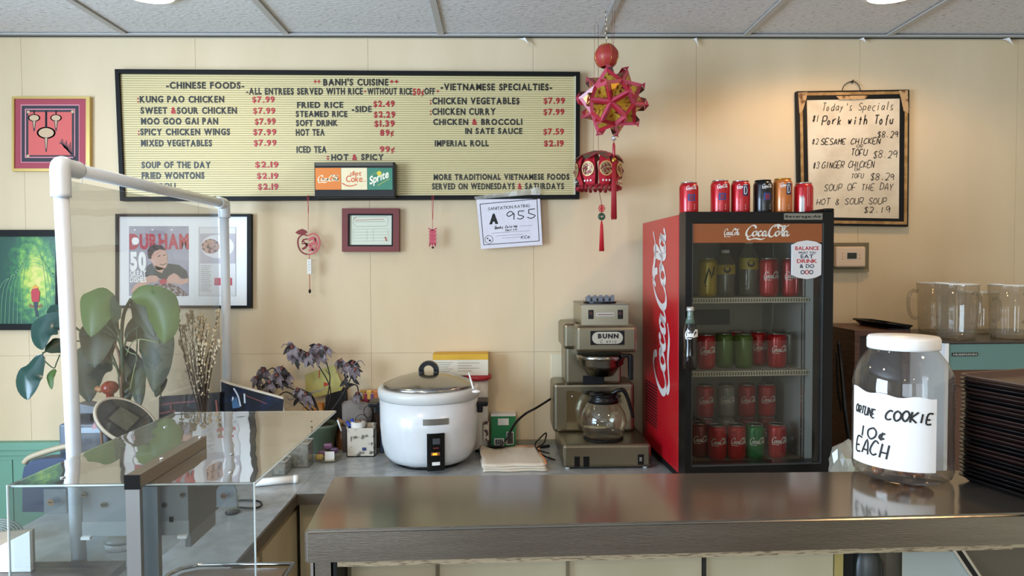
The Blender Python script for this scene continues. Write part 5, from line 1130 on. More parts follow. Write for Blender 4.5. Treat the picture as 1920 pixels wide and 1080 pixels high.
np_ = fbx('steel_label', (1118, 585), (1152, 594), Y4, .0015, mat('label_silver', 'b6b2a6', .4, .6)); fbx('label_line', (1121, 589), (1150, 590.5), Y4 - .0016, .0006, mat('label_line_red', '6e3a34', .6), np_, .0002)
bp_ = fbx('badge', (1107, 620), (1171, 647), Y3, .002, BLACK); 
a, b = W(1110, 645, Y3 - .0022), W(1168, 622, Y3 - .0022); hh_ = (b[1] - a[1]) / 2; mz = (a[1] + b[1]) / 2
pts = [(b[0] - hh_ + hh_ * math.sin(q_), mz - hh_ * math.cos(q_)) for q_ in [PI * k / 8 for k in range(9)]] + [(a[0] + hh_ - hh_ * math.sin(q_), mz + hh_ * math.cos(q_)) for q_ in [PI * k / 8 for k in range(9)]]
mb = MB(); mb.prism(pts, Y3 - .003, Y3 - .0022); mb.make('badge_oval', mat('badge_silver', 'bcb6a6', .35, .5), bp_)
mb = MB(); yy = Y3 - .0034; a, b = W(1121, 634, yy), W(1160, 625.5, yy); mb.text('BUNN', a[0], b[0], a[1], b[1], yy, bold=.07, gap=.1); a, b = W(1126, 643, yy), W(1158, 636, yy); mb.hand('Cmatic', a[0], b[0], a[1], b[1] - .002, yy, .0016); mb.make('badge_text', INK, bp_)
fbx('rocker_switch', (1077, 856), (1087, 875), Y0, .004, BLACK); fbx('rocker_switch', (1094, 856), (1105, 875), Y0, .004, BLACK); sw = fbx('rocker_switch', (1196, 852), (1207, 871), Y0, .004, BLACK); fbx('switch_dot', (1199, 857), (1204, 865), Y0 - .004, .001, mat('grey_dot', '77726a', .5), sw)
# brew basket
yb_ = 2.585; bc = PY(1126, 665, yb_); rb = 44 * yb_ / FPX
mb = MB(); z_t = W(1126, 663, yb_)[1]; z_m = W(1126, 683, yb_)[1]; z_b = W(1126, 703, yb_)[1]
mb.lathe([(rb * .55, z_b - z_t), (rb * .8, (z_m - z_t) * 1.2), (rb * .98, (z_m - z_t) * .9), (rb * .99, (z_m - z_t) * .5), (rb * 1.03, (z_m - z_t) * .45), (rb * 1.03, -.002), (rb * .98, 0)], (bc.x, yb_, z_t), 44); bk = mb.make('brew_basket', mat('basket_steel', '8b877d', .22, 1.0), t)
hx_, hz_ = W(1178, 667, yb_ - .06)
mb = MB(); mb.rbox(bc.x + rb * .75, hx_ + .014, yb_ - .072, yb_ - .045, hz_ - .006, hz_ + .006, .004); mb.rbox(hx_ + .0, hx_ + .017, yb_ - .075, yb_ - .045, W(1180, 712, yb_ - .06)[1], hz_ + .005, .005); mb.make('basket_handle', BLACK, bk)
fbx('drip_recess', (1093, 704), (1133, 721), Y2 - .001, .003, BLACKM)
# carafe and warmer
cy_ = 2.572; ccx = PY(1131, 800, cy_).x; rc_ = 44 * cy_ / FPX
t_w = MB(); t_w.lathe([(rc_ * .84, .0), (rc_ * .86, .004), (rc_ * .8, .0045), (0, .0035)], (ccx, cy_, bzt), 36); t_w.make('warmer_plate', BLACKM, t)
t = thing('coffee_carafe', 'empty glass coffee carafe with black collar and handle on the warmer', 'carafe', (ccx, cy_, bzt + .004))
GL = clear('carafe_glass', 'f2efe6', .08, .01, .03, 'b8ad96', edge=.9); zc_ = bzt + .005
hgt = W(1131, 737, cy_)[1] - zc_
mb = MB(); mb.shell([(0, .001), (rc_ * .74, .001), (rc_ * .84, .008), (rc_ * .98, .045), (rc_, .06), (rc_ * .93, .09), (rc_ * .72, .12), (rc_ * .55, .138), (rc_ * .54, hgt - .012)], (ccx, cy_, zc_), 40); mb.make('glass_bowl', GL, t)
mb = MB(); mb.shell([(rc_ * .56, .128), (rc_ * .66, .130), (rc_ * .62, .145), (rc_ * .55, .152), (rc_ * .6, hgt - .006), (rc_ * .58, hgt), (rc_ * .2, hgt + .004), (0, hgt + .004)], (ccx, cy_, zc_), 36); mb.make('black_collar', BLACK, t)
P = lambda a, b, yy: tuple(PY(a, b, yy))
mb = MB(); mb.tube([P(1148, 738, 2.54), P(1160, 732, 2.53), P(1170, 733, 2.53), P(1178, 750, 2.53), P(1187, 783, 2.53)], [.007, .007, .008, .008, .007, .006], 10, n=5); mb.make('carafe_handle', BLACK, t)
mb = MB(); mb.tube([P(1152, 747, 2.54), P(1163, 742, 2.53)], .004, 8); mb.rbox(ccx - rc_ * .5, ccx - rc_ * .1, cy_ - rc_ * .68, cy_ - rc_ * .4, zc_ + hgt - .001, zc_ + hgt + .009, .004); mb.make('pour_lid', BLACK, t)
# grey stadium shaped pedestal on top of the coffee maker
pp = PY(1126, 566, 2.62)
t = thing('grey_pedestal', 'empty grey castellated figurine stand on top of the coffee maker', 'stand', (pp.x, 2.62, kz1 + .004))
ww = 25 * 2.62 / FPX; mb = MB(); zb_ = kz1 + .0045; mb.zprism([(pp.x + ww * 1.25 * math.cos(a_), 2.64 + .055 * math.sin(a_)) for a_ in [2 * PI * k / 24 for k in range(24)]], zb_, zb_ + .005); mb.make('dark_disc', BLACK, t)
mb = MB(); GP = mat('pedestal_grey', '6d7076', .6, bump=(80, .3))
mb.rbox(pp.x - ww, pp.x + ww, 2.61, 2.68, zb_ + .005, zb_ + .022, .002); mb.make('pedestal_block', GP, t)
for k in range(5): B(pp.x - ww + k * ww * .44, pp.x - ww + k * ww * .44 + ww * .24, 2.608, 2.62, zb_ + .022, zb_ + .03).make('battlement', GP, t)
for k in range(4): B(pp.x - ww * .8 + k * ww * .46, pp.x - ww * .8 + k * ww * .46 + ww * .14, 2.6085, 2.6099, zb_ + .008, zb_ + .018).make('arrow_slot', INK, t)

# ================================================================== THINGS BESIDE THE COOKER
P = lambda a, b, yy: tuple(PY(a, b, yy))
yb_ = 2.785; a, b = W(876, 836, yb_), W(916, 716, yb_)
t = thing('lidded_tub', 'white tub with a dark red lid standing behind the rice cooker', 'tub', ((a[0] + b[0]) / 2, yb_, ZT))
xx = (a[0] + b[0]) / 2; rr = (b[0] - a[0]) / 2; hh_ = 1.202 - ZT
mb = MB(); mb.lathe([(rr * .85, 0), (rr * .88, .004), (rr, hh_)], (xx, yb_, ZT), 32); mb.make('tub_body', mat('tub_plastic', 'cfccc4', .4), t)
mb = MB(); mb.lathe([(rr * 1.12, hh_ - .012), (rr * 1.3, hh_ - .008), (rr * 1.28, hh_ + .006), (rr * .9, hh_ + .008), (0, hh_ + .008)], (xx, yb_, ZT), 32); mb.make('red_lid', mat('lid_red', '9c1822', .4), t)
mb = MB(); mb.rbox(xx + rr * .5, xx + rr * 1.02, yb_ - rr * 1.02, yb_ - rr * .8, ZT + .04, ZT + .12, .004); mb.make('tub_label', mat('tub_label', 'c9bfae', .6, var=('4a2a26', 60, .56, .6)), t)
yx = 2.755; a, b = W(812, 712, yx), W(915, 664, yx); zt2 = ZT + hh_ + .009
t = thing('card_box', 'white and yellow cardboard box resting on the red lidded tub behind the cooker', 'box', (a[0], yx, zt2))
B(a[0], b[0], yx, yx + .09, zt2, b[1] - .022).make('box_body', mat('box_white', 'd9d2c0', .7), t); B(a[0] - .0005, b[0] + .0005, yx - .0005, yx + .0905, b[1] - .022, b[1]).make('yellow_band', mat('yellow_card', 'd3a42a', .6), t)
mb = MB(); zz = b[1] - .022
for k in range(7): mb.box(a[0] + .004, a[0] + .078 - (k % 3) * .008, yx - .0008, yx - .0002, zz - .012 - k * .0085, zz - .0095 - k * .0085)
for k in range(4): mb.box(a[0] + .098, a[0] + .185 - (k % 2) * .03, yx - .0008, yx - .0002, zz - .014 - k * .0105, zz - .0115 - k * .0105)
o = mb.make('printed_lines', mat('faint_ink', 'a59d8c', .7), t); o['kind'] = 'stuff'
a, b = PZ(921, 838, ZT), PZ(967, 838, ZT); yg = a.y; zt2 = W(940, 776, yg)[1]
t = thing('green_carton', 'small green and white carton with barcodes standing right of the rice cooker', 'carton', (a.x, yg, ZT))
B(a.x, b.x, yg, yg + .06, ZT, zt2 - .01).make('carton_body', mat('carton_green', '1f7a45', .6), t); B(a.x - .0004, b.x + .0004, yg - .0004, yg + .0604, zt2 - .01, zt2).make('carton_top', PAPER, t)
hq = zt2 - ZT
for x0_, x1_, z0_, z1_, nm, m_ in ((.28, .72, .66, .86, 'white_label', PAPER), (.12, .52, .04, .26, 'barcode_label', PAPER), (.62, .92, .06, .46, 'barcode_label', mat('label_white', 'cfc9c0', .7))):
    lb = B(a.x + (b.x - a.x) * x0_, a.x + (b.x - a.x) * x1_, yg - .001, yg - .0001, ZT + hq * z0_, ZT + hq * z1_).make(nm, m_, t)
    mb = MB(); n_ = 9
    for k in range(n_):
        u0 = a.x + (b.x - a.x) * (x0_ + .03 + (x1_ - x0_ - .06) * k / n_)
        if 'bar' in nm: mb.box(u0, u0 + .0018 * (1 + k % 2), yg - .0016, yg - .001, ZT + hq * (z0_ + .03), ZT + hq * (z1_ - .03))
    if mb.V: o = mb.make('barcode', INK, lb); o['kind'] = 'stuff'
# towel
TW = mat('towel_cotton', 'd8cab4', .95, bump=(180, .6, .003))
c4 = [PZ(905, 886, ZT), PZ(1025, 884, ZT), PZ(1008, 851, ZT), PZ(900, 851, ZT)]
t = thing('folded_towel', 'folded off-white towel with an orange hem on the counter in front of the coffee maker', 'towel', tuple(c4[0]))
mb = MB(); nx, ny = 18, 10
def tw(u, v, lay):
    A_ = c4[0].lerp(c4[1], u); B_ = c4[3].lerp(c4[2], u); p = A_.lerp(B_, v)
    w_ = .006 * math.sin(u * 7 + lay) * v + .008 * max(0, math.sin(u * 5.2 + 1.9)) * v
    return (p.x + .004 * math.sin(v * 9 + lay * 2), p.y + .004 * math.sin(u * 11 + lay), p.z + .0015 + lay * .0085 + w_)
for lay in range(3):
    G = [[mb.v(tw(i / nx, j / ny, lay + .9)) for i in range(nx + 1)] for j in range(ny + 1)]; G2 = [[mb.v(tw(i / nx, j / ny, lay)) for i in range(nx + 1)] for j in range(ny + 1)]
    for j in range(ny):
        for i in range(nx): mb.f([G[j][i], G[j][i + 1], G[j + 1][i + 1], G[j + 1][i]], True); mb.f([G2[j][i], G2[j + 1][i], G2[j + 1][i + 1], G2[j][i + 1]], True)
    for i in range(nx):
        for a_, b_ in ((G[0], G2[0]), (G[ny], G2[ny])): mb.f([a_[i], b_[i], b_[i + 1], a_[i + 1]], True)
    for j in range(ny):
        for q_ in (0, nx): mb.f([G[j][q_], G[j + 1][q_], G2[j + 1][q_], G2[j][q_]], True)
mb.make('towel_cloth', TW, t)
mb = MB(); mb.tube([tw(.995, v / 6, 2.95) for v in range(7)], .0035, 6); mb.tube([tw(.6 + .4 * u / 6, 1, 2.9) for u in range(7)], .0028, 6); mb.make('orange_hem', mat('hem_orange', 'c47a4a', .9), t)
# cables
def cable(name, label, pts, r, m=BLACK): o = MB().tube(pts, r, 8, n=6).make(name, m, None, pts[0]); return tag(o, label, 'cable')
zc = ZT + .007
cable('black_cable', 'black cable slanting up from the green carton to the coffee maker', [tuple(PZ(900, 850, zc)), tuple(PZ(935, 838, zc)), P(948, 826, 2.53), P(965, 795, 2.56), P(985, 776, 2.6), P(1005, 765, 2.62), P(1032, 748, 2.7)], .0045)
cable('black_cable', 'thick black cable lying along the counter behind the towel', [tuple(PZ(893, 846, zc)), tuple(PZ(920, 838, zc)), tuple(PZ(960, 839, zc)), tuple(PZ(1010, 838, zc)), tuple(PZ(1030, 836, zc))], .006)
cable('thin_cable', 'thin tangled black cable looping beside the coffee maker base', [tuple(PZ(1040, 862, zc)), tuple(PZ(1015, 852, zc)), P(1003, 835, 2.5), P(1012, 822, 2.55), P(1024, 812, 2.6), P(1020, 830, 2.55), P(1006, 842, 2.5), tuple(PZ(1030, 850, zc))], .0028)
# ================================================================== CLUTTER BETWEEN THE COOKER AND THE PLANTS
yk = 2.52; a, b = PZ(650, 857, ZT), PZ(705, 852, ZT); yk = a.y; wd = b.x - a.x; zt2 = W(675, 803, yk)[1]
t = thing('pen_caddy', 'white paper-labelled pen caddy just left of the rice cooker', 'caddy', (a.x, yk, ZT))
CP = mat('caddy_white', 'cfc5b4', .6, var=('6a6258', 34, .56, .64))
B(a.x, b.x, yk, yk + .003, ZT, zt2).make('front_wall', CP, t); B(a.x, b.x, yk + .052, yk + .055, ZT, zt2 + .01).make('rear_wall', CP, t); B(a.x, a.x + .003, yk, yk + .055, ZT, zt2 + .004).make('side_wall', CP, t); B(b.x - .003, b.x, yk, yk + .055, ZT, zt2 + .004).make('side_wall', CP, t); B(a.x, b.x, yk, yk + .055, ZT, ZT + .004).make('caddy_floor', CP, t)
c_ = W(683, 842, yk); B(c_[0] - .008, c_[0] + .008, yk - .001, yk, c_[1] - .006, c_[1] + .006).make('blue_patch', mat('caddy_blue', '2b3a66', .5), t)
for lab, cat, nm, p0, p1, r_, m_ in (('blue marker standing at the left of the pen caddy', 'marker', 'blue_marker', (662, 806), (650, 790), .006, mat('marker_blue', '1e3aa0', .35)), ('second blue marker leaning in the pen caddy', 'marker', 'blue_marker', (668, 806), (659, 785), .0055, mat('marker_blue')),
    ('brown pencil leaning left out of the pen caddy', 'pencil', 'pencil', (660, 800), (633, 784), .003, mat('pencil_brown', '7a4e2c', .5)), ('white stick leaning left of the pen caddy', 'stick', 'white_stick', (640, 808), (633, 787), .0035, WHITE)):
    o = MB().tube([P(*p0, yk + .03), P(*p1, yk + .03)], [r_, r_, r_ * .6], 10).make(nm, m_, None, P(*p0, yk + .03)); tag(o, lab, cat)
t = thing('paper_roll', 'white paper roll sticking up out of the pen caddy', 'paper roll', P(672, 805, yk + .03)); p = PY(672, 812, yk + .03); mb = MB(); mb.lathe([(.028, 0), (.028, .045), (.011, .045), (.011, .01), (0, .01)], tuple(p), 24); mb.make('roll', PAPER, t); mb = MB(); mb.lathe([(.0115, .044), (.0115, .05), (.009, .05)], tuple(p), 16); mb.make('core', mat('card_brown', '8a6f52', .8), t)
o = MB().tube([P(691, 815, yk + .03), P(692, 802, yk + .035)], .014, 14).make('orange_tin', mat('orange_tin', 'c4823e', .4), None, P(691, 815, yk + .03)); tag(o, 'small round orange tin lying in the pen caddy', 'tin')
mb = MB(); q = [PY(678 + 12 * math.cos(a_), 790 + 13 * math.sin(a_), yk + .01) for a_ in [2 * PI * k / 20 for k in range(20)]]; mb.tube([tuple(p) for p in q], .0013, 6, closed=True); q = [PY(690 + 8 * math.cos(a_), 772 + 11 * math.sin(a_), yk + .02) for a_ in [2 * PI * k / 20 for k in range(20)]]; mb.tube([tuple(p) for p in q], .0013, 6, closed=True)
mb.tube([P(684, 779, yk + .012), P(686, 776, yk + .018)], .0012, 6); o = mb.make('wire_spectacles', BLACK, None, P(685, 790, yk)); tag(o, 'black wire loops hanging over the pen caddy', 'wire')
# grey cloth cap
yk2 = 2.77; t = thing('cloth_hat', 'crumpled grey cloth hat behind the pen caddy', 'hat', P(668, 800, yk2)); mb = MB(); bm = bmesh.new(); bmesh.ops.create_icosphere(bm, subdivisions=3, radius=1); c_ = PY(668, 778, yk2)
for v in bm.verts: n_ = 1 + .07 * math.sin(v.co.x * 7 + v.co.z * 5); q_ = v.co; sg = lambda v_: math.copysign(abs(v_) ** .62, v_); v.co = c_ + Vector((sg(q_.x) * .058 * n_ + .012 * q_.z, q_.y * .028, sg(q_.z) * .058 * n_ - .02 * q_.x))
mb.add_bm(bm, True); mb.make('crown', mat('cap_grey', '7d746d', .9, bump=(90, .4)), t)
mb = MB(); c2 = PY(676, 764, yk2 - .03); mb.ring(c2.x, c2.z, .008, .0095, c2.y, .002, 20); mb.make('cap_badge', mat('badge_line', '6b6462', .7), t)
z0_ = c_.z - .05; B(c_.x - .05, c_.x + .05, yk2 - .028, yk2 + .028, ZT, z0_ + .01).make('dark_box_under', mat('dark_box', '3c332b', .7), t)
# colourful snack packets behind
cols = ['c26a2a', 'b8873a', '8a2a3a', 'd0a24a', '6a3a6a']
for k in range(6):
    p = PY(674 + k * 6.2, 744 - (k % 2) * 5, 2.82); o = R(p.x - .012, p.x + .012, 2.81, 2.83, p.z - .022, p.z + .018, .005).make('snack_packet', mat('packet_' + str(k % 5), cols[k % 5], .3), None, tuple(p))
    tag(o, ['orange snack packet at the left end of the row behind the grey hat', 'tan snack packet second from the left behind the grey hat', 'dark red snack packet behind the grey hat', 'pale gold snack packet behind the grey hat', 'purple snack packet behind the grey hat', 'orange snack packet nearest the rice cooker'][k], 'packet', 'snack packets behind the grey hat')
p = PY(690, 760, 2.82); t = tag(R(p.x - .05, p.x + .045, 2.805, 2.842, ZT, PY(690, 754, 2.82).z, .004).make('dark_carton', mat('carton_brown', '4c3b30', .7), None, (p.x, 2.82, ZT)), 'dark carton carrying the snack packets left of the cooker', 'carton')
p = PZ(712, 860, ZT); t = tag(R(p.x - .012, p.x + .002, p.y + .08, p.y + .12, ZT, W(708, 775, p.y)[1], .003).make('blue_bottle', mat('navy_plastic', '1f2f52', .3), None, (p.x, p.y, ZT)), 'narrow navy blue container squeezed against the left of the rice cooker', 'container')
# purple sweets on a clear dish
p = PZ(616, 863, ZT); t = thing('clear_dish', 'low clear plastic dish holding wrapped sweets on the counter', 'dish', tuple(p)); mb = MB(); mb.shell([(0, .002), (.045, .002), (.052, .016)], tuple(p), 28); mb.make('dish_shell', clear('dish_clear', 'eeeadd', .12, .05, .15, 'b5ad98'), t)
for k, (dx, dz, hx, lab) in enumerate(((-.022, .018, '6a4460', 'purple wrapped sweet at the left of the clear dish'), (.0, .045, '7c4f70', 'purple wrapped sweet topmost on the clear dish pile'), (.024, .03, '4a2c48', 'dark purple wrapped sweet at the right of the clear dish'), (-.03, .006, 'b59a55', 'gold wrapped sweet at the front left of the clear dish'))):
    c_ = p + Vector((dx, -.005 * k, dz)); mb = MB(); mb.rbox(c_.x - .016, c_.x + .016, c_.y - .01, c_.y + .01, c_.z, c_.z + .022, .007); tag(mb.make('wrapped_sweet', mat('sweet_' + hx, hx, .25, coat=.4), None, tuple(c_)), lab, 'sweet')
c_ = p + Vector((.012, -.03, .006)); tag(R(c_.x - .018, c_.x + .018, c_.y - .003, c_.y, c_.z, c_.z + .036, .001).make('price_card', PAPER, None, tuple(c_)), 'small white card leaning on the purple sweets', 'card')
# clear bins with labels, tube
for nm, x0_, x1_, yt_, yb__, lab in (('clear_bin', 534, 578, 832, 878, 'clear plastic bin full of small cards behind the clear box shield'), ('clear_bin', 510, 535, 866, 892, 'smaller clear plastic bin beside the white tube')):
    a, b = PZ(x0_, yb__, ZT), PZ(x1_, yb__, ZT); z_ = W(x0_, yt_, a.y)[1]; t = thing(nm, lab, 'bin', tuple(a)); CB = clear('bin_clear', 'eef0ee', .1, .05, .2, 'b3b3ac')
    mb = MB(); mb.box(a.x, b.x, a.y, a.y + .002, ZT, z_); mb.box(a.x, b.x, a.y + .068, a.y + .07, ZT, z_); mb.box(a.x, a.x + .002, a.y, a.y + .07, ZT, z_); mb.box(b.x - .002, b.x, a.y, a.y + .07, ZT, z_); mb.box(a.x, b.x, a.y, a.y + .07, ZT, ZT + .003); mb.make('bin_walls', CB, t)
    mb = MB(); mb.tube([(a.x, a.y, z_), (b.x, a.y, z_), (b.x, a.y + .07, z_), (a.x, a.y + .07, z_)], .003, 6, closed=True); mb.make('bin_rim', mat('bin_rim', 'b9b8b2', .3), t)
    tag(B(a.x + .006, b.x - .008, a.y + .006, a.y + .05, ZT + .004, z_ - .012 - (.012 if yt_ > 840 else 0)).make('card_stack', mat('cards', 'c9bda6', .7, var=('7a7264', 80, .5, .6)), None, tuple(a)), 'stack of printed cards inside the ' + ('larger' if yt_ < 840 else 'smaller') + ' clear bin', 'cards')
a, b = PZ(478, 913, ZT), PZ(556, 906, ZT); t = thing('white_tube', 'white plastic tube lying on the grey counter right of the clear box shield', 'tube', tuple(a + Vector((0, 0, 0))))
a.z = b.z = ZT + .0145; MB().tube([tuple(a), tuple(b)], .0125, 16).make('tube_body', WHITE, t); b2 = a.lerp(b, .93); MB().tube([tuple(b2), tuple(b + (b - a) * .04)], .0143, 18).make('tube_cap', WHITE, t)
cable('ring_cable', 'black cable ring lying on the counter below the white tube', [tuple(PZ(430, 942, zc)), tuple(PZ(455, 938, zc)), tuple(PZ(485, 940, zc)), tuple(PZ(490, 948, zc)), tuple(PZ(475, 953, zc)), tuple(PZ(445, 951, zc))], .003)
p = PZ(436, 962, ZT); t = thing('small_glass', 'small dark-based glass on the counter behind the clear box shield', 'glass', tuple(p)); mb = MB(); mb.shell([(.018, .001), (.02, .04), (.021, .055)], tuple(p), 20); mb.make('glass_wall', BG, t); mb = MB(); mb.lathe([(.02, 0), (.021, .006), (0, .007)], tuple(p), 20); mb.make('dark_base', BLACK, t)
# amber bottle, green pot
p = PZ(635, 848, ZT); t = thing('amber_bottle', 'amber sauce bottle between the sweets and the pen caddy', 'bottle', tuple(p)); mb = MB(); mb.lathe([(.022, 0), (.023, .003), (.023, .06), (.012, .085), (.01, .1)], tuple(p + Vector((0, .06, 0))), 20); mb.make('bottle_body', mat('amber', '6f4420', .2), t); mb = MB(); mb.lathe([(.0125, .098), (.0125, .115), (0, .115)], tuple(p + Vector((0, .06, 0))), 16); mb.make('bottle_cap', mat('cap_tan', 'a98a5c', .4), t)
p = PY(604, 846, 2.765); p.z = ZT; op = p
t = thing('orchid_plant', 'artificial orchid with drooping grey-mauve flowers in a green pot left of the cooker', 'plant', tuple(p))
mb = MB(); mb.lathe([(.04, 0), (.045, .004), (.062, .1), (.068, .105), (.066, .115), (.058, .113), (.056, .1), (0, .1)], tuple(p), 28); mb.make('flower_pot', mat('pot_green', '55634f', .35), t)
mb = MB(); mb.lathe([(.05, .1), (.03, .108), (0, .11)], tuple(p), 16); mb.make('potting_moss', mat('moss', '2a261c', .9, bump=(60, .8)), t)
yo_ = p.y - .03; base = p + Vector((0, 0, .108)); STK = mat('orchid_stem', '1c1814', .7)
stems = [[(610, 780), (620, 735), (600, 690), (580, 665), (560, 655), (545, 652)], [(606, 780), (570, 745), (540, 725), (510, 712), (492, 708)], [(615, 780), (640, 745), (655, 715), (665, 690), (672, 682)], [(608, 780), (590, 750), (575, 735), (560, 728)], [(606, 780), (545, 738), (520, 742), (500, 735)], [(612, 775), (618, 720), (615, 690), (605, 660)], [(614, 776), (650, 730), (668, 722), (672, 735)]]
for si, st in enumerate(stems):
    mb = MB(); mb.tube([tuple(base)] + [P(a_, b_, yo_ + .012 * math.sin(si * 2 + k)) for k, (a_, b_) in enumerate(st[1:])], .0026, 6, n=5); mb.make('stem', STK, t)
PET = mat('petal_mauve', '63575b', .75, var=('857a7e', 30, .4, .6)); CEN = mat('orchid_centre', '7a4034', .7); PETD = mat('petal_dark', '2a2422', .7)
def petal(mb, c, dirv, L_, wd_, droop, m=0):
    dirv = Vector(dirv).normalized(); side = dirv.cross(Vector((0, 1, 0)))
    side = side.normalized() if side.length > .1 else Vector((1, 0, 0)); n_ = 6; rows = []
    for k in range(n_ + 1):
        t_ = k / n_; wv = wd_ * math.sin(PI * (.08 + .9 * t_)) ** .8; p = Vector(c) + dirv * L_ * t_ + Vector((0, -.012 * math.sin(PI * t_), -droop * t_ * t_))
        rows.append((mb.v(p - side * wv), mb.v(p + Vector((0, .003, 0))), mb.v(p + side * wv)))
    mb.m = m
    for r1, r2 in zip(rows[:-1], rows[1:]): mb.f([r1[0], r1[1], r2[1], r2[0]], True); mb.f([r1[1], r1[2], r2[2], r2[1]], True)
flowers = [(530, 690, 1), (484, 708, .9), (556, 668, .9), (600, 648, .9), (640, 676, .8), (560, 730, .8), (496, 694, 1.1), (521, 703, 1), (538, 700, 1), (507, 716, .9), (549, 650, 1.05), (562, 657, 1), (578, 664, .9), (592, 651, 1.1), (601, 664, .95), (612, 652, .8), (662, 680, 1.1), (652, 684, .8), (667, 692, .9), (575, 738, 1), (583, 745, .8), (508, 741, .9), (672, 737, .8), (530, 712, .8)]
for fi, (fx_, fy_, s3) in enumerate(flowers):
    c_ = PY(fx_, fy_, yo_ - .01 + random.uniform(-.02, .02)); mb = MB()
    for k in range(5):
        a_ = 2 * PI * k / 5 + fi * 1.3; petal(mb, c_, (math.cos(a_), -.25, math.sin(a_) * .8 - .3), random.uniform(.026, .04) * s3, .0105 * s3, random.uniform(.014, .03), 0 if (k + fi) % 4 else 2)
    mb.m = 1; mb.ball(tuple(c_ + Vector((0, -.012, 0))), .0062 * s3, 8, 5)
    petal(mb, c_, (.3 * (-1) ** fi, -.5, .9), .014, .004, 0, 1)
    mb.make('flower', [PET, CEN, PETD], t)
mb = MB()
for k in range(34):
    a_, b_ = random.choice([(500, 725), (530, 722), (555, 668), (585, 678), (655, 705), (660, 725), (560, 740), (590, 672), (640, 740)]); petal(mb, PY(a_ + random.uniform(-10, 10), b_ + random.uniform(-8, 8), yo_ + .02), (random.uniform(-1, 1), -.2, random.uniform(-.6, .8)), .035, .008, .01)
mb.make('dark_leaves', PETD, t)
for pts in ([(546, 655), (535, 645), (527, 652)], [(520, 700), (512, 690), (500, 697), (497, 708)], [(592, 650), (612, 650), (628, 662)], [(662, 684), (676, 676), (684, 686)], [(560, 740), (545, 750), (536, 742)], [(505, 735), (486, 728), (488, 712)], [(575, 738), (600, 732), (612, 726)], [(648, 700), (636, 692), (630, 700)]):
    MB().tube([P(a_, b_, yo_ - .02) for a_, b_ in pts], [.0026, .002, .0012], 5, n=5).make('tendril', PET if len(pts) % 2 else STK, t)
# yellow-green gift bag and dark leaves behind
ybg = 2.822; q = [(572, 703), (626, 684), (643, 724), (640, 732), (592, 745), (573, 738)]
t = thing('paper_gift_bag', 'yellow-green paper sheet with red strokes leaning among the orchids', 'paper', P(600, 760, ybg))
mb = MB(); mb.prism([W(a_, b_, ybg) for a_, b_ in q], ybg, ybg + .004); mb.make('paper_sheet', mat('sheet_green', 'a89c52', .7, var=('b9ad68', 6, .4, .6)), t)
mb = MB(); yy = ybg - .001; mb.prism([W(607, 716, yy), W(620, 721, yy), W(607, 725, yy)], yy, yy + .0005); mb.stroke([W(599, 694, yy), W(598, 708, yy)], .004, yy, n=1); mb.make('red_strokes', mat('stroke_red', 'b03a26', .7), t)
mb = MB(); mb.stroke([W(610, 693, yy), W(620, 706, yy)], .002, yy, n=1); mb.make('dark_stroke', INK, t)
mb = MB(); mb.prism([W(a_, b_, ybg + .02) for a_, b_ in [(612, 742), (650, 725), (652, 755), (640, 790), (610, 790)]], ybg + .006, ybg + .02); mb.prism([W(a_, b_, ybg + .02) for a_, b_ in [(628, 788), (645, 788), (645, 838), (628, 838)]], ybg + .006, ybg + .02); mb.make('dark_stand', mat('dark_stand', '1b1613', .8), t)
a, b = W(570, 790, ybg - .03), W(605, 757, ybg - .03); tag(B(a[0], b[0], ybg - .035, ybg + .0, max(ZT, a[1] - .05), b[1]).make('orange_packet', mat('packet_orange', 'd07a24', .4, var=('e0b060', 30, .45, .6)), None, (a[0], ybg, ZT)), 'bright orange packet standing behind the clear box shield below the orchids', 'packet')
# dark blue framed print leaning, lacquer tray
yq = 2.62; t = thing('leaning_blue_print', 'dark blue print with white streaks and a pale edge leaning behind the rear pipe post', 'picture', P(480, 800, yq))
q = [(415, 716), (432, 722), (532, 749), (527, 800), (415, 800)]
mb = MB(); mb.prism([W(a_, b_ - 5, yq + .01) for a_, b_ in q[:3]] + [W(536, 800, yq + .01), W(415, 800, yq + .01)], yq + .002, yq + .012); mb.make('pale_backing', mat('pale_edge', 'cfc2ae', .6), t)
mb = MB(); mb.prism([W(a_, b_, yq) for a_, b_ in q], yq - .002, yq + .001); mb.make('dark_print', mat('print_navy', '10121e', .25, var=('1c2c52', 12, .5, .7)), t)
mb = MB(); yy = yq - .003
for pts in ([(438, 728), (446, 742), (451, 762)], [(437, 744), (436, 752)], [(458, 738), (459, 756)]): mb.stroke([W(a_, b_, yy) for a_, b_ in pts], .006, yy)
mb.make('white_streaks', mat('streak_white', 'c9d6e6', .4), t); mb = MB(); mb.prism([W(a_, b_, yy) for a_, b_ in [(435, 752), (443, 744), (450, 764), (436, 766)]], yy, yy + .0006); mb.make('blue_patch', mat('streak_blue', '3f6a94', .4), t)
mb = MB(); mb.stroke([W(460, 741, yy), W(500, 757, yy)], .003, yy, n=1); mb.make('red_line', mat('line_red', '7a3a34', .4), t)
yq = 2.60; t = thing('lacquer_tray', 'black lacquer tray with pink-red lattice lines leaning below the dried branches', 'tray', P(360, 800, yq))
mb = MB(); mb.prism([W(a_, b_, yq) for a_, b_ in [(298, 744), (365, 739), (412, 736), (412, 815), (298, 815)]], yq, yq + .012); mb.make('tray_panel', mat('lacquer_black', '17130f', .25, var=('2c2420', 20, .4, .6)), t)
mb = MB(); yy = yq - .001
for pts in ([(300, 759), (330, 755), (375, 752)], [(320, 757), (322, 772)], [(300, 775), (330, 770)], [(405, 750), (408, 775)]): mb.stroke([W(a_, b_, yy) for a_, b_ in pts], .006, yy, n=1, th=.001)
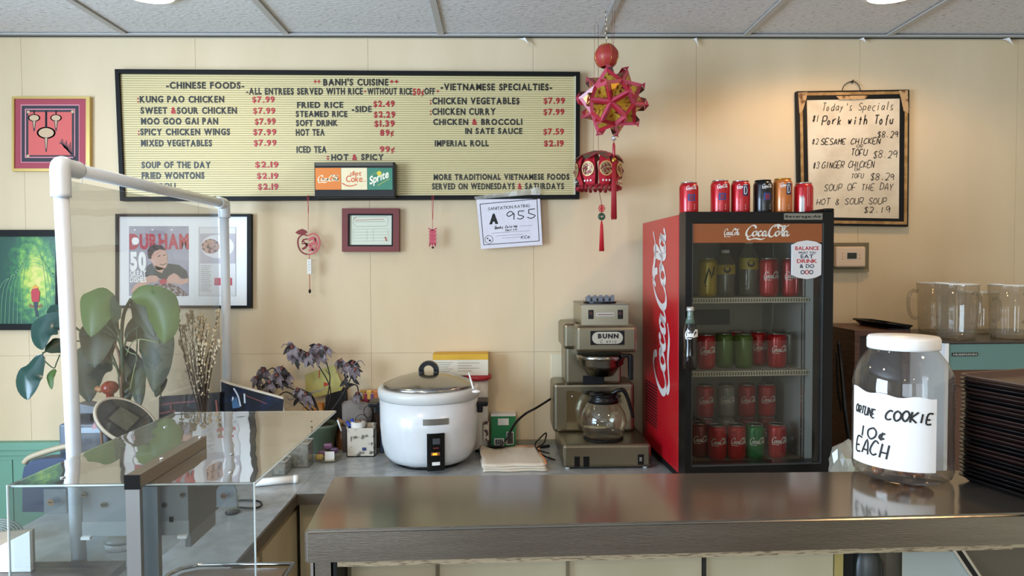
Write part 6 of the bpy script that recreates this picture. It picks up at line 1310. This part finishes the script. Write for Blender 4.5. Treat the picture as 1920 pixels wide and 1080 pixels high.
mb.make('lattice_lines', mat('lattice_red', '8a4238', .4), t)
# dried budding branches in a vase
yv = 2.5; p = PY(385, 850, yv); t = thing('dried_branches', 'tall dried twigs with pale fluffy buds in a slim vase beside the rear pipe post', 'branches', (p.x, yv, ZT))
mb = MB(); mb.lathe([(.03, 0), (.032, .003), (.045, .06), (.035, .14), (.022, .17), (.026, .18), (.022, .182), (.018, .17), (0, .17)], (p.x, yv, ZT), 24); mb.make('vase', mat('vase_dark', '3a3430', .3), t)
TWG = mat('twig_brown', '3b2c22', .8); BUD = mat('bud_cream', 'c9b898', .9)
tips = [(332, 579), (351, 590), (360, 584), (376, 592), (384, 598), (345, 612), (366, 612), (390, 610), (410, 582), (404, 620), (340, 640), (356, 640), (372, 630), (398, 640), (412, 640), (384, 645)]
buds = MB()
for k, (a_, b_) in enumerate(tips):
    tip = PY(a_, b_, yv + random.uniform(-.05, .05)); m1 = PY(372 + (a_ - 372) * .55 + random.uniform(-4, 4), 740 + (b_ - 740) * .45, yv + random.uniform(-.02, .02)); b0 = Vector((p.x + random.uniform(-.01, .01), yv + random.uniform(-.01, .01), ZT + .165))
    pts = catmull([b0, m1, tip], 9); MB().tube([tuple(q_) for q_ in pts], [.0024, .0022, .0016, .0012], 5).make('twig', TWG, t)
    for j, q_ in enumerate(pts[5:]):
        for _ in range(2 if j > 5 else 1): buds.ball(tuple(q_ + Vector((random.uniform(-.007, .007), random.uniform(-.006, .006), random.uniform(-.004, .004)))), .0032 + .0018 * (j / 13), 6, 4, (1, 1, 1.4))
    buds.ball(tuple(tip), .0065, 8, 5)
o = buds.make('buds', BUD, t); o['kind'] = 'stuff'
# broad-leaved houseplant
yp_ = 2.4; p = PY(240, 860, 2.62); t = thing('broad_leaf_plant', 'large houseplant with broad drooping green leaves behind the pipe guard', 'plant', (p.x, 2.62, ZT))
mb = MB(); mb.lathe([(.06, 0), (.065, .004), (.09, .13), (.095, .135), (.092, .15), (.08, .148), (.078, .13), (0, .13)], (p.x, 2.62, ZT), 28); mb.make('plant_pot', mat('pot_dark', '33302c', .4), t)
mb = MB(); mb.lathe([(.08, .13), (.05, .136), (0, .137)], (p.x, 2.62, ZT), 16); mb.make('potting_soil', mat('moss'), t)
LFM = mat('leaf_green', '3d5526', .42, bump=(25, .2), var=('516b30', 6, .35, .65)); LFK = mat('leaf_dark', '26361f', .45, bump=(25, .2)); LFO = mat('leaf_olive', '323b22', .5, bump=(25, .2)); LFT = mat('leaf_teal', '1e3c34', .25)
def leaf(spine, wmax, m, shape=1.0, peak=.45, fold=.25, dy0=-.02, yb=yp_):
    P_ = catmull([PY(a_, b_, yb + dy0 * k) for k, (a_, b_) in enumerate(spine)], 5); n_ = len(P_); mb = MB(); rows = []; wm = wmax * yb / FPX
    for k, q_ in enumerate(P_):
        t_ = k / (n_ - 1); d = P_[min(k + 1, n_ - 1)] - P_[max(k - 1, 0)]; d = d.normalized() if d.length > 0 else Vector((0, 0, -1))
        s_v = d.cross(Vector((0, 1, 0))); s_v = s_v.normalized() if s_v.length > .05 else Vector((1, 0, 0)); up = s_v.cross(d).normalized()
        pk = peak; w_ = wm * ((t_ / pk) ** .55 if t_ < pk else (1 - ((t_ - pk) / (1 - pk)) ** 1.7)) * (1 + .05 * math.sin(t_ * 17)) + .0012
        rows.append([mb.v(q_ + s_v * w_ * e_ + up * (abs(e_) ** 1.5) * w_ * fold * (1 if e_ < 0 else .7) + up * .0015 * math.sin(e_ * 9)) for e_ in (-1, -.66, -.33, 0, .33, .66, 1)])
    for r1, r2 in zip(rows[:-1], rows[1:]):
        for e_ in range(6): mb.f([r1[e_], r1[e_ + 1], r2[e_ + 1], r2[e_]], True)
    return mb.make('leaf', m, t)
leaf([(214, 552), (192, 566), (176, 590), (171, 632)], 40, LFM, peak=.4, fold=.35); leaf([(206, 551), (212, 575), (217, 592), (214, 606)], 12, LFK)
leaf([(246, 560), (272, 556), (296, 575), (309, 612), (308, 645)], 33, LFM, peak=.5, fold=.4); leaf([(246, 562), (256, 575), (272, 600), (290, 634)], 20, LFK, yb=2.44)
leaf([(222, 600), (190, 615), (178, 640), (178, 690)], 36, LFO, peak=.55, yb=2.46); leaf([(212, 610), (180, 660), (162, 700), (168, 755)], 38, LFO, peak=.5, yb=2.5)
leaf([(236, 640), (262, 612), (288, 640), (293, 690), (288, 735)], 34, LFO, peak=.5, yb=2.48); leaf([(228, 650), (248, 680), (256, 720), (262, 765)], 20, LFO, yb=2.5); leaf([(226, 655), (236, 690), (236, 730), (232, 770)], 17, LFO, yb=2.52)
leaf([(120, 592), (92, 605), (76, 628), (80, 656)], 24, LFT, peak=.5, yb=2.35); leaf([(124, 575), (104, 584), (90, 592)], 14, LFT, yb=2.38); leaf([(128, 640), (106, 648), (84, 658)], 14, LFK, yb=2.36)
leaf([(78, 664), (64, 690), (50, 712), (52, 750)], 24, LFT, peak=.65, yb=2.32); leaf([(104, 692), (94, 706), (97, 730)], 7, LFM, yb=2.33); leaf([(220, 640), (180, 622), (150, 630)], 8, LFK, yb=2.45); leaf([(290, 690), (300, 715), (292, 745)], 12, LFO, yb=2.47)
STG = mat('stem_dark_green', '3a4a2a', .6); STT = mat('stem_tan', '7c5a40', .7)
top_ = Vector((p.x, 2.62, ZT + .13))
for pts, r_, m_ in (([(230, 700), (228, 640), (214, 600), (208, 555)], .006, STG), ([(231, 700), (228, 640), (232, 590), (246, 560)], .006, STG), ([(230, 690), (226, 650), (215, 625), (200, 610)], .0035, STG), ([(231, 700), (234, 650), (242, 625), (262, 612)], .0035, STG),
    ([(228, 720), (200, 650), (150, 620), (124, 600)], .004, STG), ([(228, 700), (180, 650), (130, 640), (80, 662)], .003, STG), ([(82, 660), (80, 672), (100, 690), (106, 680), (112, 665)], .0022, STG), ([(229, 740), (226, 690), (222, 660), (212, 640)], .005, STT), ([(257, 565), (257, 640), (255, 680)], .0022, STG), ([(299, 560), (299, 640), (302, 760)], .0025, STG),
    ([(208, 636), (225, 642), (242, 660), (256, 668), (250, 700), (244, 730)], .002, mat('vine_pale', '8f9a6a', .6)), ([(236, 668), (246, 645), (262, 636), (296, 642)], .002, mat('vine_pale'))):
    q_ = [P(a_, b_, 2.44) for a_, b_ in pts]
    if r_ > .003 and m_ in (STG, STT): q_ = [tuple(top_)] + q_
    MB().tube(q_, r_, 6, n=5).make('stem', m_, t)
# register and tilted oval display
yr = 2.3; a, b = PZ(112, 905, ZT), PZ(202, 905, ZT); yr = a.y; zt2 = W(180, 795, yr)[1]
t = thing('cash_register', 'slate grey cash register body behind the front pipe post', 'cash register', (a.x, yr, ZT))
SL = mat('slate_plastic', '59626e', .4); R(a.x, b.x, yr, yr + .13, ZT, zt2, .008).make('register_body', SL, t)
mb = MB(); mb.prism([(b.x - .02, zt2), (b.x - .02, zt2 + .035), (a.x + .03, zt2 + .06), (a.x + .02, zt2)], yr + .06, yr + .125); mb.make('keyboard_hump', mat('slate_light', '77818c', .4), t)
B(a.x + .045, a.x + .085, yr + .04, yr + .08, zt2, zt2 + .025).make('black_knob_block', BLACK, t); B(a.x + .07, b.x - .003, yr - .003, yr, zt2 - .03, zt2 - .012).make('label_strip', mat('pale_blue', 'a9bccd', .4), t)
yd = 2.16; c_ = PY(237, 790, yd); U = Vector((.80, .08, -.60)).normalized(); Vv = Vector((.28, .72, .50)); Vv = (Vv - U * Vv.dot(U)).normalized(); Nn = Vv.cross(U).normalized()
if Nn.y > 0: Nn = -Nn
t = thing('oval_display', 'tilted oval dark display with a cream rim leaning in front of the houseplant', 'display', (c_.x, yd, ZT))
ea, eb = 62 * yd / FPX, 40 * yd / FPX
def ell(mb, prof, n_=40):
    rows = [[mb.v(c_ + U * ea * r_ * math.cos(2 * PI * k / n_) + Vv * eb * r_ * math.sin(2 * PI * k / n_) + Nn * h_) for k in range(n_)] for r_, h_ in prof]
    for r1, r2 in zip(rows[:-1], rows[1:]):
        for k in range(n_): mb.f([r1[k], r1[(k + 1) % n_], r2[(k + 1) % n_], r2[k]], True)
    mb.f(rows[-1])
    return mb
ell(MB(), [(.9, -.014), (1.0, -.008), (1.0, .004), (.93, .007), (.9, .004)]).make('cream_rim', mat('rim_cream', 'c9b79c', .4), t); ell(MB(), [(.905, .003), (.9, .0046)]).make('dark_face', mat('face_dark', '3b3a34', .15), t)
ell(MB(), [(.86, -.035), (1.0, -.0145), (.5, -.014)]).make('dark_back', BLACK, t)
mb = MB(); q_ = [c_ + U * ea * u + Vv * eb * v + Nn * .0052 for u, v in ((-.5, -.5), (.28, -.52), (.28, .55), (-.5, .5))]; mb.poly(q_); mb.make('display_bezel', mat('bezel_dark', '24231f', .2), t)
mb = MB(); q_ = [c_ + U * ea * u + Vv * eb * v + Nn * .0058 for u, v in ((-.42, -.4), (.22, -.42), (.22, .45), (-.42, .4))]; mb.poly(q_); mb.make('display_screen', mat('screen_olive', '5f5a48', .12), t)
mb = MB(); mb.poly([c_ + U * (ea * .6 + .022 * math.cos(a_)) + Vv * .022 * math.sin(a_) + Nn * .0055 for a_ in [2 * PI * k / 20 for k in range(20)]]); mb.make('round_pad', mat('pad_grey', '6a655b', .3), t)
MB().tube([tuple(c_ - Nn * .03), (c_.x - .01, yd + .06, ZT + .05), (c_.x - .01, yd + .06, ZT + .004)], .018, 10).make('display_neck', BLACK, t); mb = MB(); mb.lathe([(.06, 0), (.06, .008), (.02, .014), (0, .014)], (c_.x - .01, yd + .06, ZT), 24); mb.make('display_foot', BLACK, t)
# clay teapot and small paper cone doll
c_ = PY(206, 727, 2.33); t = thing('clay_teapot', 'small glossy red-brown clay teapot on the register behind the oval display', 'teapot', tuple(c_ - Vector((0, 0, .025)))); mb = MB(); mb.ball(tuple(c_), .027, 20, 12, (1, 1, .85)); mb.make('teapot_body', mat('clay_red', '8a3420', .25), t)
mb = MB(); mb.tube([tuple(c_ + Vector((-.02, 0, 0))), P(187, 731, 2.33), P(180, 727, 2.33)], [.012, .01, .008], 10); mb.make('spout', mat('clay_tan', 'a5714a', .4), t); MB().tube([tuple(c_ - Vector((0, 0, .02))), (c_.x, c_.y, zt2 + .01)], .012, 12).make('teapot_foot', mat('clay_red'), t)
a, b = PY(190, 797, 2.15), PY(187, 770, 2.15); t = thing('paper_cone_figure', 'small pink cone-skirted paper ornament with a yellow tip left of the oval display', 'ornament', (a.x, 2.15, ZT)); mb = MB(); mb.prism([W(175, 804, 2.15), W(198, 798, 2.15), W(196, 775, 2.15), (b.x, b.z)], 2.14, 2.165); mb.make('pink_skirt', mat('skirt_pink', 'b9848a', .6), t)
mb = MB(); mb.tube([P(186, 779, 2.15), P(187, 768, 2.15)], [.007, .005, .003], 8); mb.make('yellow_tip', mat('tip_yellow', 'c9a63a', .5), t); mb = MB(); mb.ball(P(187, 778, 2.145), .0075); mb.make('red_head', RED, t); mb = MB(); mb.prism([W(192, 765, 2.17), W(209, 785, 2.17), W(208, 797, 2.17), W(198, 797, 2.17)], 2.168, 2.18); mb.make('white_card', WHITE, t); MB().tube([P(190, 800, 2.155), (a.x, 2.155, ZT)], .004, 6).make('support_stick', mat('pencil_brown'), t)
# ------------------------------------------------------------------ bottom left corner
yy = 1.78; a = PZ(-80, 1058, ZL); t = thing('paper_box', 'white folded paper box at the bottom left corner seen through the clear shield', 'box', (-1.3, 1.6, ZL)); x0_, x1_ = PY(-90, 1000, 1.66).x, PY(66, 1000, 1.66).x; zq = PY(66, 990, 1.66).z
mb = MB(); mb.prism([(x0_, ZL + .001), (x1_, ZL + .001), (x1_, zq), (x0_, ZL + .002)], 1.64, 1.65); mb.make('white_side', PAPER, t); mb = MB(); mb.prism([(x0_ + .02, ZL + .001), (x1_, ZL + .001), (x1_, zq + .0), (x0_ + .02, zq - .015)], 1.652, 1.658); mb.make('brown_side', mat('kraft', '8a7a66', .8), t)
p = PZ(215, 1034, ZT); t = thing('lidded_pot', 'small round pot with a pale lid behind the square tube post', 'pot', (p.x, p.y + .03, ZT)); mb = MB(); mb.lathe([(.04, 0), (.042, .004), (.042, .022)], (p.x + .005, p.y + .03, ZT), 28); mb.make('pot_body', mat('pot_pale', 'b0aeaa', .4), t); mb = MB(); mb.lathe([(.044, .02), (.044, .027), (.03, .036), (0, .04)], (p.x + .005, p.y + .03, ZT), 28); mb.make('pot_lid', mat('pot_lid', '8e908c', .35), t)
# blue chair beyond the counter and coil heater
t = thing('blue_chair', 'navy blue padded chair back with pale wooden top rail against the green wainscot', 'chair', (-1.62, 2.35, 0)); yc_ = 2.3
BLU = mat('navy_vinyl', '26344e', .4); sh_ = [W(a_, b_, yc_) for a_, b_ in [(42, 893), (45, 876), (56, 865), (80, 860), (140, 858), (150, 870), (150, 960), (42, 960)]]; mb = MB(); mb.prism(sh_, yc_, yc_ + .05); mb.make('backrest', BLU, t)
mb = MB(); mb.tube([P(46, 868, yc_ + .03), P(60, 856, yc_ + .03), P(118, 838, yc_ + .03), P(150, 836, yc_ + .03)], .01, 8, n=4); mb.make('top_rail', mat('rail_wood', 'a39478', .5), t)
xa, xb_ = sh_[0][0], sh_[4][0]; mb = MB(); mb.rbox(xa - .22, xa + .17, yc_ - .38, yc_ + .04, .42, .5, .02); mb.make('seat', BLU, t)
for x in (xa - .19, xa + .14):
    for y in (yc_ - .35, yc_ + .03): MB().tube([(x, y, 0), (x, y, .45 if y < yc_ else sh_[0][1] + .05)], .012, 8).make('leg', CHROME, t)
t = thing('coil_hose', 'grey ribbed coil of hose at the left edge beside the green wainscot', 'hose', P(-40, 1010, 1.9)); mb = MB(); c_ = PY(-4, 1002, 1.86)
for k in range(6): mb.tube([(c_.x + (.02 + k * .008) * math.cos(a_), c_.y + k * .002, c_.z + (.012 + k * .005) * math.sin(a_)) for a_ in [2 * PI * i / 24 for i in range(24)]], .0024, 6, closed=True)
mb.make('coil_rings', mat('coil_grey', '6d6a64', .5), t); MB().tube([(c_.x, c_.y + .01, c_.z - .05), (c_.x, c_.y + .01, .02)], .02, 12).make('coil_stand', mat('coil_grey'), t)

# ================================================================== RIGHT SIDE: JAR, TRAYS, PITCHERS
yj = 1.107; pj = PY(1690, 900, yj); jx = pj.x
t = thing('cookie_jar', 'big clear plastic jar with white lid and handwritten cookie price label', 'jar', (jx, yj, ZB))
def zj(py, yv=yj): return PY(1690, py, yv).z - ZB
rj = 88 * yj / FPX * .985
zlid0, zlid1 = zj(660, yj - .08 * K), zj(636, yj - .08 * K)
JG = clear('jar_plastic', 'e9e8e6', .075, .03, .05, 'a9a39a', edge=.85, bump=(6, .3))
body = [(0, .003), (rj * .86, .003), (rj * .97, .014), (rj, .03), (rj * .99, .055), (rj, .075), (rj * .99, .15), (rj, .2), (rj * .985, .235), (rj * 1.0, .262), (rj * .96, .295), (rj * .86, .325), (rj * .72, .35), (rj * .66, .36), (rj * .66, zlid0 + .005)]
kz = (zlid0) / .362; body = [(r_, z_ * kz) for r_, z_ in body[:-1]] + [body[-1]]
mb = MB(); mb.shell(body, (jx, yj, ZB), 56, fn=lambda a, z: 1 + (.006 * math.cos(a * 8) if z < .035 else 0)); mb.make('jar_body', JG, t)
rl = 62 * (yj) / FPX * .99; mb = MB(); mb.lathe([(rl, zlid0), (rl * 1.01, zlid0 + .003), (rl * 1.01, zlid1 - .004), (rl * .97, zlid1), (0, zlid1 + .001)], (jx, yj, ZB), 64, fn=lambda a, z: 1 + .006 * (math.sin(a * 60) > 0) if zlid0 < z + 1 else 1); mb.make('screw_lid', mat('lid_white', 'dcd9d2', .4), t)
Rj = rj + .0015; yfr = yj - Rj
xfj = lambda off: (lambda p: (jx + (Rj + off) * math.sin(p[0]), yj - (Rj + off) * math.cos(p[0]), p[2]))
def ang_at(px, py):   # angle on the jar for a pixel
    d = ray(px, py); o_ = CAM - Vector((jx, yj, 0)); A_ = d.x ** 2 + d.y ** 2; B_ = 2 * (o_.x * d.x + o_.y * d.y); C_ = o_.x ** 2 + o_.y ** 2 - Rj ** 2; D_ = B_ * B_ - 4 * A_ * C_
    if D_ < 0: D_ = 0
    k = (-B_ - math.sqrt(D_)) / (2 * A_); q_ = o_ + d * k; return math.atan2(q_.x, -q_.y), (CAM + d * k).z
tl = ang_at(1606, 735); tr_ = ang_at(1757, 746); bl_ = ang_at(1606, 868); brr = ang_at(1757, 884)
aL, aR = min(tl[0], bl_[0]) - .12, tr_[0]
ztop_l, zbot_l = ang_at(1690, 745)[1], ang_at(1690, 884)[1]
mb = MB(); n_ = 20; mb.xf = xfj(0); rows = [[mb.v((aL + (aR - aL) * k / n_, 0, z_ + (.0018 * math.sin(k * .9) if z_ == ztop_l else 0) + (1 - k / n_) ** 3 * (.007 if z_ == ztop_l else 0))) for k in range(n_ + 1)] for z_ in (zbot_l, ztop_l)]
for k in range(n_): mb.f([rows[0][k], rows[0][k + 1], rows[1][k + 1], rows[1][k]], True)
lbm = mb.make('paper_label', mat('label_paper', 'dedbd6', .8), t)
mb = MB()
def jar_text(st, x0_, x1_, yt_, yb__, wd_):
    mb = MB()
    a0, a1 = ang_at(x0_, (yt_ + yb__) / 2), ang_at(x1_, (yt_ + yb__) / 2); z0_, z1_ = ang_at((x0_ + x1_) / 2, yb__)[1], ang_at((x0_ + x1_) / 2, yt_)[1]
    mb.xf = lambda p: xfj(.0008)((p[0] / Rj, 0, p[2])); mb.hand(st, a0[0] * Rj, a1[0] * Rj, z0_, z1_, 0, wd_ * K * 1.35, slant=.2, rise=-.04, jit=.5); mb.xf = None; mb.make('handwritten_line', INK, lbm)
jar_text('ORTUNE', 1606, 1642, 762, 777, .0030); jar_text('COOKIE', 1660, 1750, 771, 790, .0035); jar_text('10¢', 1612, 1666, 802, 822, .0035); jar_text('EACH', 1606, 1668, 824, 852, .0035)
CK = mat('cookie_wrap', 'b8763a', .25, var=('6b3a2a', 40, .45, .6), coat=.6)
for k in range(11):
    a_ = k * 2.4; r_ = rj * (.12 + .58 * ((k * 37) % 10) / 10); c_ = Vector((jx + r_ * math.cos(a_), yj + r_ * math.sin(a_), ZB + .015 + .010 * (k % 2))); mb = MB(); bm = bmesh.new(); bmesh.ops.create_icosphere(bm, subdivisions=2, radius=1)
    rt = Matrix.Rotation(k, 3, 'Z')
    for v in bm.verts:
        q_ = v.co.copy(); q_.z -= .6 * abs(q_.x) ** 1.6 * .6; q_ = rt @ Vector((q_.x * .020, q_.y * .010, q_.z * .010)); v.co = c_ + q_
    mb.add_bm(bm, True); tag(mb.make('fortune_cookie', CK if k % 3 else mat('cookie_gold', 'e0a840', .25, coat=.6), None, tuple(c_)), 'wrapped golden brown fortune cookie at the bottom of the big clear jar', 'cookie', 'fortune cookies in the jar')
# tray stack
P0 = Vector((PZ(1786, 898, ZB).x, PZ(1786, 898, ZB).y, 0)); Pn = PZ(1922, 942, ZB); u = (Vector((Pn.x, Pn.y, 0)) - P0).normalized(); v_ = Vector((-u.y, u.x, 0)); v_ = v_ if v_.x > 0 else -v_
lu, lv = .21, .34; NT = 26
def tray_bm():
    def outline(ins, rr):
        pts = []
        for cx_, cy_, a0 in ((ins + rr, ins + rr, PI), (lu - ins - rr, ins + rr, -PI / 2), (lu - ins - rr, lv - ins - rr, 0), (ins + rr, lv - ins - rr, PI / 2)):
            for k in range(4): a_ = a0 + k * PI / 6; pts.append((cx_ + rr * math.cos(a_), cy_ + rr * math.sin(a_)))
        return pts
    mb = MB(); L_ = [(outline(.013, .012), 0), (outline(.0036, .018), .008), (outline(0, .02), .009), (outline(0, .02), .0106), (outline(.004, .018), .0103), (outline(.014, .012), .0018)]
    R_ = [[mb.v((x, y, z)) for x, y in o_] for o_, z in L_]; n_ = 16
    mb.f(R_[0])
    for r1, r2 in zip(R_[:-1], R_[1:]):
        for k in range(n_): j = (k + 1) % n_; mb.f([r1[k], r1[j], r2[j], r2[k]])
    mb.f(R_[-1]); return mb
TB = mat('tray_black', '0e0c0c', .22, spec=.5); TBR = mat('tray_brown', '241612', .25, spec=.5)
rzt = math.atan2(u.y, u.x); flip = (u.x * v_.y - u.y * v_.x) < 0
proto = {}
for k in range(NT):
    m_ = TBR if k in (4, 7, 8, 11, 12, 13, 15, 16, 18, 19, 21, 22, 24) else TB
    if k == NT - 1: m_ = mat('tray_tan', '4a3426', .4)
    if m_.name not in proto:
        mb = tray_bm()
        if flip: mb.V = [Vector((q_.x, -q_.y, q_.z)) for q_ in mb.V]
        o = mb.make('serving_tray', m_, None); proto[m_.name] = o
    else: o = proto[m_.name].copy(); C.objects.link(o)
    o.location = (P0.x + random.uniform(-.0018, .0018), P0.y + random.uniform(-.0012, .0012), ZB + .0005 + k * .00635); o.rotation_euler = (0, 0, rzt + random.uniform(-.008, .008))
    kind = 'black' if m_ is TB else 'brown'
    ORD = ['lowest', 'second', 'third', 'fourth', 'fifth', 'sixth', 'seventh', 'eighth', 'ninth', 'tenth', 'eleventh', 'twelfth', 'thirteenth']
    wh = (ORD[k] + (' from the bottom' if k else '')) if k < 13 else (ORD[NT - 1 - k] + ' from the top')
    tag(o, 'tan-brown serving tray, topmost of the tall stack at the right edge' if k == NT - 1 else kind + ' serving tray, ' + wh + ' in the stack at the right edge', 'tray', 'serving trays in the stack')
# teal appliance
ya = 2.32; a = W(1768, 643, ya); zt3 = a[1]; x0_ = a[0]; zb3 = W(1800, 705, ya)[1]
t = thing('teal_appliance', 'teal-fronted white appliance behind the tray stack carrying the pitchers', 'appliance', (x0_, ya, ZT))
B(x0_ + .014, 2.1, ya, ya + .45, ZT + .001, zt3).make('appliance_body', mat('appliance_brown', '5a3a2a', .5), t); B(x0_ + .014, 2.1, ya - .008, ya, W(1800, 693, ya)[1], zt3 - .004).make('teal_panel', mat('teal_panel', '5f8078', .4), t)
B(x0_, x0_ + .013, ya - .012, ya + .45, ZT + .001, zt3).make('white_corner', WHITE, t); B(x0_ - .004, 2.1, ya - .014, ya + .452, zt3, zt3 + .004).make('top_sheet', mat('top_dark', '3b3835', .3), t)
B(x0_ + .014, 2.1, ya - .01, ya, zb3 - .03, W(1800, 693, ya)[1]).make('brown_band', mat('band_brown', '553522', .5), t)
a, b = W(1785, 668, ya - .01), W(1833, 661, ya - .01); nb = B(a[0], b[0], ya - .011, ya - .008, a[1], b[1]).make('nameplate', mat('np_dark', '2c2f2c', .4), t); mb = MB(); mb.text('HUSSMANN', a[0] + .004, b[0] - .004, a[1] + .003, b[1] - .003, ya - .0115, bold=.02); mb.make('nameplate_text', mat('np_text', 'b9b9ae', .4), nb)
# wooden cabinet and black tray on it
yw_ = 2.5; a = W(1603, 630, yw_); b = W(1765, 618, yw_)
t = thing('wooden_cabinet', 'dark brown wooden cabinet box behind the cookie jar', 'cabinet', (a[0], yw_, ZT)); WD = mat('wood_dark', '5a3522', .45, var=('43251a', 14, .4, .6), scale3=(1, 1, 6))
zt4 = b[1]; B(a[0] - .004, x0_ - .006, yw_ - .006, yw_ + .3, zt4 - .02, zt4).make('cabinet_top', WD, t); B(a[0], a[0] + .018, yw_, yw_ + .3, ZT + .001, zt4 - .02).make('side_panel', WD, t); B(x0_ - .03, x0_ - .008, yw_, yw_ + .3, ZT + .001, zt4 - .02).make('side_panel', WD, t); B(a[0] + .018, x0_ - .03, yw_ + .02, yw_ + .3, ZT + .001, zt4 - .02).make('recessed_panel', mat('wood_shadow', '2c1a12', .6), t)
ybt = 2.53; a = W(1655, 612, ybt); b = W(1762, 620, ybt)
t = thing('black_plastic_tray', 'shallow black tray lying on the wooden cabinet beside the pitchers', 'tray', (a[0], ybt, zt4)); mb = MB(); mb.zprism([(a[0] + .02, ybt), (x0_ - .012, ybt - .04), (x0_ - .012, ybt + .2), (a[0] + .02, ybt + .2)], zt4 + .0005, zt4 + .006); mb.make('tray_base', BLACK, t)
mb = MB(); mb.tube([(a[0], ybt - .01, zt4 + .022), (x0_ - .012, ybt - .05, zt4 + .016), (x0_ - .012, ybt + .21, zt4 + .018), (a[0], ybt + .21, zt4 + .022)], .004, 6, closed=True)
for p0_, p1_ in (((a[0] + .02, ybt, zt4 + .004), (a[0], ybt - .01, zt4 + .022)),): pass
mb.quad((a[0] + .02, ybt, zt4 + .003), (x0_ - .012, ybt - .04, zt4 + .003), (x0_ - .012, ybt - .05, zt4 + .016), (a[0], ybt - .01, zt4 + .022)); mb.quad((a[0] + .02, ybt, zt4 + .003), (a[0] + .02, ybt + .2, zt4 + .003), (a[0], ybt + .21, zt4 + .022), (a[0], ybt - .01, zt4 + .022)); mb.make('tray_rim', BLACK, t)
# pitchers
PG = clear('pitcher_plastic', 'ece9e2', .07, .05, .10, 'b5ab98', edge=.9)
zp = zt3 + .0045
for k, (px0, px1, yp2, ytop_, ang_, lab) in enumerate(((1755, 1832, 2.40, 527, .15, 'clear fluted pitcher at the front left of the row'), (1863, 1926, 2.40, 530, .3, 'clear fluted pitcher at the right edge of the picture'), (1716, 1758, 2.62, 524, 2.8, 'clear fluted pitcher with its spout left, half hidden at the left end'), (1800, 1866, 2.60, 542, .1, 'clear fluted pitcher with a handle behind the front left one'))):
    xc = PY((px0 + px1) / 2 + (18 if k == 2 else 0), 600, yp2).x; rp2 = (.066 if k != 1 else .068); hp = PY(1800, ytop_ + 6, yp2).z - zp
    base_z = zp if k != 2 else zp
    t = thing('water_pitcher', lab, 'pitcher', (xc, yp2, base_z), ang_, 'clear pitchers on the teal appliance', local=True)
    mb = MB(); fl = lambda a, z: 1 + (.018 * math.cos(a * 22) if .02 < z < hp * .82 else 0)
    mb.shell([(0, .004), (rp2 * .84, .004), (rp2 * .86, .002), (rp2 * .9, .022), (rp2 * .93, hp * .5), (rp2 * .97, hp * .82), (rp2 * 1.0, hp * .84), (rp2 * 1.02, hp)], (0, 0, 0), 66, fn=fl); mb.make('pitcher_body', PG, t)
    mb = MB(); mb.tube([(rp2 * 1.02 * math.sin(a_) * (1 + .12 * max(0, math.cos(a_ - PI * 1.5)) ** 8), -rp2 * 1.02 * math.cos(a_), hp + .006 * max(0, math.cos(a_ - PI * 1.5)) ** 6) for a_ in [2 * PI * i / 40 for i in range(40)]], .0022, 6, closed=True); mb.make('rim', mat('pitcher_rim', 'cfcabd', .15), t)
    mb = MB(); mb.tube([(rp2 * .96, 0, hp * .82), (rp2 * 1.2, 0, hp * .84), (rp2 * 1.42, 0, hp * .72), (rp2 * 1.4, 0, hp * .45), (rp2 * 1.2, 0, hp * .3), (rp2 * .93, 0, hp * .3)], .0062, 8, n=5); mb.make('handle', PG, t)
